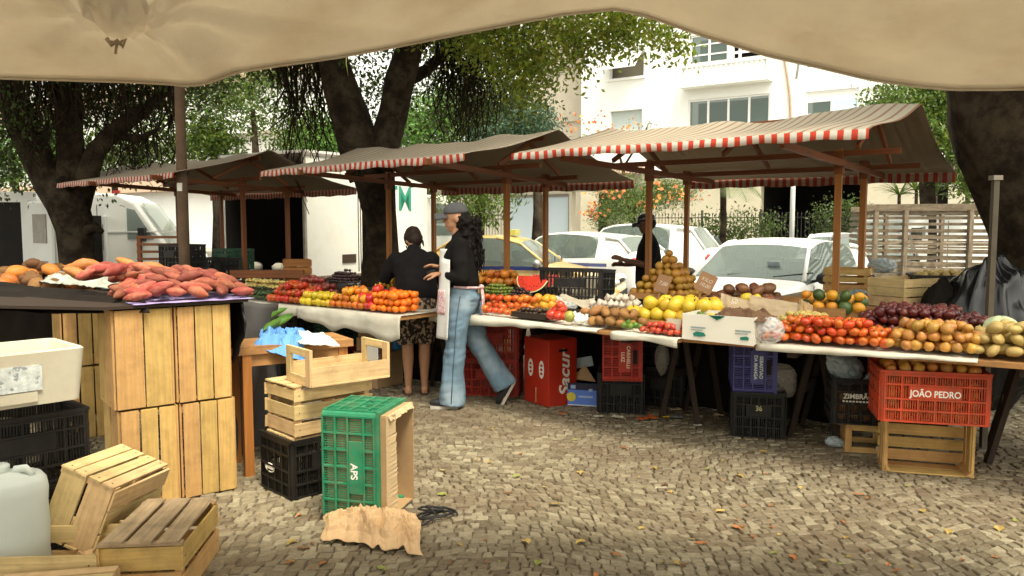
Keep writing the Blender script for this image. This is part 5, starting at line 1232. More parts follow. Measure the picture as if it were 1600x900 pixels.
mb = MB(); mb.box((.03, -Dc/2-.001, .08), (.12, .002, .016)); mb.box((.07, -Dc/2-.001, Hc*.72), (.03, .002, .022)); mb.box((-.075, -Dc/2-.001, Hc*.84), (.04, .002, .03)); mb.build('print', mat('pale print', (.35,.45,.7), .6), T)
mb = MB(); mb.box((.0, -Dc/2-.001, .008), (Lc, .002, .006)); mb.build('edge_stripe', white_ink, T)
corner_place(T, q, R(-14), Lc, Dc, 0, (1, -1))
# red crate on black crates
q = on(992, 652, 0); GB = 'black crates holding up the right tables'
T = plastic_crate('plastic_crate', 'black plastic crate on the ground under the upright red crate with lettering', .36, .55, .32, blk_pl, None, GB); T.rotation_euler = (0, 0, R(-8)); corner_place(T, on(934, 645, 0), R(-8), .36, .55, 0, (-1, -1)); base_b = T
T = copy_tree(base_b); T['label'] = 'black plastic crate in deep shade just right of the red crate stack'; T.location.x += .42; T.location.y += .22; T.rotation_euler = (0,0,R(-20))
T = copy_tree(T); T['label'] = 'upper black plastic crate in deep shade right of the red crate'; T.location.z = .325; T.location.y += .15
def end_crate(m, label, txt, px0, pytop, corner, z0, yaw, ink, tsz):
    """crate lying on its long side: its short end faces the camera, the long bottom edge at the left"""
    T = plastic_crate('plastic_crate', label, .55, .36, .295, m, None, None)
    x = Vector((math.cos(yaw), math.sin(yaw), 0)); y = Vector((-x.y, x.x, 0))
    # local -x (the end wall) faces the camera, local z (opening) to the right, local y down
    M_ = Matrix((y, Vector((0,0,-1)), -x)) ; M_ = Matrix((y, Vector((0,0,1)), x)).transposed()
    T.rotation_euler = M_.to_euler(); c = corner + y*.275; T.location = (c.x, c.y, z0+.18)
    for i, s in enumerate(txt.split('|')): text(s, tsz, (-.2865, 0, .172-(i-.5)*tsz*1.15), (PI/2, 0, -PI/2), ink, T, sx=1.0, bold=.0008); 
    mb = MB(); mb.box((-.2805, 0, .165), (.010, .23, .090)); mb.build('name_plate', m, T)
    mb = MB(); mb.box((-.2805, 0, .243), (.012, .10, .032)); mb.build('hand_hole', dark_in, T)
    return T
end_crate(red_pl, 'bright red plastic crate on its side with pale lettering and a dark hand hole', 'CARINELLI|LUIZ', 0, 0, on(941, 592, .335), .325, R(-6), mat('peach print', (.75,.6,.45), .7), .036)
T = plastic_crate('plastic_crate', 'black plastic crate with faded yellow digits under the blue crate', .36, .55, .32, blk_pl, '36|', None, fine=True, ink=mat('yellow print faded', (.45,.42,.22), .7), tsize=.05); corner_place(T, on(1143, 682, 0), R(-14), .36, .55, 0, (-1, -1))
T = copy_tree(T); T['label'] = 'black plastic crate behind the digits crate, deep under the right table'; T.location.y += .6; T.location.x += .25
end_crate(blu_pl, 'violet blue plastic crate on its side with white lettering', 'SEBASTIAO|DA MANGA', 0, 0, on(1144, 612, .325), .325, R(-12), mat('pale mint print', (.65,.8,.72), .7), .032)
T = plastic_crate('plastic_crate', 'black plastic crate marked ZIMBRAO resting on a small wooden frame', .50, .34, .30, blk_pl, 'ZIMBR\u00c3O|', None, tsize=.045, tsx=.95); yz = R(-14)
for ch in T.children:
    if ch.name.startswith('lettering'): ch.location.x = -.095; ch.location.z = .19; ch.location.y -= .001
mb = MB(); [mb.box((-.185+.0205*k, -.1812, .158), (.014, .002, .010)) for k in range(9)]; mb.build('small_print', white_ink, T)
corner_place(T, on(1300, 660, .2), yz, .50, .34, .19, (-1, -1)); zim = T
for k, (x_, y_, z_) in enumerate([(.0, -.1, .03), (.09, -.1, .03), (.14, -.12, .1), (-.05, -.12, .1), (.16, -.12, .03)]): pass
# little wooden frame crate below
T = thing('small_crate', 'small orange brown wooden frame crate holding up the ZIMBRAO crate', 'crate', (0,0,0)); Lq, Dq, Hq = .25, .30, .185
for s in (-1, 1):
    mb = MB(); mb.box((-Lq/2+.02, s*(Dq/2-.012), Hq/2), (.04, .022, Hq)); mb.box((Lq/2-.02, s*(Dq/2-.012), Hq/2), (.04, .022, Hq)); mb.box((0, s*(Dq/2-.013), Hq-.02), (Lq-.082, .02, .038)); mb.box((0, s*(Dq/2-.013), .018), (Lq-.082, .02, .034)); mb.build('frame', wood_crate, T)
for s in (-1, 1): mb = MB(); mb.box((s*(Lq/2-.006), 0, .02), (.011, Dq-.05, .036)); mb.box((s*(Lq/2-.006), 0, Hq-.02), (.011, Dq-.05, .036)); mb.build('side_rail', wood_crate, T)
mb = MB(); mb.box((.075, -Dq/2-.002, .035), (.025, .002, .035)); mb.build('label_sticker', foam, T)
corner_place(T, on(1320, 706, 0), R(-16), Lq, Dq, 0, (-1, -1))
# wooden crate on its side and orange crate on top
yo = R(-17); w0 = on(1379, 737, 0); xo = Vector((math.cos(yo), math.sin(yo), 0)); yo_ = Vector((-xo.y, xo.x, 0))
T = wood_crate_obj('wooden_crate', 'orange brown slatted crate on its side, open towards the square, under the full orange crate', .50, .345, .24, wood_crate, 2, 3, 4, None, .02)
T.rotation_euler = Matrix((xo, Vector((0,0,1)), -yo_)).transposed().to_euler(); c_ = w0 + xo*.25 + yo_*.24; T.location = (c_.x, c_.y, .1735)
mb = MB(); [mb.box((s*.235, .0, .20), (.028, .34, .03)) for s in (-1, 1)]; mb.build('end_batten', wood_crate, T)
T = plastic_crate('plastic_crate', 'orange plastic crate heaped with yellow onions standing on the slatted crate', .57, .37, .30, org_pl, 'JO\u00c3O PEDRO', None, tsize=.052, tsx=.85, txt_z=.62)
corner_place(T, on(1375, 658, .352), R(-15), .57, .37, .352, (-1, -1)); OC = T
T = copy_tree(OC); T['label'] = 'second orange plastic crate mostly hidden behind the full one'; T.location = OC.location + yo_*.40 + Vector((.04, 0, .03))
for ch in list(T.children):
    if ch.name.startswith('lettering'): bpy.data.objects.remove(ch)
# plastic bags
film = plasticfilm('grey plastic film', (.42,.50,.52), .75); film2 = plasticfilm('clear crinkled film', (.55,.5,.42), .42)
def bag(name, label, m, c, r, seed, sc=3.0, squash=(1,1,1), tail=None):
    def fn(q):
        k = 1+.21*(1-2*abs(noise.noise(q*sc+Vector((seed,0,0)))))-.15*abs(noise.noise(q*sc*2.7+Vector((0,seed,0))))-.09*abs(noise.noise(q*sc*5.5+Vector((0,0,seed))))
        q2 = q*k
        if tail: q2 = q2 + Vector(tail)*max(0, q.dot(Vector(tail).normalized()))**3
        return q2
    mb = MB(); mb.ell(c, (r*squash[0], r*squash[1], r*squash[2]), None, 56, 38, fn); o = mb.build(name, m, None, True); tag(o, label, 'bag'); return o
bag('plastic_bag', 'grey plastic bag flopping over the back of the ZIMBRAO crate', film, zim.location+Vector((-.13,.05,.33)), .09, 3, squash=(1.1,.8,1), tail=(-.5,.1,.5))
bag('plastic_bag', 'grey plastic bag edge hanging over the front of the ZIMBRAO crate', film, zim.location+Vector((.08,-.08,.30)), .085, 5, squash=(1.6,.7,.5), tail=(.4,-.2,-.3))
bag('plastic_bag', 'clear crinkled bag hanging beside the violet blue crate', film2, on(1240, 600, .42)+Vector((0,.3,-.0)), .10, 8, squash=(1.1,.5,.8), tail=(.4,0,-.9))
bag('plastic_bag', 'clear crinkled bag in the shade between the red and blue crates', film2, on(1048, 570, .45)+Vector((0,.35,0)), .075, 9, squash=(.7,.6,1.3), tail=(0,0,-.4))
bag('plastic_bag', 'small blue grey bag on the paving left of the little wooden frame', film, on(1302, 692, .03)+Vector((0,0,.01)), .045, 11, squash=(1.1,.8,.7), tail=(.6,-.3,-.3))
bag('plastic_bag', 'small bright blue bag under the far left table beside the shopper', mat('bright blue bag', (.05,.30,.70), .4, .1, 9), on(614, 545, .35)+Vector((0,.2,0)), .05, 12, tail=(0,0,.5))
# ================================================================ PRODUCE
def fruitmat(name, col, hue=.012, val=.16, rough=.4, var=.1, spec=.45, **k): return mat(name, col, rough, var, 18, obj=val, hue=hue, spec=spec, **k)
def variants(name, r, m, kind='round', n=3):
    out = []
    for i in range(n):
        rng = random.Random(i*7+len(name)); ax = (rng.uniform(.94, 1.06), rng.uniform(.94, 1.06), rng.uniform(.86, 1.0)); sd = rng.uniform(0, 30)
        def fn(q, sd=sd):
            k = 1+.05*noise.noise(q*1.3+Vector((sd,0,0)))
            if kind == 'round': k *= 1-.12*max(0, q.z-.75)/.25 - .06*max(0, -q.z-.8)/.2
            elif kind == 'onion':
                t = max(0, q.z-.6)/.4; return Vector((q.x*k*(1-.12*t), q.y*k*(1-.12*t), q.z*k*.88+.32*t*t))
            elif kind == 'tomato':
                a = math.atan2(q.y, q.x); k *= 1+.025*math.cos(a*5)*(1-abs(q.z)); k *= 1-.16*max(0, q.z-.7)/.3; return Vector((q.x*k, q.y*k, q.z*k*.84))
            elif kind == 'pepper':
                a = math.atan2(q.y, q.x); k *= 1+.07*math.cos(a*4)*(1-q.z*q.z); k *= 1-.25*max(0, q.z-.65)/.35; return Vector((q.x*k, q.y*k, q.z*k*1.05))
            elif kind == 'long':
                return Vector((q.x*k*1.55, q.y*k*.8+.10*q.x*q.x*(1 if sd > 15 else -1), q.z*k*.8+.08*noise.noise(q*2+Vector((sd,2,1)))))
            elif kind == 'potato': k *= 1+.09*noise.noise(q*2.2+Vector((0,sd,0))); return Vector((q.x*k*1.28, q.y*k*.95, q.z*k*.85))
            elif kind == 'sweet':
                t = abs(q.x); f = (1-.45*t**2.2)*(1+.16*noise.noise(Vector((q.x*2.2, q.y, q.z))*1.5+Vector((sd,0,0)))); return Vector((q.x*2.15, q.y*f*.92+.22*math.sin(q.x*2+sd), q.z*f*.9+.1*math.cos(q.x*1.6+sd)))
            elif kind == 'melon':
                return Vector((q.x*k*.95, q.y*k*.95, q.z*k*1.1))
            elif kind == 'garlic':
                a = math.atan2(q.y, q.x); t = max(0, q.z-.45)/.55; k *= 1+.06*math.cos(a*6); return Vector((q.x*k*(1-.5*t), q.y*k*(1-.5*t), q.z*.8+.75*t*t))
            return q*k
        mb = MB(); big = kind == 'sweet'; nn = 20 if big else 16 if r > .03 else 12
        mb.ell((0,0,0), (r*ax[0], r*ax[1], r*ax[2]), None, nn, 16 if big else 10 if r > .03 else 8, fn)
        if kind in ('tomato', 'pepper') or name == 'melon':
            mb.mi = 1; zt_ = r*ax[2]*(.80 if kind == 'tomato' else .92); mb.tube([(0, 0, zt_*.9), (.002, .001, zt_+r*.22)], r*.07, 5)
            if kind == 'tomato':
                for k5 in range(5): a5 = 1.257*k5; mb.add([(r*.10*math.cos(a5+.9), r*.10*math.sin(a5+.9), zt_+.003), (r*.10*math.cos(a5-.9), r*.10*math.sin(a5-.9), zt_+.003), (r*.55*math.cos(a5), r*.55*math.sin(a5), zt_+.001)], [(0,1,2)])
        o = mb.build(name, [m, mat('fruit stem', (.06,.10,.02), .7)], None, True); COL.objects.unlink(o); out.append(o)
    return out
def drop_one(vs, p, name, label, cat, group, rot=None):
    o = random.choice(vs).copy(); o.name = name; COL.objects.link(o); o.location = p
    o.rotation_euler = rot if rot else (jit(.7), jit(.7), random.uniform(0, 6.28)); sc_ = random.uniform(.84, 1.10); o.scale = (sc_, sc_, sc_); tag(o, label, cat, group); return o
COUNT = {}
def heap(vs, r, name, label, cat, group, P, u0, u1, v0, v1, z, H, slope=0.0, zfall=None, cap=300, flat=1.62, up=False, spacing=1.92, shape=None, fullfront=False, rot=None):
    """pile: P(u, v, z) gives a world point; only the visible skin of the heap (two layers) is laid"""
    nu = max(1, int((u1-u0)/(spacing*r))); nv = max(1, int((v1-v0)/(spacing*r*.9))); n = 0; got = []
    for j in range(nv):
        for i in range(nu):
            uu = u0+(u1-u0)*(i+.5+(.25 if j % 2 else -.25))/nu; vv = v0+(v1-v0)*(j+.5)/nv
            a = 2*(i+.5)/nu-1; b = (j+.5)/nv
            e = (1-abs(a)**3)*math.sin(min(1, b*1.15+.18)*PI)**.6 if not shape else shape(a, b)
            h = H*max(0, e); L = max(0, int(round(h/(flat*r))))
            for k in range(max(0, L-2), L+1):
                if k < 0 or n >= cap: continue
                p = P(uu+jit(r*.35)+(r*.5 if k % 2 else 0), vv+jit(r*.25)+(r*.35 if k % 2 else 0), z+slope*(vv-v0)+r*.86+k*flat*r+jit(r*.1))
                got.append(drop_one(vs, p, name, label, cat, group, rot() if rot else ((jit(.25), jit(.25), random.uniform(0, 6.28)) if up else None))); n += 1
    COUNT[name] = COUNT.get(name, 0)+n; return got
def tray(label, P, u0, u1, v0, v1, z, h, m, ang, name='wooden_tray', cat='tray', slope=0.0, legs=False, group=None):
    c = P((u0+u1)/2, (v0+v1)/2, z); T = thing(name, label, cat, c, ang, group); L, D = u1-u0, v1-v0; T.rotation_euler = (math.atan(slope), 0, ang)
    for s in (-1, 1):
        mb = MB(); mb.box((0, s*(D/2-.006), h/2), (L, .012, h), None, .001); mb.build('side_board', m, T)
        mb = MB(); mb.box((s*(L/2-.006), 0, h/2), (.012, D-.026, h), None, .001); mb.build('end_board', m, T)
    mb = MB(); mb.box((0, 0, -.004), (L, D, .008)); mb.build('base_board', m, T); return T
def riser(label, P, u0, u1, v0, v1, z0, z1, m, ang):
    """crate turned over to raise a tray"""
    T = thing('riser_crate', label, 'crate', P((u0+u1)/2, (v0+v1)/2, z0), ang, 'risers under the back rows'); L, D, H = u1-u0, v1-v0, z1-z0; n = max(2, int(H/.08))
    for s in (-1, 1):
        mb = MB(); [mb.box((0, s*(D/2-.006), H*(i+.5)/n), (L, .011, H/n-.012)) for i in range(n)]; mb.build('side_panel', m, T)
        mb = MB(); [mb.box((s*(L/2-.006), 0, H*(i+.5)/n), (.011, D-.024, H/n-.012)) for i in range(n)]; mb.build('end_panel', m, T)
    mb = MB(); [mb.box((0, -D/2+D*(i+.5)/4, H+.0045), (L, D/4-.01, .008)) for i in range(4)]; mb.build('top_panel', m, T); return T
ZT = .785
tomato = variants('tomato', .031, fruitmat('tomato skin', (.58,.050,.010), .02, .22, .3, coat=.12), 'tomato')
onion = variants('yellow_onion', .033, fruitmat('yellow onion skin', (.43,.175,.040), .02, .3, .38), 'onion')
ronion = variants('red_onion', .032, fruitmat('red onion skin', (.085,.012,.014), .012, .4, .33), 'onion')
potato = variants('potato', .036, fruitmat('potato skin', (.43,.30,.10), .008, .16, .6), 'potato')
spud = variants('small_potato', .02, fruitmat('small potato skin', (.50,.37,.12), .01, .2, .55), 'potato')
pinkp = variants('ginger_root', .022, fruitmat('pinkish root skin', (.36,.17,.09), .01, .25, .6), 'potato')
P_ = EC.P; uC = lambda px, v=0.0: EC.u(px, v)
heap(tomato, .031, 'tomato', 'bright red tomato in the heap beside the wrapped white box', 'tomato', 'heap of red tomatoes', P_, uC(1192, .05), uC(1395, .05), .02, .46, ZT, .10, cap=298)
heap(onion, .033, 'yellow_onion', 'golden yellow onion in the front heap between tomatoes and potatoes', 'onion', 'heap of yellow onions', P_, uC(1388, .05), uC(1535, .05), .02, .44, ZT, .105, cap=230)
heap(potato, .036, 'potato', 'pale yellow potato in the heap at the right edge', 'potato', 'heap of potatoes', P_, uC(1520, .05), uC(1660, .05), .02, .50, ZT, .14, cap=170)
riser('crate raising the red onions', P_, uC(1345, .5)+.02, uC(1545, .5), .48, .95, .755, .80, wood_dark, EC.ang())
heap(ronion, .032, 'red_onion', 'dark red onion in the raised heap behind the yellow onions', 'onion', 'heap of red onions', P_, uC(1335, .48), uC(1535, .48), .44, .95, .82, .12, cap=290, slope=.08)
heap(spud, .02, 'small_potato', 'small golden potato behind the tomatoes', 'potato', 'heap of small potatoes', P_, uC(1218, .55), uC(1303, .55), .48, .78, ZT+.03, .075, cap=170)
heap(pinkp, .022, 'ginger_root', 'small pinkish root behind the tomatoes, right of the small potatoes', 'root', 'heap of small pink roots', P_, uC(1303, .55), uC(1372, .55), .50, .75, ZT+.02, .05, cap=80)
# cabbage
cab = MB(); cab.ell((0,0,0), (.095,.09,.068), None, 26, 16, lambda q: q*(1+.05*noise.noise(q*2.5)+.03*math.sin(math.atan2(q.y, q.x)*5+q.z*4))); co = cab.build('cabbage', mat('cabbage leaf', (.50,.56,.34), .6, .15, 9, .3, 14), None, True); q = EC.pt(1553, .42, .0); co.location = (q.x, q.y, .90); tag(co, 'pale green cabbage on top of the potatoes beside the metal post', 'cabbage')
lf_ = MB(); lf_.grid(lambda s, t: Vector((.11*math.cos(s*2.2+2.6)*(.3+.75*t), .11*math.sin(s*2.2+2.6)*(.3+.75*t), -.05+.05*t*t+.012*math.sin(s*14)*t)), 20, 8); l2 = lf_.build('outer_leaf', MATS['cabbage leaf'], co, True); l2.modifiers.new('t', 'SOLIDIFY').thickness = .003
# oranges in the orange crate, more below the lip
def in_crate(vs, r, T, L, D, z0, layers, name, label, cat, group, shrink=.03, H=.04):
    M = Euler(T.rotation_euler).to_matrix()
    for k in range(layers):
        nu = int((L-shrink)/(2*r)); nv = int((D-shrink)/(2*r))
        for i in range(nu):
            for j in range(nv):
                if 0 < k < layers-1 and 0 < i < nu-1 and 0 < j < nv-1: continue
                e = H*(1-((2*(i+.5)/nu-1)**2+(2*(j+.5)/nv-1)**2)/2) if k == layers-1 else 0
                p = Vector((-L/2+shrink/2+(L-shrink)*(i+.5)/nu+jit(.006), -D/2+shrink/2+(D-shrink)*(j+.5)/nv+jit(.006), z0+r+k*1.75*r+e+jit(.005)))
                drop_one(vs, T.location+M @ p, name, label, cat, group)
lonion = variants('onion', .033, fruitmat('orange onion skin', (.52,.20,.04), .02, .28, .38), 'onion')
in_crate(lonion, .033, OC, .54, .34, .012, 5, 'onion', 'orange skinned onion heaped in the full orange crate', 'onion', 'onions in the orange crate', H=.06)
in_crate(onion, .035, zim, .46, .30, .012, 3, 'yellow_onion', 'onion glimpsed through the slots of the ZIMBRAO crate', 'onion', 'onions in the ZIMBRAO crate', H=.0)
# wrapped white box
zb_ = .79; c0w = EC.pt(1066, -.03, zb_); c1w = EC.pt(1178, -.075, zb_)
T = wthing('wrapped_box', 'white printed box in plastic wrap standing on the table edge', 'box', (c0w+c1w)/2)
d_ = (c1w-c0w); LL = d_.length; d_.normalize(); n_ = Vector((-d_.y, d_.x, 0)); an = math.atan2(d_.y, d_.x)
def wp(u_, v_, z_): q = c0w+d_*u_+n_*v_; return Vector((q.x, q.y, z_))
wrap_white = mat('white printed carton', (.72,.69,.60), .5, .05, 6, dirt=(.5,.45,.33), dirt_amt=.3, coat=.3)
mb = MB()
for (u0, u1, v0, v1, z0, z1) in ((0, LL, 0, .008, .755, .925), (0, LL, .28, .288, .76, .925), (0, .008, .008, .28, .76, .925), (LL-.008, LL, .008, .28, .76, .925), (.008, LL-.008, .008, .28, .76, .766)):
    q = wp((u0+u1)/2, (v0+v1)/2, (z0+z1)/2); mb.box(q, (u1-u0, v1-v0, z1-z0), Matrix.Rotation(an, 3, 'Z'), .003)
mb.build('walls', wrap_white, T)
def dec(pts, m, nm): b = MB(); b.add([wp(u_, -.004, z_) for u_, z_ in pts], [tuple(range(len(pts)))]); b.build(nm, m, T)
dec([(.18*1.0, .925), (.215, .905), (.235, .918), (.255, .905), (.29, .925), (.235, .895)], green_ink, 'leaf_print'); dec([(.075, .80), (.10, .815), (.15, .81), (.165, .79), (.12, .782), (.08, .785)], green_ink, 'leaf_print'); dec([(.385, .80), (.43, .81), (.445, .80), (.44, .785), (.39, .785)], green_ink, 'leaf_print')
for u_ in (.06, .355): dec([(u_, .845), (u_+.10, .845), (u_+.10, .835), (u_, .835)], dark_ink, 'print_line'); dec([(u_, .827), (u_+.08, .827), (u_+.08, .821), (u_, .821)], dark_ink, 'print_line')
brown_cloth = mat('brown cloth', (.12,.065,.035), .9, .2, 9, .3, 20)
crumple('brown_cloth', 'brown cloth stuffed into the wrapped white box', 'cloth', brown_cloth, (wp(.18, .03, .93), wp(LL+.06, .01, .93), wp(LL+.05, .27, .93), wp(.15, .27, .93)), .90, .07, 9)
wrapf = plasticfilm('cling film', (.75,.76,.74), .42)
bag('plastic_wrap', 'crinkled clear film bunched at the right end of the wrapped white box', wrapf, wp(LL+.06, .1, .845), .082, 21, squash=(1, 1, .9))
# pale cardboard screen behind
kraft = mat('kraft panel', (.40,.31,.20), .85, .1, 7, .15, 25, dirt=(.25,.17,.1), dirt_amt=.4)
a = EC.pt(1119, .62, 0); b = EC.pt(1262, .70, 0); d2 = (b-a).normalized(); n2 = Vector((-d2.y, d2.x, 0))
T = PANEL = wthing('paper_panel', 'tan kraft paper panel screening the tray of mangoes', 'panel', a.lerp(b, .5)+Vector((0,0,.79)))
def pan(u0, u1, z0, z1, m, nm):
    Lp = (b-a).length
    def f(s, t): u_ = Lp*(u0+(u1-u0)*s); z = z0+(z1-z0)*t; q = a+d2*u_+n2*(.10*t+.012*noise.noise(Vector((s*6, t*5, u0*9)))-.02*math.sin(PI*s)); return Vector((q.x, q.y, z-.05*s*t+.01*noise.noise(Vector((s*4, 3, 1)))))
    m_ = MB(); m_.grid(f, 20, 10); o = m_.build(nm, m, T, False); o.modifiers.new('t', 'SOLIDIFY').thickness = .004
pan(0, .33, .83, 1.00, kraft, 'left_sheet'); pan(.325, .86, .80, .995, kraft, 'middle_sheet'); pan(.86, 1.0, .81, .985, cardboard, 'right_sheet')
# back tray: mangoes, oranges, avocados
mango = variants('mango', .047, fruitmat('mango skin', (.17,.055,.03), .02, .35, .45), 'potato'); avo = variants('avocado', .046, fruitmat('avocado skin', (.045,.075,.015), .02, .35, .4), 'melon'); orange = variants('orange', .038, fruitmat('orange skin', (.62,.25,.02), .012, .16, .45, bump=.1, bscale=200), 'round'); yell = variants('passion_fruit', .042, fruitmat('yellow fruit skin', (.62,.40,.035), .012, .16, .45), 'round')
B = EC
riser('slatted crate raising the mango tray', B.P, B.u(1100, .85), B.u(1245, .85), .80, 1.15, .755, .885, wood_board, EC.ang())
tray('long shallow tray of mangoes behind the kraft panel', B.P, B.u(1095, .85), B.u(1250, .85), .78, 1.18, .90, .06, wood_board, EC.ang())
heap(mango, .047, 'mango', 'brownish red mango in the tray behind the kraft panel', 'mango', 'mangoes in the back tray', B.P, B.u(1105, .85), B.u(1215, .85), .80, 1.15, .90, .06, slope=.06, spacing=2.1, cap=60)
for px, v, z, vs, nm, lab, cat in [(1166, .80, .965, yell, 'passion_fruit', 'yellow fruit at the front of the mango tray, left one', 'fruit'), (1182, .80, .965, yell, 'passion_fruit', 'yellow fruit at the front of the mango tray, right one', 'fruit')]: drop_one(vs, EC.pt(px, v, z), nm, lab, cat, 'yellow fruits among the mangoes')
riser('slatted crate raising the orange and avocado tray', B.P, B.u(1240, .95), B.u(1315, .95), .92, 1.22, .755, .845, wood_board, EC.ang())
tray('shallow tray of oranges and avocados beside the right front post', B.P, B.u(1240, .95), B.u(1322, .95), .90, 1.24, .86, .055, wood_board, EC.ang())
for i in range(20):
    u_ = B.u(1248, .95)+(.045+.088*(i % 5)); v_ = .95+.085*(i//5 % 3); z_ = .92+.05*(i//10)+.03*(i//5 % 2)
    if i in (0, 3, 7, 9, 12, 16, 18): drop_one(avo, B.P(u_, v_, z_), 'avocado', 'dark green avocado in the tray by the right front post', 'avocado', 'avocados by the post')
    else: drop_one(orange, B.P(u_, v_, z_), 'orange', 'orange among the avocados by the right front post', 'orange', 'oranges by the post')
# small empty tray and crates at the rear right of the stall
tray('long brown tray edge right of the post behind the red onions', B.P, B.u(1300, 1.0)+.02, B.u(1385, 1.0), .95, 1.28, .855, .05, wood_board, EC.ang())
# ---- middle table
uB = lambda px, v=0.0: EB.u(px, v); PB = EB.P; ZB = .785
melon = variants('melon', .055, fruitmat('yellow melon skin', (.56,.36,.03), .01, .12, .38), 'round')
riser('low slatted crate under the yellow melons', PB, uB(985, .35), uB(1118, .35), .30, .75, .755, .79, wood_dark, EB.ang())
tray('brown board tray holding the yellow melons', PB, uB(980, .30), uB(1125, .30), .26, .80, .80, .03, wood_board, EB.ang())
heap(melon, .051, 'melon', 'round yellow melon in the raised tray left of the wrapped box', 'melon', 'yellow melons in the raised tray', PB, uB(985, .3), uB(1122, .3), .28, .74, .815, .11, spacing=1.95, flat=1.6, cap=70)
lime = variants('lime', .026, fruitmat('lime skin', (.10,.17,.02), .02, .25, .4), 'round')
for i, (px, v, z) in enumerate([(975, .06, .805), (985, .04, .805), (993, .07, .81), (980, .1, .825), (1000, .05, .805), (968, .09, .805), (1094, .25, .90), (1100, .27, .885), (1104, .22, .87), (1088, .24, .875), (1098, .23, .85)]):
    drop_one(lime, EB.pt(px, v, z), 'lime', 'dark green lime on the middle table left of the red peppers' if i < 6 else 'dark green lime tucked between the yellow melons and the wrapped box', 'lime', 'limes by the peppers' if i < 6 else 'limes by the wrapped box')
pepr = variants('red_pepper', .024, fruitmat('small red pepper skin', (.50,.05,.03), .01, .25, .25), 'potato')
heap(pepr, .022, 'red_pepper', 'small dull red chilli pepper in the low row by the kilo sign', 'pepper', 'row of small red peppers', PB, uB(1000, .03), uB(1064, .03), .015, .16, ZB-.01, .03, cap=60)
kiwi = variants('kiwi', .034, fruitmat('brown hairy skin', (.25,.11,.035), .012, .2, .8), 'potato')
heap(kiwi, .036, 'taro_root', 'brown taro root in the low heap below the garlic', 'root', 'heap of brown taro roots', PB, uB(912, .1), uB(985, .1), .03, .36, ZB, .08, cap=90)
garlic = variants('garlic', .026, fruitmat('garlic skin', (.52,.44,.36), .01, .15, .6), 'garlic')
heap(garlic, .027, 'garlic_bulb', 'whitish garlic bulb in the heap left of the yellow melons', 'garlic', 'heap of garlic bulbs', PB, uB(922, .45), uB(992, .45), .38, .82, ZB, .13, cap=150)
apple = variants('red_apple', .042, fruitmat('red apple skin', (.52,.02,.02), .01, .2, .25), 'round')
for px, v, z in [(862, .05, .825), (872, .03, .825), (882, .04, .825), (870, .1, .86), (878, .10, .865), (866, .15, .825), (876, .09, .90)]: drop_one(apple, EB.pt(px, v, z), 'red_apple', 'glossy red apple in the little pile left of the white garlic packs', 'apple', 'red apples by the garlic packs')
drop_one(variants('pear', .04, fruitmat('pear skin', (.28,.26,.06)), 'melon', 1), EB.pt(890, .02, .83), 'pear', 'single green pear between the apples and the garlic packs', 'pear', None)
packm = mat('white mesh pack', (.72,.72,.68), .5, .08, 30)
for i, (px, v) in enumerate([(894, .04), (902, .02), (910, .05), (899, .10), (908, .12), (917, .06)]):
    q = EB.pt(px, v, .815); mb = MB(); mb.ell((0,0,0), (.026,.026,.03), None, 10, 8, lambda p: Vector((p.x*(1-.5*max(0, p.z)), p.y*(1-.5*max(0, p.z)), p.z*(1+.7*max(0, p.z))))*(1+.2*noise.noise(p*3))); o = mb.build('garlic_pack', packm, None, False); o.location = q; o.rotation_euler = (jit(.3), jit(.3), jit(3)); tag(o, 'small knotted white pack of garlic beside the red apples', 'pack', 'white garlic packs')
pers = variants('persimmon', .036, fruitmat('persimmon skin', (.62,.07,.02), .02, .2, .25), 'tomato')
for (px0, px1, v0, v1, z, H, c) in [(748, 800, .03, .13, ZB, .01, 40)]: heap(pers, .030, 'tangerine', 'small orange red fruit in the front row beside the capped woman', 'fruit', 'front row of orange red fruit', PB, uB(px0, v0), uB(px1, v0), v0, v1, z, H, cap=c)
heap(pers, .036, 'persimmon', 'red persimmon in the second row behind the front row of orange fruit', 'persimmon', 'persimmons in the second row', PB, uB(750, .2), uB(796, .2), .16, .34, ZB+.02, .07, cap=30)
heap(pers, .034, 'persimmon', 'red persimmon heaped under the watermelon slice', 'persimmon', 'persimmons under the watermelon', PB, uB(800, .25), uB(838, .25), .20, .42, ZB+.03, .08, cap=40)
heap(orange, .030, 'tangerine', 'orange tangerine right of the persimmons under the watermelon slice', 'tangerine', 'tangerines under the watermelon', PB, uB(838, .3), uB(858, .3), .26, .44, ZB+.05, .05, cap=20)
prun = variants('plum', .020, fruitmat('dark plum skin', (.045,.02,.012), .02, .3, .4), 'round')
tray('shallow punnet tray of dark dried fruit below the persimmons', PB, uB(800, .04), uB(855, .04), .03, .17, .79, .035, wood_dark, EB.ang(), 'fruit_tray'); heap(prun, .018, 'dried_plum', 'dark dried plum in the shallow front tray', 'plum', 'dried plums in the front tray', PB, uB(802, .04), uB(853, .04), .04, .16, .80, .02, cap=90)
grape = variants('green_grape', .014, fruitmat('green grape skin', (.16,.19,.03), .015, .2, .3), 'round'); dgrape = variants('dark_grape', .014, fruitmat('dark grape skin', (.04,.018,.02), .02, .3, .3), 'round')
riser('slatted crate raising the grapes', PB, uB(748, .5), uB(845, .5), .45, .85, .755, .85, wood_dark, EB.ang())
heap(grape, .015, 'green_grape', 'green grape in the heap beneath the left back post', 'grape', 'green grapes', PB, uB(752, .45), uB(795, .45), .40, .70, .86, .10, cap=260)
heap(dgrape, .015, 'dark_grape', 'dark grape in the heap right of the green ones', 'grape', 'dark grapes', PB, uB(795, .4), uB(822, .4), .36, .62, .85, .09, cap=110)
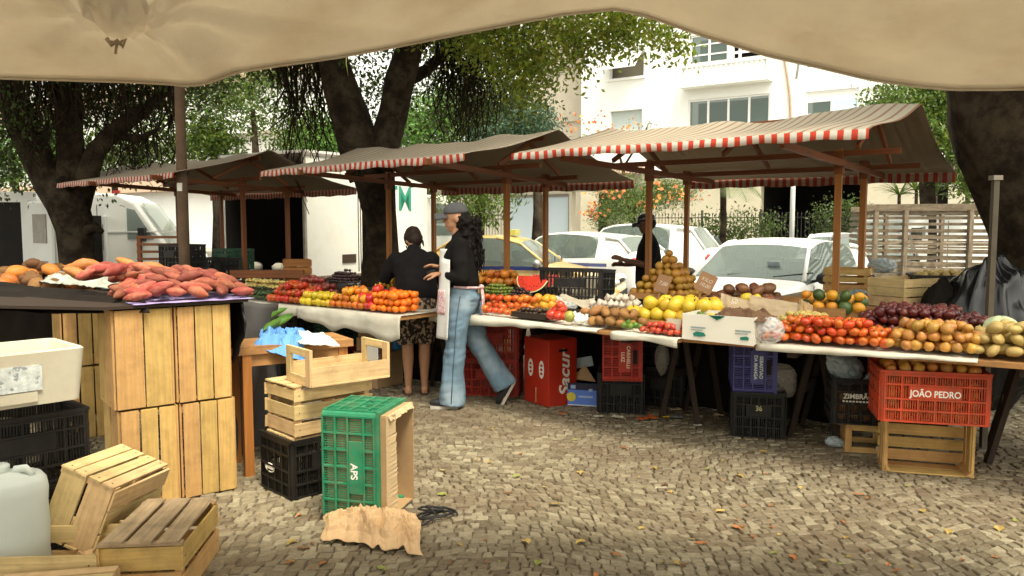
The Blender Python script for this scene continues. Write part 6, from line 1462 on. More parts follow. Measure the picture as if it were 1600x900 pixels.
heap(variants('orange_pepper', .04, fruitmat('orange pepper skin', (.55,.12,.02), .02, .25, .3), 'pepper'), .042, 'orange_pepper', 'orange red pepper on the back shelf in front of the taxi', 'pepper', 'orange red peppers on the back shelf', PB, uB(745, .9), uB(808, .9), .82, 1.12, .93, .07, cap=40)
riser('slatted crate raising the orange red peppers', PB, uB(745, .9), uB(810, .9), .80, 1.18, .755, .92, wood_dark, EB.ang())
# watermelon quarter and half slice
wm_r = mat('watermelon flesh', (.58,.040,.020), .35, .15, 14, bump=.1, bscale=30); wm_w = mat('watermelon inner rind', (.55,.58,.32), .5); wm_g = mat('watermelon rind', (.03,.09,.02), .4, .4, 6)
def melon_slice(label, c, r, yaw, tilt, wedge):
    T = thing('watermelon_slice', label, 'watermelon', c, 0, 'cut watermelon'); T.rotation_euler = (tilt, 0, yaw)
    # flat face towards -y, round side below
    def sect(rr, y0, m, nm, th):
        mb = MB(); n = 28; front = [(rr*math.cos(PI+PI*k/n), y0, rr*math.sin(PI+PI*k/n)) for k in range(n+1)]; back = [(x*.55, y0+wedge, z*.55) for x, y, z in front]
        mb.add(front+back, [tuple(range(n+1)), tuple(reversed(range(n+1, 2*n+2)))]+[(i, i+1, n+2+i, n+1+i) for i in range(n)]+[(n, 0, n+1, 2*n+1)]); mb.build(nm, m, T, False)
    sect(r, .004, wm_g, 'rind', .01); sect(r*.985, .0, wm_w, 'inner_rind', .01)
    sect(r*.92, -.003, wm_r, 'flesh', .01)
    mb = MB()
    for k in range(14): a = PI+PI*(k+.5)/14; rr = r*(.62+.08*(k % 2)); mb.ell((rr*math.cos(a), -.004, rr*math.sin(a)), (.004,.002,.007), None, 6, 4)
    mb.build('seeds', dark_in, T)
q = EB.pt(833, .62, 1.055); melon_slice('front watermelon slice showing its red flesh over the persimmons', q, .155, R(-28), R(-28), .10)
q = EB.pt(853, .78, 1.06); melon_slice('rear watermelon slice peeking out right of the front one', q, .13, R(-10), R(-28), .10)
riser('slatted crate propping the watermelon slices', PB, uB(810, .7), uB(862, .7), .66, 1.0, .755, .93, wood_dark, EB.ang())
bag('plastic_wrap', 'crumpled clear film below the watermelon slices', wrapf, EB.pt(868, .42, .85), .075, 31, squash=(1, .9, .9)); bag('plastic_wrap', 'second crumpled clear film in front of the tilted black crate', wrapf, EB.pt(884, .5, .84), .06, 33, squash=(1.4, .9, .6))
# tilted black crate with paper behind
T = plastic_crate('plastic_crate', 'black plastic crate standing open on the middle table with paper sliding out', .55, .36, .31, blk_pl, None, None, fine=False)
q = EB.pt(905, .86, .80); T.location = (q.x-.02, q.y+.02, .81); T.rotation_euler = (R(-4), 0, EB.ang()+R(18))
gp_ = mat('grey wrapping paper', (.42,.37,.28), .85, .12, 7, .2, 20)
def sheet(s, t):
    p0 = EB.pt(876, .60, .86).lerp(EB.pt(926, .62, .86), s); p1 = EB.pt(866, .95, 1.02).lerp(EB.pt(936, 1.0, 1.04), s); p = p0.lerp(p1, t); p.z += .02*math.sin(s*5+t*4)-.05*s*(1-t); return p
mb = MB(); mb.grid(sheet, 20, 14); o = mb.build('wrapping_paper', gp_, None, True); o.modifiers.new('t', 'SOLIDIFY').thickness = .003; tag(o, 'grey wrapping paper spilling out of the open black crate', 'paper')
T = tray('dark board tray between the garlic and the black crate', PB, uB(880, .5), uB(930, .5), .42, .70, .785, .05, wood_dark, EB.ang())
# orange pyramid at the back of the middle table
riser('slatted crate carrying the pyramid of brownish oranges', PB, uB(1000, 1.0), uB(1092, 1.0), .92, 1.42, .60, .90, wood_dark, EB.ang())
tang = variants('orange', .036, fruitmat('brownish orange skin', (.34,.155,.022), .012, .2, .45), 'round')
tray('shallow tray at the foot of the orange pyramid', PB, uB(996, 1.0), uB(1095, 1.0), .88, 1.44, .91, .04, wood_board, EB.ang())
uc, vc = uB(1044, 1.15), 1.16
for k in range(7):
    n = 7-k
    for i in range(n):
        for j in range(max(1, n-1)):
            if k < 5 and 0 < i < n-1 and 0 < j < max(1, n-1)-1: continue
            drop_one(tang, PB(uc+(i-(n-1)/2)*.073+jit(.005), vc+(j-(max(1, n-1)-1)/2)*.073, .95+k*.052+jit(.003)), 'orange', 'brownish orange in the pyramid on the back shelf below the man', 'orange', 'pyramid of brownish oranges')
# price signs
def sign(label, txt, c, w, h, yaw, roll, tilt, m=cardboard, tsz=.045):
    T = thing('price_sign', label, 'sign', c); T.rotation_euler = (tilt, roll, yaw); mb = MB(); mb.box((0,0,h/2), (w, .004, h)); mb.build('card', m, T)
    for i, s in enumerate(txt.split('|')): text(s, tsz, (0, -.0025, h/2+((len(txt.split('|'))-1)/2-i)*tsz*1.1), (PI/2, 0, 0), mat('chalk', (.50,.44,.36), .9, .2, 60), T, shear=.2)
    mb = MB(); mb.box((0, .012, -.02), (.01, .01, .10)); mb.build('stick', wood_board, T); return T
sg = mat('brown sign card', (.24,.13,.065), .85, .15, 9)
q = EB.pt(1031, .86, .97); sign('brown card price sign leaning left before the orange pyramid', '7,00', q, .11, .14, EB.ang()+R(15), R(16), R(-15), sg, .042)
q = EB.pt(1096, .80, 1.0); sign('large tilted brown card price sign beside the orange pyramid', 'KILO|10,00', q, .13, .145, EB.ang()+R(20), R(24), R(-12), sg, .038)
q = EB.pt(1051, .05, .80); sign('greyish card sign with KILO written on it at the table edge', 'KILO|10,00', q, .10, .082, EB.ang()+R(8), R(2), R(-12), gp_, .034)
text('50', .045, EC.pt(1147, .60, .955), (PI/2, 0, EC.ang()), white_ink, PANEL, 'price_writing', shear=.2)
# ---- far left table
uA = lambda px, v=0.0: EA.u(px, v); PA = EA.P
pr = variants('bell_pepper', .036, fruitmat('red pepper skin', (.42,.025,.012), .02, .35, .25), 'pepper'); py_ = variants('bell_pepper', .036, fruitmat('yellow pepper skin', (.58,.38,.02), .015, .15, .25), 'pepper'); po = variants('bell_pepper', .036, fruitmat('deep orange pepper skin', (.62,.15,.015), .02, .2, .25), 'pepper'); pp = variants('bell_pepper', .036, fruitmat('maroon pepper skin', (.16,.02,.015), .012, .3, .3), 'pepper'); tg = variants('tangerine', .031, fruitmat('tangerine skin', (.78,.15,.008), .008, .12, .35), 'round')
heap(pr, .034, 'bell_pepper', 'red bell pepper in the left part of the far table rows', 'pepper', 'red peppers on the far table', PA, uA(426, .1), uA(482, .1), .03, .5, ZT, .10, cap=70, slope=.1)
heap(py_, .034, 'bell_pepper', 'yellow bell pepper in the middle of the far table rows', 'pepper', 'yellow peppers on the far table', PA, uA(474, .05), uA(520, .05), .02, .26, ZT, .08, cap=30)
heap(pp, .034, 'bell_pepper', 'maroon bell pepper behind the yellow ones on the far table', 'pepper', 'maroon peppers on the far table', PA, uA(450, .4), uA(530, .4), .28, .75, ZT+.04, .09, cap=60, slope=.1)
heap(po, .034, 'bell_pepper', 'orange bell pepper in the right part of the far table rows', 'pepper', 'orange peppers on the far table', PA, uA(520, .05), uA(572, .05), .02, .4, ZT, .10, cap=70, slope=.08)
heap(apple, .038, 'red_apple', 'red apple between the orange peppers and the tangerines', 'apple', 'red apples on the far table', PA, uA(560, .05), uA(592, .05), .02, .5, ZT, .10, cap=60, slope=.12)
heap(tg, .030, 'tangerine', 'vivid orange tangerine stacked in neat rows left of the shopper', 'tangerine', 'neat rows of tangerines', PA, uA(578, 0), uA(618, 0), .01, .3, ZT, .085, cap=80, shape=lambda a, b: 1, flat=1.8)
heap(spud, .03, 'small_potato', 'yellowish potato at the far left end of the far table', 'potato', 'small potatoes on the far table', PA, uA(375, .5), uA(470, .5), .45, .8, ZT+.05, .06, cap=80)
gv = variants('okra_pod', .02, fruitmat('dark green pod', (.04,.06,.018), .02, .3, .5), 'long'); heap(gv, .024, 'green_pod', 'dark green pod in front of the potatoes at the far left table end', 'vegetable', 'green pods on the far table', PA, uA(378, .1), uA(428, .1), .05, .42, ZT, .06, cap=110)
heap(dgrape, .016, 'dark_grape', 'dark grape in the big dark mound at the back of the far table', 'grape', 'dark grapes on the far table', PA, uA(522, .7), uA(572, .7), .55, .90, .86, .17, cap=185)
riser('slatted crate raising the dark grape mound', PA, uA(518, .7), uA(625, .7), .5, .98, .755, .86, wood_dark, EA.ang())
# bananas
bm_ = mat('banana skin', (.58,.38,.04), .5, .15, 20, obj=.15)
def banana(mb, c, yaw, L=.17, r=.017, lean=.5):
    pts = []; rr = []
    for k in range(9): t = k/8-.5; a = t*1.5; pts.append(Vector(c)+Vector((math.cos(yaw)*math.sin(a)*L*.6, math.sin(yaw)*math.sin(a)*L*.6, (1-math.cos(a))*L*.7+abs(t)*lean*.02))); rr.append(r*(1-.75*abs(t*2)**4)*(.95))
    mb.tube(pts, rr, 7)
for i in range(3):
    q = EA.pt(600+9*i, .50+.05*i, .93+.02*(i % 2)); T = thing('banana_bunch', 'yellow banana bunch above the tangerines beside the shopper, %s' % ['nearest the grape mound', 'in the middle of the three', 'closest to the shopper'][i], 'bananas', q, 0, 'banana bunches')
    for k in range(5): mb = MB(); banana(mb, (.022*k-.04, jit(.01), .012*k), 1.2+.25*k); mb.build('banana', bm_, T, True)
# ---- sweet potatoes on the near board
swp = variants('sweet_potato', .034, fruitmat('pink sweet potato skin', (.235,.036,.028), .012, .4, .85, bump=.3, bscale=25, dirt=(.42,.20,.13), dirt_amt=.5, dirt_scale=16), 'sweet', 8)
swo = variants('sweet_potato', .038, fruitmat('orange sweet potato skin', (.36,.12,.03), .010, .15, .6, bump=.3, bscale=25, dirt=(.35,.15,.06), dirt_amt=.4, dirt_scale=18), 'sweet', 4)
PS = lambda u_, v_, z_: (lambda q: Vector((q.x, q.y, z_)))(c0+bx_*u_+by_*v_)
ang_s = math.atan2(bx_.y, bx_.x); rs = lambda: (jit(3), jit(.45), ang_s+random.choice([0, PI])+random.gauss(-.35, .7))
zs0 = ztop+.025
def swheap(vs, n, us, vs_, hmax, lab, grp, shape):
    pts = []
    for i in range(n):
        for tries in range(30):
            u_ = random.uniform(*us); v_ = random.uniform(*vs_); a = 2*(u_-us[0])/(us[1]-us[0])-1; b = (v_-vs_[0])/(vs_[1]-vs_[0]); h = hmax*shape(a, b); z_ = zs0+.03+h*random.uniform(.3, 1)**.6
            if all((abs(u_-p[0])/.085)**2+((v_-p[1])/.045)**2+((z_-p[2])/.042)**2 > 1.0 for p in pts): break
        w0 = PS(u_, v_, z_)
        if 800+1250*w0.x/(w0.y*cp+(CH-w0.z)*sp_) < 118+(60 if vs is swp and v_ < .5 else 0): continue
        pts.append((u_, v_, z_)); drop_one(vs, PS(u_, v_, z_), 'sweet_potato', lab, 'sweet potato', grp, rs())
swheap(swp, 95, (.10, .74), (.0, .48), .11, 'pink skinned sweet potato in the heap at the front of the board', 'heap of pink sweet potatoes', lambda a, b: (1-abs(a)**2.5)*min(1, b*2.2+.15))
swheap(swp, 60, (-.25, .55), (.40, .80), .13, 'pink skinned sweet potato farther back in the heap, beside the plastic', 'pink sweet potatoes at the back', lambda a, b: (1-abs(a)**3))
swheap(swo, 30, (-.30, .50), (.78, 1.0), .16, 'orange skinned sweet potato along the back of the heap', 'heap of orange sweet potatoes', lambda a, b: .6+.4*(1-a*a))
swheap(swo, 5, (-.40, -.25), (.6, .85), .06, 'orange skinned sweet potato at the left end of the heap by the plastic sheet', 'orange sweet potatoes at the left', lambda a, b: 1)
crumple('plastic_sheet', 'crinkled clear plastic sheet left of the sweet potatoes', 'plastic sheet', plasticfilm('milky sheet', (.62,.66,.58), .75), (on(60, 448, ztop), on(190, 462, ztop), on(185, 425, ztop), on(95, 430, ztop)), ztop+.03, .06, 13)
# brown roots far left
yam = variants('yam', .055, fruitmat('brown yam skin', (.15,.062,.022), .012, .45, .8, bump=.4, bscale=20), 'potato', 4); pk = variants('pumpkin_piece', .06, fruitmat('pumpkin flesh', (.48,.13,.025), .01, .25, .6), 'potato', 3)
PY = lambda px, py, z: on(px, py, z)
for i in range(130):
    px = random.uniform(-60, 142); f = random.random(); q = on(px, 462-28*f, 1.0); h = .16*math.sin(PI*min(1, .15+f))*(.7+.3*math.sin(px*.05)); k = random.random()
    drop_one(pk if k < .22 else yam, Vector((q.x, q.y+.55*f, 1.04+h*random.uniform(.3, 1))), 'pumpkin_piece' if k < .22 else 'yam', 'orange pumpkin piece among the dark yams at the far left' if k < .22 else 'dark brown yam in the pile at the far left', 'pumpkin' if k < .22 else 'yam', 'pumpkin pieces at the far left' if k < .22 else 'pile of dark yams')
# cucumbers / zucchini in the shade
zc_m = fruitmat('zucchini skin', (.07,.15,.02), .015, .25, .4); zv = variants('zucchini', .034, zc_m, 'sweet', 3)
for i, (px, py, z, dy) in enumerate([(420, 492, .84, .25), (428, 507, .82, .1), (410, 498, .86, .35), (436, 500, .80, .3), (418, 510, .84, .05)]):
    q = on(px, py, z); o = drop_one(zv, Vector((q.x, q.y+.1, z)), 'zucchini', 'long green zucchini lying behind the blue cloth', 'zucchini', 'zucchini behind the blue cloth', (0, R(-15), R(35+10*i))); o.scale = (1.5, .85, .85)
# black sack hanging between the board and the side table
def sack(s, t):
    a = c0+bx_*.58+by_*.30; b = on(410, 700, 0)+Vector((0,.35,0)); p = a.lerp(Vector((b.x, b.y, 0)), s); return Vector((p.x+.03*math.sin(t*6+s*9), p.y+.05*math.sin(s*14), 1.06-1.0*t-.12*s))
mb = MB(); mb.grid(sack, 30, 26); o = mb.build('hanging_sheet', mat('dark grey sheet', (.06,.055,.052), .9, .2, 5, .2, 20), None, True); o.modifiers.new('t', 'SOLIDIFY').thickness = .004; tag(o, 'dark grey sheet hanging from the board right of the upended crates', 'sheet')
def bin_bag(s, t):
    w0 = c0+bx_*.64+by_*.10; w1 = c0+bx_*.74+by_*.62; p = w0.lerp(w1, s); k = math.sin(PI*min(1, .25+t*.7)); f = .05*k*math.sin(s*19+2*t)+.03*noise.noise(Vector((s*7, t*5, 3)))
    return Vector((p.x+.06*k+f, p.y-.02-f, 1.075-.37*t-.05*math.sin(PI*s)*t+.01*math.sin(s*23)))
mb = MB(); mb.grid(bin_bag, 60, 26); o = mb.build('bin_bag', black_sheet, None, True); o.modifiers.new('t', 'SOLIDIFY').thickness = .004; tag(o, 'black plastic hanging down right of the sweet potato board', 'bag')
# ---- behind the right stall: boxes, potatoes crate, black bundle
GR = 'crates on the low stand behind the red onions'
q = at(1412, 480, 7.0); T = wood_crate_obj('wooden_crate', 'pale slatted crate turned towards the square behind the red onions', .5, .36, .24, wood_pale, 3, 3, 3, GR, .01); T.location = (q.x, q.y, .80); T.rotation_euler = (0, 0, R(28))
for i, (px, z, lab) in enumerate([(1325, .98, 'upper slatted crate stacked behind the right front post'), (1325, .73, 'lower slatted crate stacked behind the right front post')]):
    T2 = wood_crate_obj('wooden_crate', lab, .42, .34, .24, wood_crate, 3, 3, 3, GR, .03) if i == 0 else copy_tree(T2); T2['label'] = lab; q = at(px, 450, 7.9); T2.location = (q.x, q.y, z-.14); T2.rotation_euler = (0, 0, R(-30+8*i))
T = wthing('low_stand', 'grey wooden stand behind the red onions', 'stand', at(1420, 480, 7.2)); q = at(1420, 480, 7.2); mb = MB(); mb.box((q.x, q.y+.3, .77), (2.0, 1.2, .03), Matrix.Rotation(R(-38), 3, 'Z')); mb.build('top', wood_grey, T)
for a_ in (-.7, .7):
    for b_ in (-.35, .35): mb = MB(); v = Matrix.Rotation(R(-38), 3, 'Z') @ Vector((a_, b_, 0)); mb.box((q.x+v.x, q.y+.3+v.y, .378), (.05, .05, .755)); mb.build('leg', wood_dark, T)
T = plastic_crate('plastic_crate', 'dark crate of pale potatoes on the stand behind the red onions', .5, .34, .26, blk_pl, None, None, fine=False); q = at(1470, 470, 7.1); T.location = (q.x, q.y, .79); T.rotation_euler = (0, 0, R(-12)); in_crate(potato, .04, T, .48, .32, .12, 2, 'potato', 'pale potato in the dark crate on the stand', 'potato', 'potatoes in the dark crate', H=.05)
# black plastic bundle
def bundle(q):
    an_ = math.atan2(q.y, q.x); k = 1+.16*(1-2*abs(noise.noise(q*1.7+Vector((4,0,0)))))+.10*(1-2*abs(noise.noise(Vector((math.cos(an_)*3.2, math.sin(an_)*3.2, q.z*.9+2)))))+.035*(1-2*abs(noise.noise(Vector((math.cos(an_)*8, math.sin(an_)*8, q.z*2))))); return Vector((q.x*k, q.y*k, q.z*k*(1.0 if q.z > 0 else .9)))
c = at(1545, 470, 6.3); mb = MB(); mb.ell((c.x+.12, c.y+.2, .56), (.31, .30, .56), None, 90, 60, bundle); o = mb.build('sheeted_bundle', black_sheet, None, True); tag(o, 'shiny black plastic covered bundle in front of the leaning trunk', 'bundle')
T = wthing('tied_sacks', 'grey tied sack leaning on the black bundle', 'sack', (c.x-.35, c.y, 0)); mb = MB(); mb.ell((c.x-.20, c.y+.35, .50), (.15, .16, .46), None, 26, 18, bundle); mb.build('sack', black_cloth, T, True); mb = MB(); mb.tube([(c.x-.28, c.y+.16, .70), (c.x-.22, c.y+.14, .80), (c.x-.15, c.y+.16, .88)], [.02,.03,.012], 8); mb.build('knot', white_cloth, T, True)
c = at(1365, 450, 8.3); o = bag('bin_bag', 'black bag slumped in front of the stake lorry', black_sheet, Vector((c.x, c.y, .62)), .28, 52, squash=(.8,.7,1.1)); 
bag('plastic_bag', 'white bag lying in front of the stacked crates by the right front post', film, at(1340, 462, 7.5), .09, 54, squash=(1.2,1,.6))
bag('plastic_bag', 'grey knotted bag on top of the slumped black bag', film, at(1378, 415, 8.2), .10, 55, squash=(1.3,1,.7))
# far clutter below the leftmost stall
T = wthing('slatted_bench', 'brown slatted bench end under the leftmost awning', 'bench', at(250, 420, 11.0)); q = at(250, 400, 11)
for z in (1.02, 1.12, 1.22, 1.32): mb = MB(); mb.box((q.x, 11, z), (.62, .03, .035)); mb.build('rail', wood_red, T)
for x in (-.29, .29): mb = MB(); mb.box((q.x+x, 11.03, .67), (.05, .05, 1.34)); mb.build('post', wood_red, T)
T = wthing('long_bench', 'reddish timber counter rail in front of the lorry doors', 'bench', at(420, 430, 10.3)); a = at(360, 428, 10.3); b = at(475, 428, 10.0)
mb = MB(); mb.beam(a, b, .03, .10); mb.build('rail', wood_red, T)
for p in (a, b): mb = MB(); mb.box((p.x, p.y+.05, .42), (.05, .05, .84)); mb.build('leg', wood_red, T)
q = at(465, 445, 10.4); T = wood_crate_obj('wooden_crate', 'upright dark orange slatted crate left of the lorry box', .34, .30, .5, wood_orange, 5, 5, 3, None, .015); T.location = (q.x, q.y, .55); T.rotation_euler = (0,0,R(20))
for i, (px, py, Y, m, lab) in enumerate([(285, 400, 10.4, blk_pl, 'black crate on the counter under the leftmost awning'), (365, 405, 11.8, dgrn_pl, 'dark green crate under the leftmost awning near the lorry'), (340, 420, 11.0, blk_pl, 'black crate low in the shade under the leftmost awning')]):
    T = plastic_crate('plastic_crate', lab, .5, .36, .3, m, None, 'crates under the leftmost awning', fine=False); q = at(px, py, Y); T.location = (q.x, q.y, max(0, q.z-.15)); T.rotation_euler = (0,0,R(-35))
T = wthing('counter', 'dark goods counter under the leftmost awning', 'counter', at(300, 440, 10.6)); a = at(180, 440, 11.6); b = at(470, 440, 9.6); mb = MB(); mb.beam(Vector((a.x,a.y,.72)), Vector((b.x,b.y,.72)), .9, .04); mb.build('top', wood_dark, T)
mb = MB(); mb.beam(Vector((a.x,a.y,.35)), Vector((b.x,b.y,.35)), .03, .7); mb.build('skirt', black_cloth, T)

# ---- litter and leaves on the paving
GL = 'fallen leaves on the paving'
lm = [mat('yellow fallen leaf', (.36,.25,.07), .7, .2, 30, obj=.3), mat('orange fallen leaf', (.34,.13,.04), .7, .2, 30, obj=.3), mat('brown fallen leaf', (.18,.09,.04), .8, .2, 30, obj=.3), mat('green fallen leaf', (.22,.24,.05), .7, .2, 30)]
def leaf_mesh(seed):
    r = random.Random(seed); L = .055; w = .015*r.uniform(.8, 1.4); V = []; 
    mb = MB(); mb.grid(lambda s, t: Vector(((s-.5)*L, (t-.5)*2*w*math.sin(PI*min(.98, s*.92+.04))**.8, .006*math.cos((s-.5)*4)+.012*abs(t-.5)*r.uniform(.5, 1.2)+.003*math.sin(s*9))), 7, 4); return mb
lv = []
for i in range(6): o = leaf_mesh(i).build('fallen_leaf', lm[[0,1,0,2,1,3][i]], None, True); COL.objects.unlink(o); lv.append(o)
spots = [(870,788),(797,772),(820,845),(845,880),(960,868),(1010,905),(905,850),(770,905),(935,895),(1095,850),(1150,828),(1165,822),(1240,870),(1215,865),(1000,828),(1040,760),(1110,735),(1160,740),(810,708),(805,746),(1360,780),(1345,772),(1440,795),(1290,880),(1400,890),(1500,880),(1480,830),(460,845),(478,858),(500,880),(455,880),(600,890),(700,880),(720,850),(1020,730),(1190,706),(760,720),(905,740),(1060,880),(1130,800),(1320,840),(1560,830),(1250,760),(690,770),(980,700)]
for i, (px, py) in enumerate(spots):
    q = on(px+jit(5), py+jit(4), .004); k = lv[random.choice([0,1,1,2,3,4,5,0])]; o = k.copy(); o.name = 'fallen_leaf'; COL.objects.link(o); o.location = q; o.rotation_euler = (jit(.15), jit(.15), random.uniform(0, 6.28)); s_ = random.uniform(.6, 1.15); o.scale = (s_, s_, s_); tag(o, 'small dry leaf lying on the cobblestones', 'leaf', GL)
for i in range(90):
    px = random.uniform(380, 1590); py = random.uniform(660, 895); q = on(px, py, .004)
    if abs(q.x) > .7*q.y: continue
    k = random.choice(lv); o = k.copy(); o.name = 'fallen_leaf'; COL.objects.link(o); o.location = q; o.rotation_euler = (jit(.2), jit(.2), random.uniform(0, 6.28)); s_ = random.uniform(.25, .7); o.scale = (s_, s_, s_); tag(o, 'small dry leaf lying on the cobblestones', 'leaf', GL)
for i, (px, py, m, s_, lab) in enumerate([(935, 652, white_cloth, .03, 'flat white paper scrap left of the litter row by the black crates'), (965, 653, foam, .035, 'torn white scrap on the paving below the red crate'), (1011, 655, mat('orange peel', (.45,.10,.02), .6), .06, 'orange peel scrap on the paving beside the black crates'), (1056, 641, mat('pale peel', (.65,.52,.3), .6), .035, 'pale curled peel on the paving'), (1040, 653, mat('yellow scrap', (.65,.42,.02), .5), .02, 'small yellow scrap between two peels'), (1058, 653, mat('grey scrap', (.15,.16,.17), .5), .04, 'grey flat scrap beside the yellow one'), (1093, 652, foam, .018, 'small white round scrap on the paving'), (1090, 666, white_cloth, .022, 'white torn scrap farther forward on the paving'), (1124, 650, MATS['pale peel'], .03, 'pale yellow peel near the digits crate'), (878, 648, MATS['orange peel'], .022, 'orange scrap before the tall red carton')]):
    q = on(px, py, .01); mb = MB(); mb.grid(lambda s, t: Vector(((s-.5)*s_*2.6, (t-.5)*s_*1.3, .01+.5*s_*abs(noise.noise(Vector((s*3, t*3, i*5)))))), 8, 6); o = mb.build('litter_scrap', m, None, True); o.location = q; o.rotation_euler = (0,0,jit(.5)); o.modifiers.new('t', 'SOLIDIFY').thickness = .003; tag(o, lab, 'litter')
# ================================================================ VEHICLES
tyre = mat('tyre rubber', (.02,.02,.02), .85, .2, 20); rimm = mat('wheel rim', (.45,.45,.44), .35, .1, 9, metal=.7)
carglass = glassmat('car glass', (.22,.27,.25), .30); carglass.node_tree.nodes['Principled BSDF'].inputs['Metallic'].default_value = .35; lampw = mat('headlamp lens', (.6,.62,.62), .1, .05, 20, coat=.5); lampr = mat('tail lamp lens', (.5,.02,.015), .15, .1, 20, coat=.5)
def paint(n, c, r=.28): return mat(n, c, r, .03, 3, coat=.6, dirt=[x*.6 for x in c], dirt_amt=.15, dirt_scale=2)
pw = paint('white car paint', (.78,.79,.77)); py_t = paint('taxi yellow paint', (.62,.43,.15)); pg = paint('grey car paint', (.10,.105,.11)); pd = paint('dark car paint', (.02,.022,.025)); pwv = mat('white van paint', (.72,.73,.70), .4, .05, 3, dirt=(.5,.48,.42), dirt_amt=.3, dirt_scale=1.5)
seatm = mat('car seat', (.03,.03,.032), .8)
def car(name, label, cat, L=4.0, Wd=1.68, H=1.46, body=pw, kind='hatch', stripe=None, group='cars parked along the street', hoodz=.90, extras=()):
    """nose towards -x, base centred at the origin; ring surface skinned from stations"""
    T = thing(name, label, cat, (0,0,0), 0, group); w = Wd/2
    if kind == 'sedan': st = [(-.5,.50,.50,0,.74),(-.485,.60,.62,0,.86),(-.42,.70,.74,0,.95),(-.33,.80,.86,0,.985),(-.235,.87,.93,0,1),(-.205,.885,.96,1,1),(-.09,.92,H-.10,2,1),(-.03,.925,H-.03,2,1),(.015,.93,H,2,1),(.06,.93,H,3,1),(.14,.94,H-.01,2,1),(.20,.945,H-.06,2,1),(.225,.95,H-.09,4,1),(.345,.96,1.00,1,.99),(.38,.965,.985,0,.98),(.45,.94,.965,0,.95),(.485,.80,.83,0,.90),(.5,.55,.56,0,.84)]
    elif kind == 'hatch': st = [(-.5,.50,.50,0,.74),(-.485,.60,.62,0,.86),(-.42,.72,.76,0,.95),(-.33,.82,.87,0,.985),(-.25,hoodz-.02,hoodz+.03,0,1),(-.225,hoodz,hoodz+.06,1,1),(-.10,.93,H-.09,2,1),(-.04,.94,H-.02,2,1),(.02,.945,H,2,1),(.06,.95,H,3,1),(.16,.96,H-.015,2,1),(.27,.98,H-.05,2,1),(.30,.99,H-.06,4,1),(.38,1.0,H-.10,4,1),(.455,1.02,1.12,1,.96),(.48,.85,.90,0,.93),(.5,.55,.56,0,.88)]
    else: st = [(-.5,.50,.50,0,.84),(-.485,.70,.72,0,.92),(-.44,.88,.93,0,.97),(-.38,.96,1.02,0,1),(-.355,1.0,1.07,1,1),(-.25,1.08,H-.12,2,1),(-.20,1.1,H-.03,2,1),(-.09,1.1,H,2,1),(-.07,1.1,H,4,1),(.1,1.1,H,4,1),(.3,1.1,H,4,1),(.44,1.1,H-.01,4,1),(.485,1.1,H-.04,4,.99),(.5,.6,.62,0,.98)]
    # section rings (half), bottom to top: kinds: 0 body only, 1 foot of a screen, 2 side window, 3 pillar, 4 solid
    rows = []
    for (fx, zb, zt, k, pw_) in st:
        x = fx*L; ww = w*pw_; g = zt-zb
        roofw = ww*(.98 if k == 0 else (.96 if g < .15 else .76))
        rows.append([(x, ww*.93, .22), (x, ww*.995, .34), (x, ww, .55 if zb > .6 else zb*.8), (x, ww*.985, zb-.05 if zb > .62 else zb*.93), (x, ww*.955, zb), (x, roofw*(1 if g > .15 else .97), zt-(.05 if g > .15 else .012)), (x, roofw*.72, zt-.008), (x, 0, zt+.008)])
    nr = len(rows); nc = 8
    parts = {'body': MB(), 'windshield': MB(), 'rear_window': MB(), 'side_window': [], 'trim': MB()}
    def quad(sgn, i, j):
        a, b, c, d = rows[i][j], rows[i+1][j], rows[i+1][j+1], rows[i][j+1]; P = [(p[0], p[1]*sgn, p[2]) for p in (a, b, c, d)]; return P if sgn > 0 else P[::-1]
    sidegroups = {}
    bodyq = []
    for i in range(nr-1):
        k0, k1 = st[i][3], st[i+1][3]
        for j in range(nc-1):
            for sgn in (-1, 1):
                P = quad(sgn, i, j); dest = bodyq
                if j == 4 and 2 in (k0, k1) and 4 not in (k0, k1) and 3 not in (k0, k1) and not (k0 == 1 and st[i+1][2]-st[i][2] < .1): dest = sidegroups.setdefault((sgn, i if False else (0 if st[i][0] < .03 else 1)), [])
                if j == 4 and (k0, k1) in ((2, 3), (3, 2)): dest = sidegroups.setdefault((sgn, 0 if k0 == 2 else 1), []) if (k0, k1) == (3, 2) or (k0, k1) == (2, 3) and abs(st[i+1][0]-st[i][0]) > .03 else bodyq
                if j >= 5 and k0 == 1 and k1 == 2: dest = parts['windshield'].__dict__.setdefault('q', [])
                if j >= 5 and k0 in (4, 2) and k1 == 1: dest = parts['rear_window'].__dict__.setdefault('q', [])
                dest.append(P)
    # end caps
    for i in (0, nr-1):
        P = [(p[0], p[1], p[2]) for p in rows[i]] + [(p[0], -p[1], p[2]) for p in reversed(rows[i][:-1])]
        bodyq.append(P)
    def mk(qs, nm, m, sub=2, off=0.0):
        me = bpy.data.meshes.new(nm); vs = []; fs = []
        for q in qs: b = len(vs); vs += q; fs.append(tuple(range(b, b+len(q))))
        me.from_pydata(vs, [], fs); bm = bmesh.new(); bm.from_mesh(me); bmesh.ops.remove_doubles(bm, verts=bm.verts, dist=.0008)
        bmesh.ops.recalc_face_normals(bm, faces=bm.faces)
        bm.to_mesh(me); bm.free(); me.materials.append(m)
        for p in me.polygons: p.use_smooth = True
        o = bpy.data.objects.new(nm, me); COL.objects.link(o); o.parent = T
        if 'window' in nm or 'shield' in nm:
            for v in me.vertices: v.co = v.co + v.normal*(.006 if v.normal.dot(v.co-Vector((0, 0, .5))) > 0 else -.006)
            sub_c = 'PRESERVE_CORNERS'
        else: sub_c = 'ALL'
        if sub: md = o.modifiers.new('s', 'SUBSURF'); md.boundary_smooth = sub_c; md.levels = sub; md.render_levels = sub
        return o
    mk(bodyq, 'body', body)
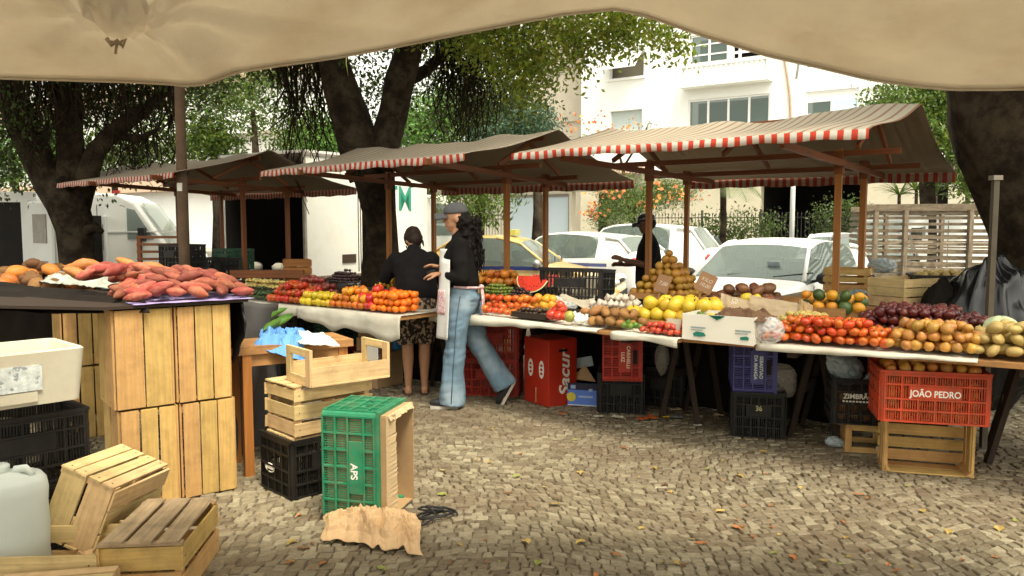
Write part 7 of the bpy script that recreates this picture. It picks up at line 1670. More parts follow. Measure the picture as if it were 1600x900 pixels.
    if 'q' in parts['windshield'].__dict__: mk(parts['windshield'].q, 'windshield', carglass)
    if 'q' in parts['rear_window'].__dict__: mk(parts['rear_window'].q, 'rear_window', carglass)
    for k, q in sidegroups.items(): mk(q, 'side_window', carglass)
    cw = [i for i, s_ in enumerate(st) if s_[3] == 1]; i0 = cw[0]
    for sgn in (-1, 1):
        mb = MB(); mb.tube([(rows[i][5][0], rows[i][5][1]*sgn*.985, rows[i][5][2]) for i in range(i0, min(i0+4, nr))], [.03, .026, .026, .024][:min(4, nr-i0)], 8); mb.build('pillar', body, T, True)
        if len(cw) > 1: mb = MB(); mb.tube([(rows[i][5][0], rows[i][5][1]*sgn*.985, rows[i][5][2]) for i in range(cw[1]-2, cw[1]+1)], .03, 8); mb.build('pillar', body, T, True)
    # inside: floor, seats
    mb = MB(); mb.box((.0, 0, .40), (L*.7, Wd*.80, .10))
    for sx in (-.02, .20):
        for sy in (-.36, .36): mb.box((sx*L, sy, .72), (.14, .46, .56), Matrix.Rotation(R(12), 3, 'Y')); mb.box((sx*L+.05, sy, 1.08), (.08, .24, .15))
    mb.box((-.20*L, 0, .78), (.25, Wd*.75, .22)); mb.build('seats', seatm, T)
    # wheels
    for sx in (-.335, .315):
        for sy in (-1, 1):
            rt = Matrix.Rotation(PI/2, 3, 'X'); mb = MB(); mb.lathe([(.18,-.1),(.27,-.1),(.30,-.085),(.305,0),(.30,.085),(.27,.1),(.18,.1)], 26, (sx*L, sy*(w-.085), .305), rt); wh = mb.build('wheel', tyre, T, True)
            mb = MB(); mb.lathe([(0,.012),(.05,.02),(.17,-.0),(.185,.015)], 20, (sx*L, sy*(w+.003), .305), Matrix.Rotation(-sy*PI/2, 3, 'X')); rm = mb.build('rim', rimm, wh, True)
            mb = MB(); mb.lathe([(.36,0),(.36,.004),(0,.004)], 26, (sx*L, sy*(w*.99), .32), Matrix.Rotation(-sy*PI/2, 3, 'X')); mb.build('wheel_arch', tyre, T)
    # lamps, mirrors, handles, bumpers, plate, pillars, wipers
    for sy in (-1, 1):
        mb = MB(); mb.ell((-L*.468, sy*w*.72, .66), (.12, .20, .085), Matrix.Rotation(sy*-.35, 3, 'Z'), 16, 10); mb.build('headlight', lampw, T, True)
        zl = .90 if kind != 'van' else 1.0; mb = MB(); mb.ell((L*.470, sy*w*.80, zl), (.045, .13, .10), Matrix.Rotation(sy*.3, 3, 'Z'), 16, 10); mb.build('tail_light', lampr, T, True)
        mb = MB(); mx = -.175*L if kind != 'van' else -.30*L; mb.ell((mx, sy*(w+.11), .98 if kind != 'van' else 1.25), (.07, .10, .075), None, 14, 9); mb.beam((mx, sy*(w-.08), .93 if kind != 'van' else 1.2), (mx, sy*(w+.06), .96 if kind != 'van' else 1.23), .05, .03); mb.build('mirror', blade if body is not py_t else rimm, T, True)
        for hx in ((-.02, .17) if kind != 'van' else (-.12,)): mb = MB(); mb.box((hx*L+.02, sy*(w*1.0+.006), .80), (.17, .03, .03)); mb.build('door_handle', body, T)
        for hx in ((-.185, .045, .23) if kind != 'van' else (-.22, -.08)): mb = MB(); mb.box((hx*L, sy*(w+.0005), .60), (.008, .006, .56)); mb.build('door_gap', blade, T)
    mb = MB(); mb.box((-L*.497, 0, .42), (.05, Wd*.62, .12)); mb.box((-L*.492, 0, .66), (.04, Wd*.34, .06)); mb.build('grille', blade, T)
    mb = MB(); mb.box((L*.502, 0, .62), (.02, .42, .13)); mb.build('number_plate', rimm, T)
    mb = MB(); mb.box((0, 0, .235), (L*.93, Wd*.97, .09)); mb.build('sill', blade, T)
    if kind != 'van':
        for sy in (-.35, .28): mb = MB(); mb.beam((-.218*L, sy, hoodz+.085 if kind == 'hatch' else 1.0), (-.195*L, sy-.48, hoodz+.15 if kind == 'hatch' else 1.06), .02, .015); mb.build('wiper', blade, T)
    if stripe:
        for sy in (-1, 1):
            mb = MB(); mb.grid(lambda s, t: Vector((-L*.40+L*.80*s, sy*(w*(.955+.035*math.sin(PI*min(1, s*1.05)))+.014), .845+.065*t+.015*math.sin(PI*s))), 30, 1); mb.build('stripe', stripe, T, True)
    return T
ROADZ = -.16
def park(T, px, py_unused, Y, heading, dz=0):
    """heading: direction of the nose in the plan; px, Y: centre of the car"""
    q = at(px, 350, Y); T.location = (q.x, Y, ROADZ+dz); T.rotation_euler = (0, 0, math.atan2(-heading[1], -heading[0])); return T
vN = Vector((-.50, -.866, 0))
T = car('hatchback', 'white hatchback facing the square with trees mirrored in its windscreen', 'car', 3.95, 1.66, 1.47, pw, 'hatch'); park(T, 1212, 0, 11.1, (-.66, -.75))
mb = MB(); mb.box((-.72, -.30, 1.12), (.004, .17, .13), Matrix.Rotation(R(-28), 3, 'Y')); mb.build('windscreen_card', lid_card, T)
blue_st = paint('taxi blue stripe', (.03,.05,.19))
T = car('taxi', 'yellow taxi with a dark blue side stripe behind the watermelon', 'taxi', 4.25, 1.70, 1.46, py_t, 'sedan', blue_st); park(T, 795, 0, 14.8, (.97, -.25))
mb = MB(); mb.box((-.1, 0, 1.50), (.14, .34, .10), None, .01); mb.build('roof_sign', mat('taxi roof sign', (.45,.45,.12), .5), T)
mb = MB(); mb.box((.25, -.86, .56), (.30, .01, .16)); mb.build('door_badge', lampw, T); mb = MB(); mb.box((.27, -.867, .56), (.22, .006, .12)); mb.build('badge_print', cardboard, T)
T = car('hatchback', 'white hatchback seen from behind with a red tail lamp, beyond the taxi', 'car', 4.05, 1.72, 1.50, pw, 'hatch'); park(T, 893, 0, 17.4, (-.80, .60))
T = car('suv', 'tall white people carrier with a dark rear side window, left of the man', 'car', 4.3, 1.78, 1.68, pw, 'hatch'); park(T, 985, 0, 19.2, (-.9, .44))
T = car('sedan', 'grey car seen between the two posts right of the man', 'car', 4.1, 1.68, 1.42, pg, 'sedan'); park(T, 1075, 0, 20.0, (-.35, -.94))
T = car('sedan', 'dark car behind the right front post beside the stake lorry', 'car', 4.3, 1.72, 1.50, pd, 'sedan'); park(T, 1362, 0, 14.6, (-.45, -.89))
T = car('hatchback', 'white car roof just right of the white hatchback, farther back', 'car', 3.9, 1.64, 1.45, pw, 'hatch'); park(T, 1310, 0, 19.5, (-.5, -.866))

# --- lorry with a white box
def vbox(mb, c, size, yaw, j=0): mb.box(c, size, Matrix.Rotation(yaw, 3, 'Z'), j)
hd = Vector((.56, .83, 0)).normalized(); sdv = Vector((hd.y, -hd.x, 0)); yl_ = math.atan2(hd.y, hd.x)
rc = at(476, 350, 14.0); rc.z = 0
T = wthing('box_lorry', 'white box lorry with open rear doors and green letters, behind the forked trunk', 'lorry', rc+hd*2.0-sdv*1.1+Vector((0,0,ROADZ)))
def lp(a, s, z): q = rc+hd*a-sdv*s; return Vector((q.x, q.y, z))
BL, BW, z0, z1 = 3.3, 2.3, .56, 2.74
box_m = mat('scuffed white lorry panel', (.70,.70,.65), .5, .05, 3, dirt=(.42,.38,.3), dirt_amt=.4, dirt_scale=3)
mb = MB(); vbox(mb, lp(BL/2, .02, (z0+z1)/2), (BL, .04, z1-z0), yl_); w = mb.build('side_wall', box_m, T)
mb = MB(); vbox(mb, lp(BL/2, BW-.02, (z0+z1)/2), (BL, .04, z1-z0), yl_); mb.build('side_wall', box_m, T)
mb = MB(); vbox(mb, lp(BL/2, BW/2, z1+.025), (BL+.04, BW+.02, .05), yl_); mb.build('roof', box_m, T)
mb = MB(); vbox(mb, lp(BL/2, BW/2, z0-.04), (BL, BW, .078), yl_); mb.build('floor', wood_dark, T)
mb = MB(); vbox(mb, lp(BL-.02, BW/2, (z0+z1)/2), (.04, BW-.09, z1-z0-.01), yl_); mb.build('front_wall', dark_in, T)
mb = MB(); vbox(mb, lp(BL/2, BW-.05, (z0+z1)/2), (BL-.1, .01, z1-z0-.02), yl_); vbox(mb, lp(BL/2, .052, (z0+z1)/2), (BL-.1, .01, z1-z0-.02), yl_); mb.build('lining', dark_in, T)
for a in (.0,): 
    for s_ in (-.005, BW+.005): mb = MB(); vbox(mb, lp(a, s_, (z0+z1)/2), (.05, .05, z1-z0+.1), yl_); mb.build('corner_post', steel, T)
for a, zz in ((BL*.5, z0-.01), (BL*.5, z1-.02)): mb = MB(); vbox(mb, lp(a, -.012, zz), (BL, .02, .05), yl_); mb.build('edge_rail', steel, T)
mb = MB(); vbox(mb, lp(1.05, -.008, .86), (.34, .02, .16), yl_); mb.build('side_marker', mat('dark badge', (.04,.025,.015), .6), T)
for a in (1.30, 1.36): mb = MB(); vbox(mb, lp(a, -.006, (z0+z1)/2), (.012, .012, z1-z0-.1), yl_); mb.build('panel_seam', blade, T)
teal = mat('green vehicle lettering', (.03,.25,.17), .6, .05, 30)
tt = text('TM', .70, lp(2.45, -.006, 1.98), (PI/2, 0, yl_), teal, T, sx=.8, bold=.006)
# open rear doors folded back, clutter inside
dd = (-hd*.5+sdv*.0-Vector((0,0,0))); 
q = rc - sdv*(BW+.06) + hd*.55; mb = MB(); mb.box((q.x, q.y, (z0+z1)/2), (1.05, .04, z1-z0-.05), Matrix.Rotation(yl_, 3, 'Z')); mb.build('rear_door', box_m, T)
for i in range(8): q = lp(.3+.2*(i % 3), .4+.22*i, z0+.12); mb = MB(); mb.ell(q, (.13,.12,.1), None, 12, 8, lambda p: p*(1+.3*noise.noise(p*3))); tag(mb.build('sack', black_cloth if i % 3 else white_cloth, None, True), ['dark sack in the open lorry, %s from the left door' % n for n in ('nearest', 'second', 'third', 'fourth', 'fifth', 'sixth', 'seventh', 'last')][i], 'sack', 'sacks in the open lorry')
# cab
def ext(T, base, ax, pts, wdt, m, nm, smooth=False, side=None):
    """side profile (a, z) extruded across"""
    mb = MB(); mb.prism([base(a, -.02 if side is None else side, z) for a, z in pts], -sdv*wdt if side is None else -sdv*wdt); o = mb.build(nm, m, T); bv = o.modifiers.new('b', 'BEVEL'); bv.width = .06; bv.segments = 3; return o
ext(T, lp, 0, [(BL+.12, .35), (BL+1.9, .35), (BL+1.95, 1.0), (BL+1.75, 1.15), (BL+1.15, 2.0), (BL+.95, 2.12), (BL+.12, 2.12)], 1.9, pwv, 'cab', side=.2)
def panel3(pts, m, nm): mb = MB(); mb.add(pts, [tuple(range(len(pts)))]); o = mb.build(nm, m, T); return o
panel3([lp(BL+.45, .19, 1.25), lp(BL+1.5, .19, 1.25), lp(BL+1.1, .19, 1.92), lp(BL+.45, .19, 1.95)], carglass, 'side_window')
panel3([lp(BL+1.745, .35, 1.2), lp(BL+1.745, 1.95, 1.2), lp(BL+1.19, 1.9, 1.98), lp(BL+1.19, .4, 1.98)], carglass, 'windshield')
for a in (.7, BL+1.3):
    for s_ in (.12, BW-.15): mb = MB(); c = lp(a, s_, .24); mb.lathe([(.2,-.11),(.35,-.11),(.39,-.08),(.39,.08),(.35,.11),(.2,.11),(.0,.06)], 24, c, Matrix.Rotation(yl_, 3, 'Z') @ Matrix.Rotation(PI/2, 3, 'X')); mb.build('wheel', tyre, T, True)
mb = MB(); vbox(mb, lp(2.3, BW/2, .42), (4.6, .9, .16), yl_); mb.build('chassis', blade, T)

# --- white panel vans at the left
def van(label, px_nose, px_tail, Yn, Yt, H, group, door_open=False, rear_open=False):
    a = at(px_tail, 350, Yt); b = at(px_nose, 350, Yn); d = (b-a); L = d.length; d.normalize(); s = Vector((d.y, -d.x, 0)); yw_ = math.atan2(d.y, d.x)
    if s.y > 0: s = -s       # side facing the camera
    T = wthing('panel_van', label, 'van', (a+b)/2-s*.95+Vector((0,0,ROADZ-CH)), group)
    P = lambda u_, o, z: Vector((a.x+d.x*u_-s.x*o, a.y+d.y*u_-s.y*o, z))
    prof = [(0,.25),(L-.05,.25),(L,.55),(L-.12,1.0),(L-.55,1.18),(L-1.15,H-.18),(L-1.45,H-.02),(L-1.9,H),(.12,H),(0,H-.12)]
    prof = [(u_, z+ROADZ) for u_, z in prof]
    mb = MB(); mb.prism([P(u_, 0, z) for u_, z in prof], -s*1.9); o = mb.build('body', pwv, T); bv = o.modifiers.new('b', 'BEVEL'); bv.width = .07; bv.segments = 4
    for w_ in o.data.polygons: w_.use_smooth = False
    def pn(pts, m, nm, off=-.012): mb = MB(); mb.add([P(u_, off, z+ROADZ) for u_, z in pts], [tuple(range(len(pts)))]); return mb.build(nm, m, T)
    pn([(L-1.30,1.35),(L-.80,1.35),(L-1.15,H-.34),(L-1.30,H-.30)], carglass, 'side_window')
    mb = MB(); mb.add([P(L-.52, .15, 1.22+ROADZ), P(L-.52, 1.75, 1.22+ROADZ), P(L-1.12, 1.7, H-.2+ROADZ), P(L-1.12, .2, H-.2+ROADZ)], [(0,1,2,3)]); w_ = mb.build('windshield', carglass, T); w_.location = d*.035+Vector((0,0,.02))
    for u_ in (L-1.85, L-2.9, .3): mb = MB(); mb.box(P(u_, -.003, H*.52+ROADZ), (.012, .01, H*.75), Matrix.Rotation(yw_, 3, 'Z')); mb.build('door_gap', blade, T)
    mb = MB(); mb.box(P(L/2, -.012, H*.66+ROADZ), (L*.9, .02, .025), Matrix.Rotation(yw_, 3, 'Z')); mb.box(P(L/2, -.012, .62+ROADZ), (L*.85, .02, .07), Matrix.Rotation(yw_, 3, 'Z')); mb.build('moulding', pwv, T)
    mb = MB(); mb.box(P(L-1.0, -.12, 1.45+ROADZ), (.12, .18, .26), Matrix.Rotation(yw_, 3, 'Z')); mb.build('mirror', blade, T)
    mb = MB(); mb.ell(P(L-.12, .2, .85+ROADZ), (.14,.16,.12)); mb.build('headlight', lampw, T, True); mb = MB(); mb.box(P(L-1.5, .1, H+.02+ROADZ), (.12, .1, .06), Matrix.Rotation(yw_, 3, 'Z')); mb.build('roof_lamp', lampr, T)
    for u_ in (.9, L-.95):
        mb = MB(); mb.lathe([(.2,-.11),(.32,-.11),(.35,0),(.32,.11),(.2,.11),(0,.05)], 24, P(u_, .08, .35+ROADZ), Matrix.Rotation(yw_, 3, 'Z') @ Matrix.Rotation(PI/2, 3, 'X')); mb.build('wheel', tyre, T, True)
    if door_open:
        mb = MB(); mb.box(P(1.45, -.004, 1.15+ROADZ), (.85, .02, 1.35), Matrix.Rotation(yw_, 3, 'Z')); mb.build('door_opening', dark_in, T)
        mb = MB(); q = P(2.0, -.20, 1.15+ROADZ); mb.box(q, (.06, .55, 1.35), Matrix.Rotation(yw_+.25, 3, 'Z')); dr = mb.build('open_door', pwv, T); dr.modifiers.new('b', 'BEVEL').width = .02
        mb = MB(); mb.box(q-d*.04+Vector((0,0,.25)), (.03, .34, .5), Matrix.Rotation(yw_+.25, 3, 'Z')); mb.build('door_card', mat('grey door card', (.3,.28,.25), .8), dr)
    if rear_open:
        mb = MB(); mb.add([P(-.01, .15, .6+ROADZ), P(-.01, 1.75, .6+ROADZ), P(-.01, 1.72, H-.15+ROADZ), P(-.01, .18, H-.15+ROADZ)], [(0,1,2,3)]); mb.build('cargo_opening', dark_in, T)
    return T
van('long white panel van with its side door open behind the spreading ficus', 306, -4, 16.3, 15.6, 2.28, 'white panel vans', door_open=True)
T = van('white panel van cut by the left edge with its dark rear wide open', -330, 20, 17.0, 14.6, 2.25, 'white panel vans', rear_open=False)
# rear end of that van: dark opening and open door
q0 = at(-40, 350, 14.2); q1 = at(40, 350, 14.4)
TV = wthing('van_rear', 'open white van rear door with inner panel, by the left ficus trunk', 'van', Vector((q0.x, 14.3, ROADZ)))
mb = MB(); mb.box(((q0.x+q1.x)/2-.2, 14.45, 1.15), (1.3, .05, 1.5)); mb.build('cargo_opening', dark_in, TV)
mb = MB(); mb.box(((q0.x+q1.x)/2-.2, 14.44, 1.98), (1.5, .1, .18)); mb.box((q1.x+.02, 14.42, 1.15), (.14, .12, 1.55)); mb.build('rear_frame', pwv, TV)
a = at(46, 350, 14.3); b = at(84, 350, 13.7); mb = MB(); mb.beam(Vector((a.x,a.y,1.13)), Vector((b.x,b.y,1.10)), .07, 1.55); o = mb.build('rear_door', pwv, TV); o.modifiers.new('b', 'BEVEL').width = .03
n3 = Vector(((b-a).y, -(b-a).x, 0)).normalized(); c3 = (a+b)/2 + n3*.05
for zc, h_ in ((1.42, .5), (.72, .28)): mb = MB(); mb.beam(Vector((a.lerp(b, .25).x, a.lerp(b, .25).y, zc))+n3*.04, Vector((a.lerp(b, .8).x, a.lerp(b, .8).y, zc))+n3*.04, .02, h_); mb.build('door_card', mat('grey door card', (.3,.28,.25), .8), o)
# third van behind the stake lorry
van('white van parked behind the wooden stake lorry', 1360, 1620, 16.6, 17.4, 1.92, None)

# --- stake lorry bed
stake = mat('bleached stake boards', (.22,.175,.12), .85, .3, grain=(3, 40, 1), bump=.2, island=.2, dirt=(.05,.03,.018), dirt_amt=.9, dirt_scale=12)
a = at(1352, 350, 11.9); b = at(1640, 350, 11.2); dS = (b-a); LS = dS.length; dS.normalize(); nS = Vector((-dS.y, dS.x, 0)); nS.z = 0
T = wthing('stake_lorry', 'old stake bed lorry with weathered slatted wooden sides at the right', 'lorry', (a+b)/2+nS*.9+Vector((0,0,ROADZ-CH)))
def SP(u_, v_, z): return Vector((a.x+dS.x*u_+nS.x*v_, a.y+dS.y*u_+nS.y*v_, z))
zz = [.66,.745,.83,.915,1.02,1.115,1.21,1.305,1.40,1.495,1.59]
for v_, nm in ((0, 'near_side'), (1.9, 'far_side')):
    mb = MB()
    for z in zz: mb.beam(SP(0, v_, z), SP(LS, v_, z+jit(.006)), .022, (.040 if z > .95 else .07) if v_ == 0 else .03, jit=.004)
    mb.beam(SP(-.02, v_-.02, 1.745), SP(LS+.05, v_-.02, 1.75), .03, .085); mb.beam(SP(0, v_, .54), SP(LS, v_, .54), .04, .14); mb.beam(SP(0, v_, 1.665), SP(LS, v_, 1.668), .022, .05); mb.build('side_slats', stake, T)
    for u_ in (.16, .62, 1.60, 2.1): mb = MB(); mb.beam(SP(u_*LS/2.75+.0, v_-.035, .48), SP(u_*LS/2.75, v_-.035, 1.70), .055, .075); mb.build('stake', stake, T)
mb = MB()
for z in zz: mb.beam(SP(-.02, .03, z), SP(-.02, 1.87, z), .022, .06)
mb.build('tail_slats', stake, T)
mb = MB(); mb.beam(SP(0, .95, .44), SP(LS, .95, .44), 1.85, .06); mb.build('bed', wood_dark, T)
for u_ in (.5, LS-.5):
    for v_ in (.15, 1.75): c = SP(u_, v_, .22); mb = MB(); mb.lathe([(.2,-.1),(.34,-.1),(.38,0),(.34,.1),(.2,.1),(0,.05)], 22, c, Matrix.Rotation(PI/2, 3, 'X')); mb.build('wheel', tyre, T, True)
mb = MB(); mb.box(SP(LS+.7, .95, .95), (1.1, 1.8, 1.6)); o = mb.build('cab', pwv, T); o.modifiers.new('b', 'BEVEL').width = .08

# ================================================================ PEOPLE
skin = mat('warm brown skin', (.40,.205,.115), .55, .08, 12, .05, 60); skin_d = mat('deep brown skin', (.13,.06,.035), .55, .08, 12); hairm = mat('black curly hair', (.008,.006,.005), .7, .3, 30, .6, 60, spec=.15); hair2 = mat('dark brown hair', (.020,.011,.007), .6, .3, 40, .5, 80, spec=.2)
knit = mat('black jumper', (.011,.010,.010), .95, .2, 20, .3, 90, spec=.08); denim = mat('washed denim', (.15,.23,.30), .9, .22, 5, .3, 160, spec=.15, col2=(.28,.36,.42), c2scale=4, c2lo=.48, c2hi=.66); apron_m = mat('white apron', (.70,.69,.66), .85, .05, 9, .15, 25); pinkm = mat('pink printed patch', (.62,.32,.34), .85, .2, 50, col2=(.7,.62,.6), c2scale=60, c2lo=.5, c2hi=.56); capm = mat('grey cap', (.075,.075,.08), .85, .1, 20, .2, 90); shoe = mat('black shoe', (.02,.02,.02), .5); sole = mat('pale sole', (.5,.46,.4), .7); blk_top = mat('black cotton top', (.010,.009,.010), .95, .2, 12, .25, 30, spec=.08)
leo = mat('leopard print shorts', (.34,.25,.17), .85, .12, 30, col2=(.022,.016,.012), c2scale=26, c2lo=.44, c2hi=.50)
def limb(mb, pts, n=14, caps=(1, 1)):
    """pts: (x, y, z, rx, ry)"""
    S = []; k = len(pts)
    for i, p in enumerate(pts):
        c = Vector(p[:3]); d = (Vector(pts[min(i+1, k-1)][:3])-Vector(pts[max(i-1, 0)][:3])).normalized()
        y = Vector((0,1,0)); x = y.cross(d)
        if x.length < .2: x = Vector((0,0,1)).cross(d); y = d.cross(x)
        x.normalize(); y = d.cross(x).normalized(); S.append((c, x*p[3], y*p[4]))
    mb.sweep(S, n)
    for p in [q_ for q_, k_ in zip((pts[0], pts[-1]), caps) if k_]: mb.ell(p[:3], (min(p[3], p[4])*.98,)*3, None, 12, 8)
def hand(mb, w, pd, fd, up, s=1.0, curl=.5, open_=1.0):
    """w: wrist; pd: palm direction; up: back of hand normal"""
    w = Vector(w); pd = Vector(pd).normalized(); up = Vector(up); up = (up-pd*up.dot(pd)).normalized(); sd_ = pd.cross(up)
    mb.sweep([(w-pd*.01, sd_*.022*s, up*.017*s), (w+pd*.02*s, sd_*.032*s, up*.016*s), (w+pd*.06*s, sd_*.040*s, up*.014*s), (w+pd*.088*s, sd_*.036*s, up*.011*s)], 12)
    for i, (o, l) in enumerate(((-.030,.066),(-.010,.078),(.011,.072),(.030,.055))):
        p = w+pd*.08*s+sd_*o*s; d = pd+sd_*o*2.5*open_; pts = [p.copy()]
        for k in range(3): d = (d.normalized()-up*curl*.55).normalized(); p = p+d*l*s*(.45,.32,.23)[k]; pts.append(p.copy())
        mb.tube(pts, [.0098*s,.0092*s,.0085*s,.007*s], 8)
    p = w+pd*.025*s-sd_*.025*s; d = (pd*.6-sd_*.9-up*.25).normalized(); pts = [p.copy()]
    for k in range(3): p = p+d*.030*s; pts.append(p.copy()); d = (d*.8+pd*.5-up*curl*.3).normalized()
    mb.tube(pts, [.0125*s,.0115*s,.0105*s,.008*s], 8)
def head(mb, c, pitch=0, yaw=0, s=1.0, rollm=None):
    M = Matrix.Rotation(yaw, 3, 'Z') @ Matrix.Rotation(pitch, 3, 'Y'); c = Vector(c); q = lambda x, y, z: c + M @ Vector((x*s, y*s, z*s))
    mb.ell(q(-.008, 0, .022), (.096*s, .075*s, .098*s), M, 20, 14); mb.ell(q(.018, 0, -.035), (.068*s, .058*s, .070*s), M, 18, 12); mb.ell(q(.048, 0, -.082), (.030*s, .032*s, .026*s), M, 12, 8)
    mb.ell(q(.062, 0, .040), (.028*s, .05*s, .030*s), M, 12, 8)        # brow
    mb.sweep([(q(.078, 0, .028), M @ Vector((.007,0,0))*s, M @ Vector((0,.007,0))*s), (q(.096, 0, -.004), M @ Vector((.010,0,0))*s, M @ Vector((0,.010,0))*s), (q(.103, 0, -.022), M @ Vector((.010,0,0))*s, M @ Vector((0,.015,0))*s), (q(.082, 0, -.030), M @ Vector((.010,0,0))*s, M @ Vector((0,.014,0))*s)], 10)
    mb.ell(q(.080, 0, -.050), (.012*s, .024*s, .007*s), M, 12, 8); mb.ell(q(.077, 0, -.061), (.012*s, .021*s, .008*s), M, 12, 8)
    for sy in (-1, 1): mb.ell(q(.046, sy*.038, -.018), (.022*s, .020*s, .020*s), M, 10, 8); mb.ell(q(-.012, sy*.077, -.006), (.020*s, .008*s, .030*s), M, 10, 8)
    return q, M
def eyes(T, q, M, s=1.0, iris=(.03,.015,.01)):
    for sy in (-1, 1):
        mb = MB(); mb.ell(q(.071, sy*.031, .012), (.010*s, .013*s, .0085*s), M, 12, 8); e = mb.build('eye', mat('eye white', (.7,.68,.64), .3), T, True)
        mb = MB(); mb.ell(q(.078, sy*.031, .012), (.005*s, .0055*s, .0055*s), M, 10, 6); mb.build('iris', mat('dark iris', iris, .2), e, True)
        mb = MB(); mb.ell(q(.076, sy*.032, .031), (.007*s, .017*s, .004*s), M, 10, 6); mb.build('eyebrow', hairm, T, True)
def person(label, loc, rz_): return thing('person', label, 'person', loc, rz_)

# ---- the woman in the cap, walking, profile to the left
q = on(722, 634, 0); T = person('woman walking left in a grey cap, black jumper, white apron and wide pale jeans', (q.x, q.y, 0), PI)
b = MB()
hq, hM = head(b, (.045, 0, 1.545), R(4), R(0))
limb(b, [(.02, 0, 1.36, .050, .052), (.035, 0, 1.44, .047, .048), (.04, 0, 1.50, .05, .05)])
limb(b, [(0, 0, .92, .095, .14), (0, 0, 1.02, .085, .125), (0, 0, 1.16, .095, .135), (.0, 0, 1.28, .10, .15), (.0, 0, 1.36, .075, .12), (.01, 0, 1.40, .05, .06)], 20)
for sy in (1, -1):
    b.ell((0, sy*.155, 1.325), (.055,.055,.06))
    el = (-.015, sy*.20, 1.085); wr = (.165, sy*(.085 if sy > 0 else .02), 1.10 if sy > 0 else 1.145)
    limb(b, [(0, sy*.16, 1.32, .046, .046), (-.01, sy*.19, 1.2, .042, .042), (el[0], el[1], el[2], .036, .036)]); limb(b, [(el[0], el[1], el[2], .037, .037), (.08, sy*.17, 1.09, .036, .034), (wr[0], wr[1], wr[2], .024, .022)])
    hand(b, wr, (1, -.3*sy, .25 if sy < 0 else -.08), None, (0, .25*sy, 1), 1.0, .55)
limb(b, [(.02, .09, .90, .085, .085), (.04, .09, .66, .07, .07), (.045, .085, .50, .052, .052), (.06, .085, .28, .050, .048), (.075, .085, .09, .034, .034)]); b.ell((.12, .085, .035), (.11, .042, .035))
limb(b, [(-.02, -.09, .90, .085, .085), (-.08, -.09, .66, .07, .07), (-.12, -.09, .50, .052, .052), (-.24, -.085, .32, .050, .048), (-.335, -.085, .16, .034, .034)]); b.ell((-.34, -.085, .085), (.035, .042, .09))
bo = b.build('body', skin, T, True); bake(bo, .0065, 3, mats=[skin])
eyes(T, hq, hM)
mb = MB(); mb.ell(hq(.084, 0, -.055), (.008, .022, .009), hM, 12, 8); mb.build('lips', mat('lips', (.30,.08,.06), .5), T, True)
# jumper
j = MB(); limb(j, [(.0, 0, .985, .135, .165), (.0, 0, 1.02, .150, .18), (.005, 0, 1.12, .145, .18), (.015, 0, 1.24, .142, .18), (.005, 0, 1.33, .115, .165), (.01, 0, 1.385, .075, .10), (.022, 0, 1.42, .058, .062)], 24)
for sy in (1, -1):
    el = (-.02, sy*.215, 1.075); j.ell((0, sy*.155, 1.325), (.075, .07, .075))
    limb(j, [(0, sy*.15, 1.32, .070, .070), (-.01, sy*.20, 1.20, .068, .068), (el[0], el[1], el[2], .062, .062)]); limb(j, [(el[0], el[1], el[2], .062, .060), (.03, sy*.20, 1.082, .060, .058), (.09, sy*.165, 1.095, .043, .042)])
jo = j.build('jumper', knit, T, True); bake(jo, .011, 4, mats=[knit])
# jeans
j = MB(); limb(j, [(0, 0, 1.02, .125, .155), (-.005, 0, .96, .135, .165), (-.015, 0, .88, .150, .175)], 24)
limb(j, [(.01, .075, .88, .125, .11), (.035, .085, .72, .108, .10), (.045, .088, .52, .085, .085), (.06, .088, .32, .090, .088), (.075, .085, .12, .106, .10), (.078, .085, .03, .112, .105)], 20, (1, 0))
limb(j, [(-.03, -.075, .88, .125, .11), (-.075, -.085, .72, .11, .10), (-.125, -.088, .54, .088, .088), (-.225, -.088, .36, .090, .09), (-.325, -.085, .20, .104, .10), (-.355, -.085, .145, .108, .104)], 20, (1, 0))
jo = j.build('jeans', denim, T, True); bake(jo, .011, 3, mats=[denim])
for p_ in jo.data.vertices:      # folds of the cloth
    co = p_.co; n_ = noise.noise(Vector((co.x*9, co.y*9, co.z*5)))+.6*noise.noise(Vector((co.x*20, co.y*20, co.z*9+4))); p_.co = co + p_.normal*(.011*n_+.012*(abs(noise.noise(Vector((co.x*7+co.z*9, co.y*6, co.z*14))))-.25)*(1 if .35 < co.z < .9 else .5))
for p_ in T.children:
    if p_.name.startswith('jumper'):
        for v in p_.data.vertices: v.co = v.co + v.normal*.011*(noise.noise(v.co*8)+.5*noise.noise(v.co*17))
mb = MB(); mb.box((-.135, .06, .965), (.012, .075, .04), Matrix.Rotation(.25, 3, 'Z')); mb.build('belt_patch', mat('brown leather patch', (.25,.13,.08), .7), T)
for pts_ in ([(.0, .178, .93), (.02, .192, .80), (.035, .192, .68), (.045, .175, .52), (.06, .178, .32), (.075, .190, .06)],): mb = MB(); mb.tube(pts_, .0035, 5); mb.build('seam', mat('dark seam', (.07,.10,.14), .9), jo, True)
mb = MB(); mb.grid(lambda s, t: Vector((-.175+.004*math.sin(s*3), .03+.10*s, .90-.13*t)), 6, 6); o_ = mb.build('back_pocket', denim, jo, True); o_.modifiers.new('t', 'SOLIDIFY').thickness = .006
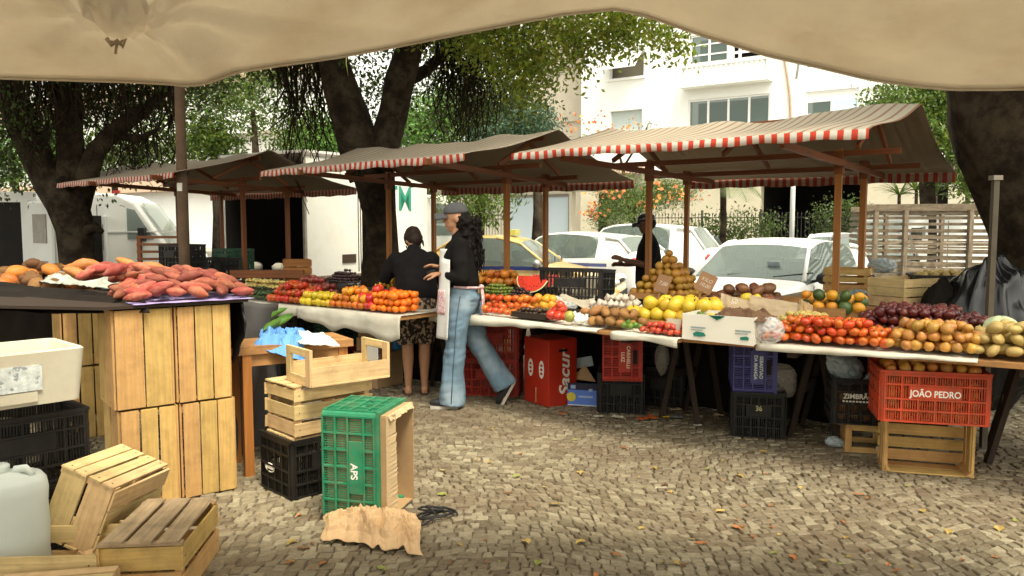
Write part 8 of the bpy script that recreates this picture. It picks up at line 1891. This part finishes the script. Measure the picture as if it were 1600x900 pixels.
# apron front, strap, pocket print
def apr(s, t):
    a = -1.15+2.3*s; z = 1.30-.72*t; w_ = .165+.05*min(1, t*2); w_ = .10 if t < .12 else w_
    rx = .165+.03*t; return Vector((rx*math.cos(a)*.96+.012*math.sin(s*17+t*3)*t+.015, (w_+.03)*math.sin(a), z))
mb = MB(); mb.grid(apr, 30, 30); o = mb.build('apron', apron_m, T, True); o.modifiers.new('t', 'SOLIDIFY').thickness = .005
mb = MB(); mb.grid(lambda s, t: apr(.60+.30*s, .45+.27*t)*1.0+Vector((.008,.006,0)), 10, 10); o2 = mb.build('pocket', pinkm, o, True); o2.modifiers.new('t', 'SOLIDIFY').thickness = .004
mb = MB(); mb.tube([(.05, .17, 1.0), (-.04, .18, .995), (-.12, .12, .99), (-.165, .04, .985)], .010, 6); mb.tube([(-.165, .05, .985), (-.175, .065, .9), (-.17, .07, .82), (-.178, .065, .74)], [.013,.011,.012,.009], 6); mb.tube([(-.165, .03, .985), (-.18, .03, .92), (-.185, .035, .84)], [.013,.011,.010], 6); mb.ell((-.165, .045, .99), (.022,.03,.022)); mb.build('apron_string', pinkm, o, True)
# shoes
mb = MB(); mb.ell((.14, .085, .045), (.125, .046, .042), None, 18, 10); mb.build('shoe', shoe, T, True); mb = MB(); mb.box((.14, .085, .012), (.22, .085, .022)); mb.build('sole', sole, T)
Ms = Matrix.Rotation(R(62), 3, 'Y'); mb = MB(); mb.ell((-.345, -.085, .10), (.125, .046, .042), Ms, 18, 10); mb.build('shoe', shoe, T, True); mb = MB(); mb.box(Vector((-.345, -.085, .10))+Ms @ Vector((0,0,-.036)), (.24, .085, .022), Ms); mb.build('sole', sole, T)
# cap and long curly hair
mb = MB(); mb.ell(hq(-.004, 0, .052), (.104, .084, .080), hM, 24, 14, lambda p: Vector((p.x, p.y, max(p.z, -.15)))); cp_o = mb.build('cap', capm, T, True)
mb = MB(); mb.grid(lambda s, t: hq(.075+.10*t-.02*abs(s-.5), (s-.5)*.16*(1-.35*t), .056-.008*t-.05*(s-.5)**2*4), 12, 6); o = mb.build('visor', capm, cp_o, True); o.modifiers.new('t', 'SOLIDIFY').thickness = .005
h = MB(); rg = random.Random(9)
h.ell(hq(-.05, 0, -.01), (.075,.082,.09)); limb(h, [(-.03, 0, 1.53, .070, .085), (-.050, 0, 1.44, .068, .095), (-.075, 0, 1.34, .066, .10), (-.095, .0, 1.25, .052, .085), (-.10, 0, 1.20, .03, .05)])
for i in range(90):
    z = rg.uniform(1.20, 1.56); k = min(1, (z-1.02)/.2); h.ell((-.07-.05*(1.56-z)/.5+rg.uniform(-.065, .045)*k, rg.uniform(-.095, .095)*k, z), rg.uniform(.018, .032), None, 8, 6)
ho = h.build('hair', hairm, T, True); bake(ho, .009, 1, mats=[hairm])
for v in ho.data.vertices: v.co = v.co + v.normal*(.014*noise.noise(v.co*26)+.010*noise.noise(v.co*55))
h = MB()
for i in range(120):
    z = rg.uniform(1.22, 1.55); y = rg.uniform(-.11, .11); x = -.080-.05*(1.56-z)/.5+rg.uniform(-.07, .055); ph = rg.uniform(0, 6); h.tube([(x+.012*math.cos(ph+k*1.3), y+.012*math.sin(ph+k*1.3), z-.022*k) for k in range(7)], [.005]*6+[.002], 5)
h.build('curls', hairm, ho, True)
mb = MB(); mb.ell((.235, -.02, 1.115), (.055, .04, .018), Matrix.Rotation(.3, 3, 'Y')); tag(mb.build('phone', shoe, None, True), 'small dark device held in the hands of the capped woman', 'phone').matrix_world = Matrix.Translation((q.x, q.y, 0)) @ Matrix.Rotation(PI, 4, 'Z')

# ---- the shopper seen from behind, bending towards the fruit
q = on(642, 616, 0); T = person('shopper seen from behind, bending over the stall in a black top and leopard print shorts', (q.x+.05, q.y, 0), R(100)); T.scale = (1, .88, 1)
b = MB()
def sh(z, lean): return lean
hx, hz = .23, 1.385
hq, hM = head(b, (.29, .0, 1.34), R(48), R(14))
limb(b, [(.0, 0, .80, .12, .165), (.0, 0, .90, .12, .15), (.06, 0, 1.04, .11, .15), (.12, 0, 1.15, .10, .17), (.17, 0, 1.22, .08, .14), (.20, 0, 1.27, .055, .06), (.235, 0, 1.33, .05, .05)], 20)
for sy, el, wr in ((1, (.24, .27, 1.02), (.44, .22, .98)), (-1, (.20, -.28, .98), (.36, -.22, .93))):
    b.ell((.155, sy*.18, 1.19), (.055,.055,.055)); limb(b, [(.155, sy*.18, 1.19, .05, .05), (.19, sy*.24, 1.1, .046, .046), (*el, .040, .040)]); limb(b, [(*el, .040, .040), (el[0]*.5+wr[0]*.5, el[1]*.5+wr[1]*.5, el[2]*.5+wr[2]*.5, .036, .034), (*wr, .025, .023)]); hand(b, wr, (1, 0, -.35), None, (.3, 0, 1), 1.0, .5)
for sy in (1, -1): limb(b, [(0, sy*.095, .82, .10, .10), (.0, sy*.09, .60, .082, .080), (.0, sy*.085, .46, .058, .058), (-.015, sy*.082, .33, .060, .058), (-.005, sy*.08, .18, .042, .042), (0, sy*.08, .075, .034, .033)]); b.ell((-.01, sy*.08, .045), (.04, .036, .04)); b.sweep([((-.04, sy*.08, .03), (0,.032,0), (0,0,.026)), ((.05, sy*.085, .035), (0,.04,0), (0,0,.026)), ((.13, sy*.09, .025), (0,.046,0), (0,0,.016)), ((.18, sy*.09, .02), (0,.036,0), (0,0,.010))], 12)
bo = b.build('body', skin, T, True); bake(bo, .0075, 3, mats=[skin])
j = MB(); limb(j, [(-.01, 0, .84, .175, .215), (.0, 0, .90, .18, .215), (.045, 0, 1.02, .165, .21), (.105, 0, 1.13, .145, .225), (.15, 0, 1.20, .115, .20), (.185, 0, 1.245, .08, .11)], 24)
for sy, el in ((1, (.24, .285, 1.02)), (-1, (.20, -.295, .98))): j.ell((.15, sy*.185, 1.185), (.078,.075,.075)); limb(j, [(.15, sy*.18, 1.185, .078, .078), (.19, sy*.25, 1.09, .075, .075), (*el, .068, .068), (el[0]+.08, el[1]-.02*sy, el[2]-.02, .055, .055)])
jo = j.build('top', blk_top, T, True); bake(jo, .012, 4, mats=[blk_top])
for v in jo.data.vertices: v.co = v.co + v.normal*.012*(noise.noise(v.co*7)+.5*noise.noise(v.co*15))
j = MB(); limb(j, [(0, 0, .90, .165, .20), (-.01, 0, .82, .178, .21), (-.01, 0, .74, .165, .20)], 24)
for sy in (1, -1): limb(j, [(-.005, sy*.095, .76, .13, .112), (.0, sy*.095, .62, .108, .100), (.0, sy*.093, .50, .098, .092), (.0, sy*.092, .455, .098, .092)], 20, (1, 0))
jo = j.build('shorts', leo, T, True); bake(jo, .012, 3, mats=[leo])
for v in jo.data.vertices: v.co = v.co + v.normal*.007*noise.noise(v.co*10)
mb = MB(); mb.ell(hq(-.018, 0, .038), (.108, .092, .100), hM, 24, 16, lambda p: p*(1+.05*noise.noise(p*3))*(1 if p.x < .5 else .9)); mb.ell(hq(-.06, 0, -.03), (.065,.075,.075), hM); 
for i in range(70):
    th = rg.uniform(0, 6.28); z_ = rg.uniform(-.06, .11); r0 = math.sqrt(max(.02, 1-(z_/.13)**2)); xx = -.018+.100*r0*math.cos(th); 
    if xx > .04: continue
    p0 = hq(xx, .088*r0*math.sin(th), z_); p1 = hq(xx*1.02-.004, .090*r0*math.sin(th), z_-.05); mb.tube([p0, (p0+p1)/2, p1], [.006,.006,.002], 5)
ho = mb.build('hair', hair2, T, True)
for sy in (1, -1):
    mb = MB(); mb.sweep([((-.06, sy*.08, .009), (0,.036,0), (0,0,.009)), ((.05, sy*.085, .009), (0,.042,0), (0,0,.009)), ((.14, sy*.09, .009), (0,.047,0), (0,0,.009)), ((.195, sy*.09, .009), (0,.032,0), (0,0,.008))], 14); so_ = mb.build('sandal', mat('brown sandal', (.06,.03,.02), .7), T, True)
    mb = MB(); mb.tube([(.03, sy*.085-.045, .02), (.07, sy*.087-.02, .055), (.11, sy*.09, .05), (.07, sy*.087+.025, .055), (.03, sy*.085+.045, .02)], .006, 6); mb.tube([(.11, sy*.09, .05), (.13, sy*.09, .02)], .006, 6); mb.build('strap', MATS['brown sandal'], so_, True)

# ---- the man behind the right stall, in the shade
q = at(1014, 350, 9.3); T = person('man in dark clothes and cap standing behind the right stall, hand raised in front', (q.x, q.y, 0), PI)
b = MB(); hq, hM = head(b, (.03, 0, 1.50), R(8), R(-10)); limb(b, [(0, 0, 1.33, .055, .058), (.02, 0, 1.42, .052, .052), (.03, 0, 1.47, .05, .05)])
limb(b, [(0, 0, .86, .11, .15), (0, 0, 1.0, .11, .15), (0, 0, 1.15, .11, .17), (0, 0, 1.27, .09, .17), (0, 0, 1.34, .06, .09)], 20)
for sy, el, wr, pdir in ((1, (.04, .23, 1.03), (.30, .17, 1.09), (1, -.1, .35)), (-1, (.02, -.23, 1.04), (.26, -.16, 1.02), (1, .1, .1))):
    b.ell((0, sy*.185, 1.27), (.06,.06,.06)); limb(b, [(0, sy*.19, 1.26, .052, .052), (.01, sy*.22, 1.14, .046, .046), (*el, .040, .040)]); limb(b, [(*el, .040, .040), (el[0]*.5+wr[0]*.5, el[1]*.5+wr[1]*.5, el[2]*.5+wr[2]*.5, .036, .034), (*wr, .026, .024)]); hand(b, wr, pdir, None, (-.2, .6*sy, .7), 1.05, .35)
for sy in (1, -1): limb(b, [(0, sy*.09, .86, .095, .095), (.01, sy*.09, .48, .06, .06), (0, sy*.09, .28, .058, .056), (0, sy*.09, .08, .038, .038)]); b.ell((.06, sy*.09, .04), (.12,.045,.04))
bo = b.build('body', skin_d, T, True); bake(bo, .0075, 3, mats=[skin_d]); eyes(T, hq, hM)
j = MB(); limb(j, [(0, 0, .80, .15, .19), (0, 0, .95, .15, .19), (.0, 0, 1.12, .145, .20), (0, 0, 1.25, .12, .20), (0, 0, 1.33, .085, .12), (.01, 0, 1.37, .065, .07)], 24)
for sy, el in ((1, (.04, .235, 1.03)), (-1, (.02, -.235, 1.04))): j.ell((0, sy*.19, 1.26), (.075,.075,.075)); limb(j, [(0, sy*.19, 1.26, .075, .075), (.01, sy*.225, 1.14, .07, .07), (*el, .06, .06)])
jo = j.build('shirt', blk_top, T, True); bake(jo, .012, 4, mats=[blk_top])
j = MB(); limb(j, [(0, 0, .92, .135, .17), (0, 0, .84, .14, .175)], 20)
for sy in (1, -1): limb(j, [(0, sy*.09, .84, .12, .105), (.01, sy*.09, .48, .085, .085), (0, sy*.09, .08, .08, .08)])
jo = j.build('trousers', blk_top, T, True); bake(jo, .012, 3, mats=[blk_top])
mb = MB(); mb.ell(hq(-.006, 0, .055), (.110, .090, .080), hM, 24, 14, lambda p: Vector((p.x, p.y, max(p.z, -.25)))); c_o = mb.build('cap', pd, T, True)
mb = MB(); mb.grid(lambda s, t: hq(.075+.09*t, (s-.5)*.15*(1-.35*t), .045-.015*t-.05*(s-.5)**2*4), 10, 6); o = mb.build('visor', pd, c_o, True); o.modifiers.new('t', 'SOLIDIFY').thickness = .005
mb = MB(); mb.ell(hq(-.03, 0, .0), (.085,.080,.075), hM); mb.build('hair', hairm, T, True)

settle_all()
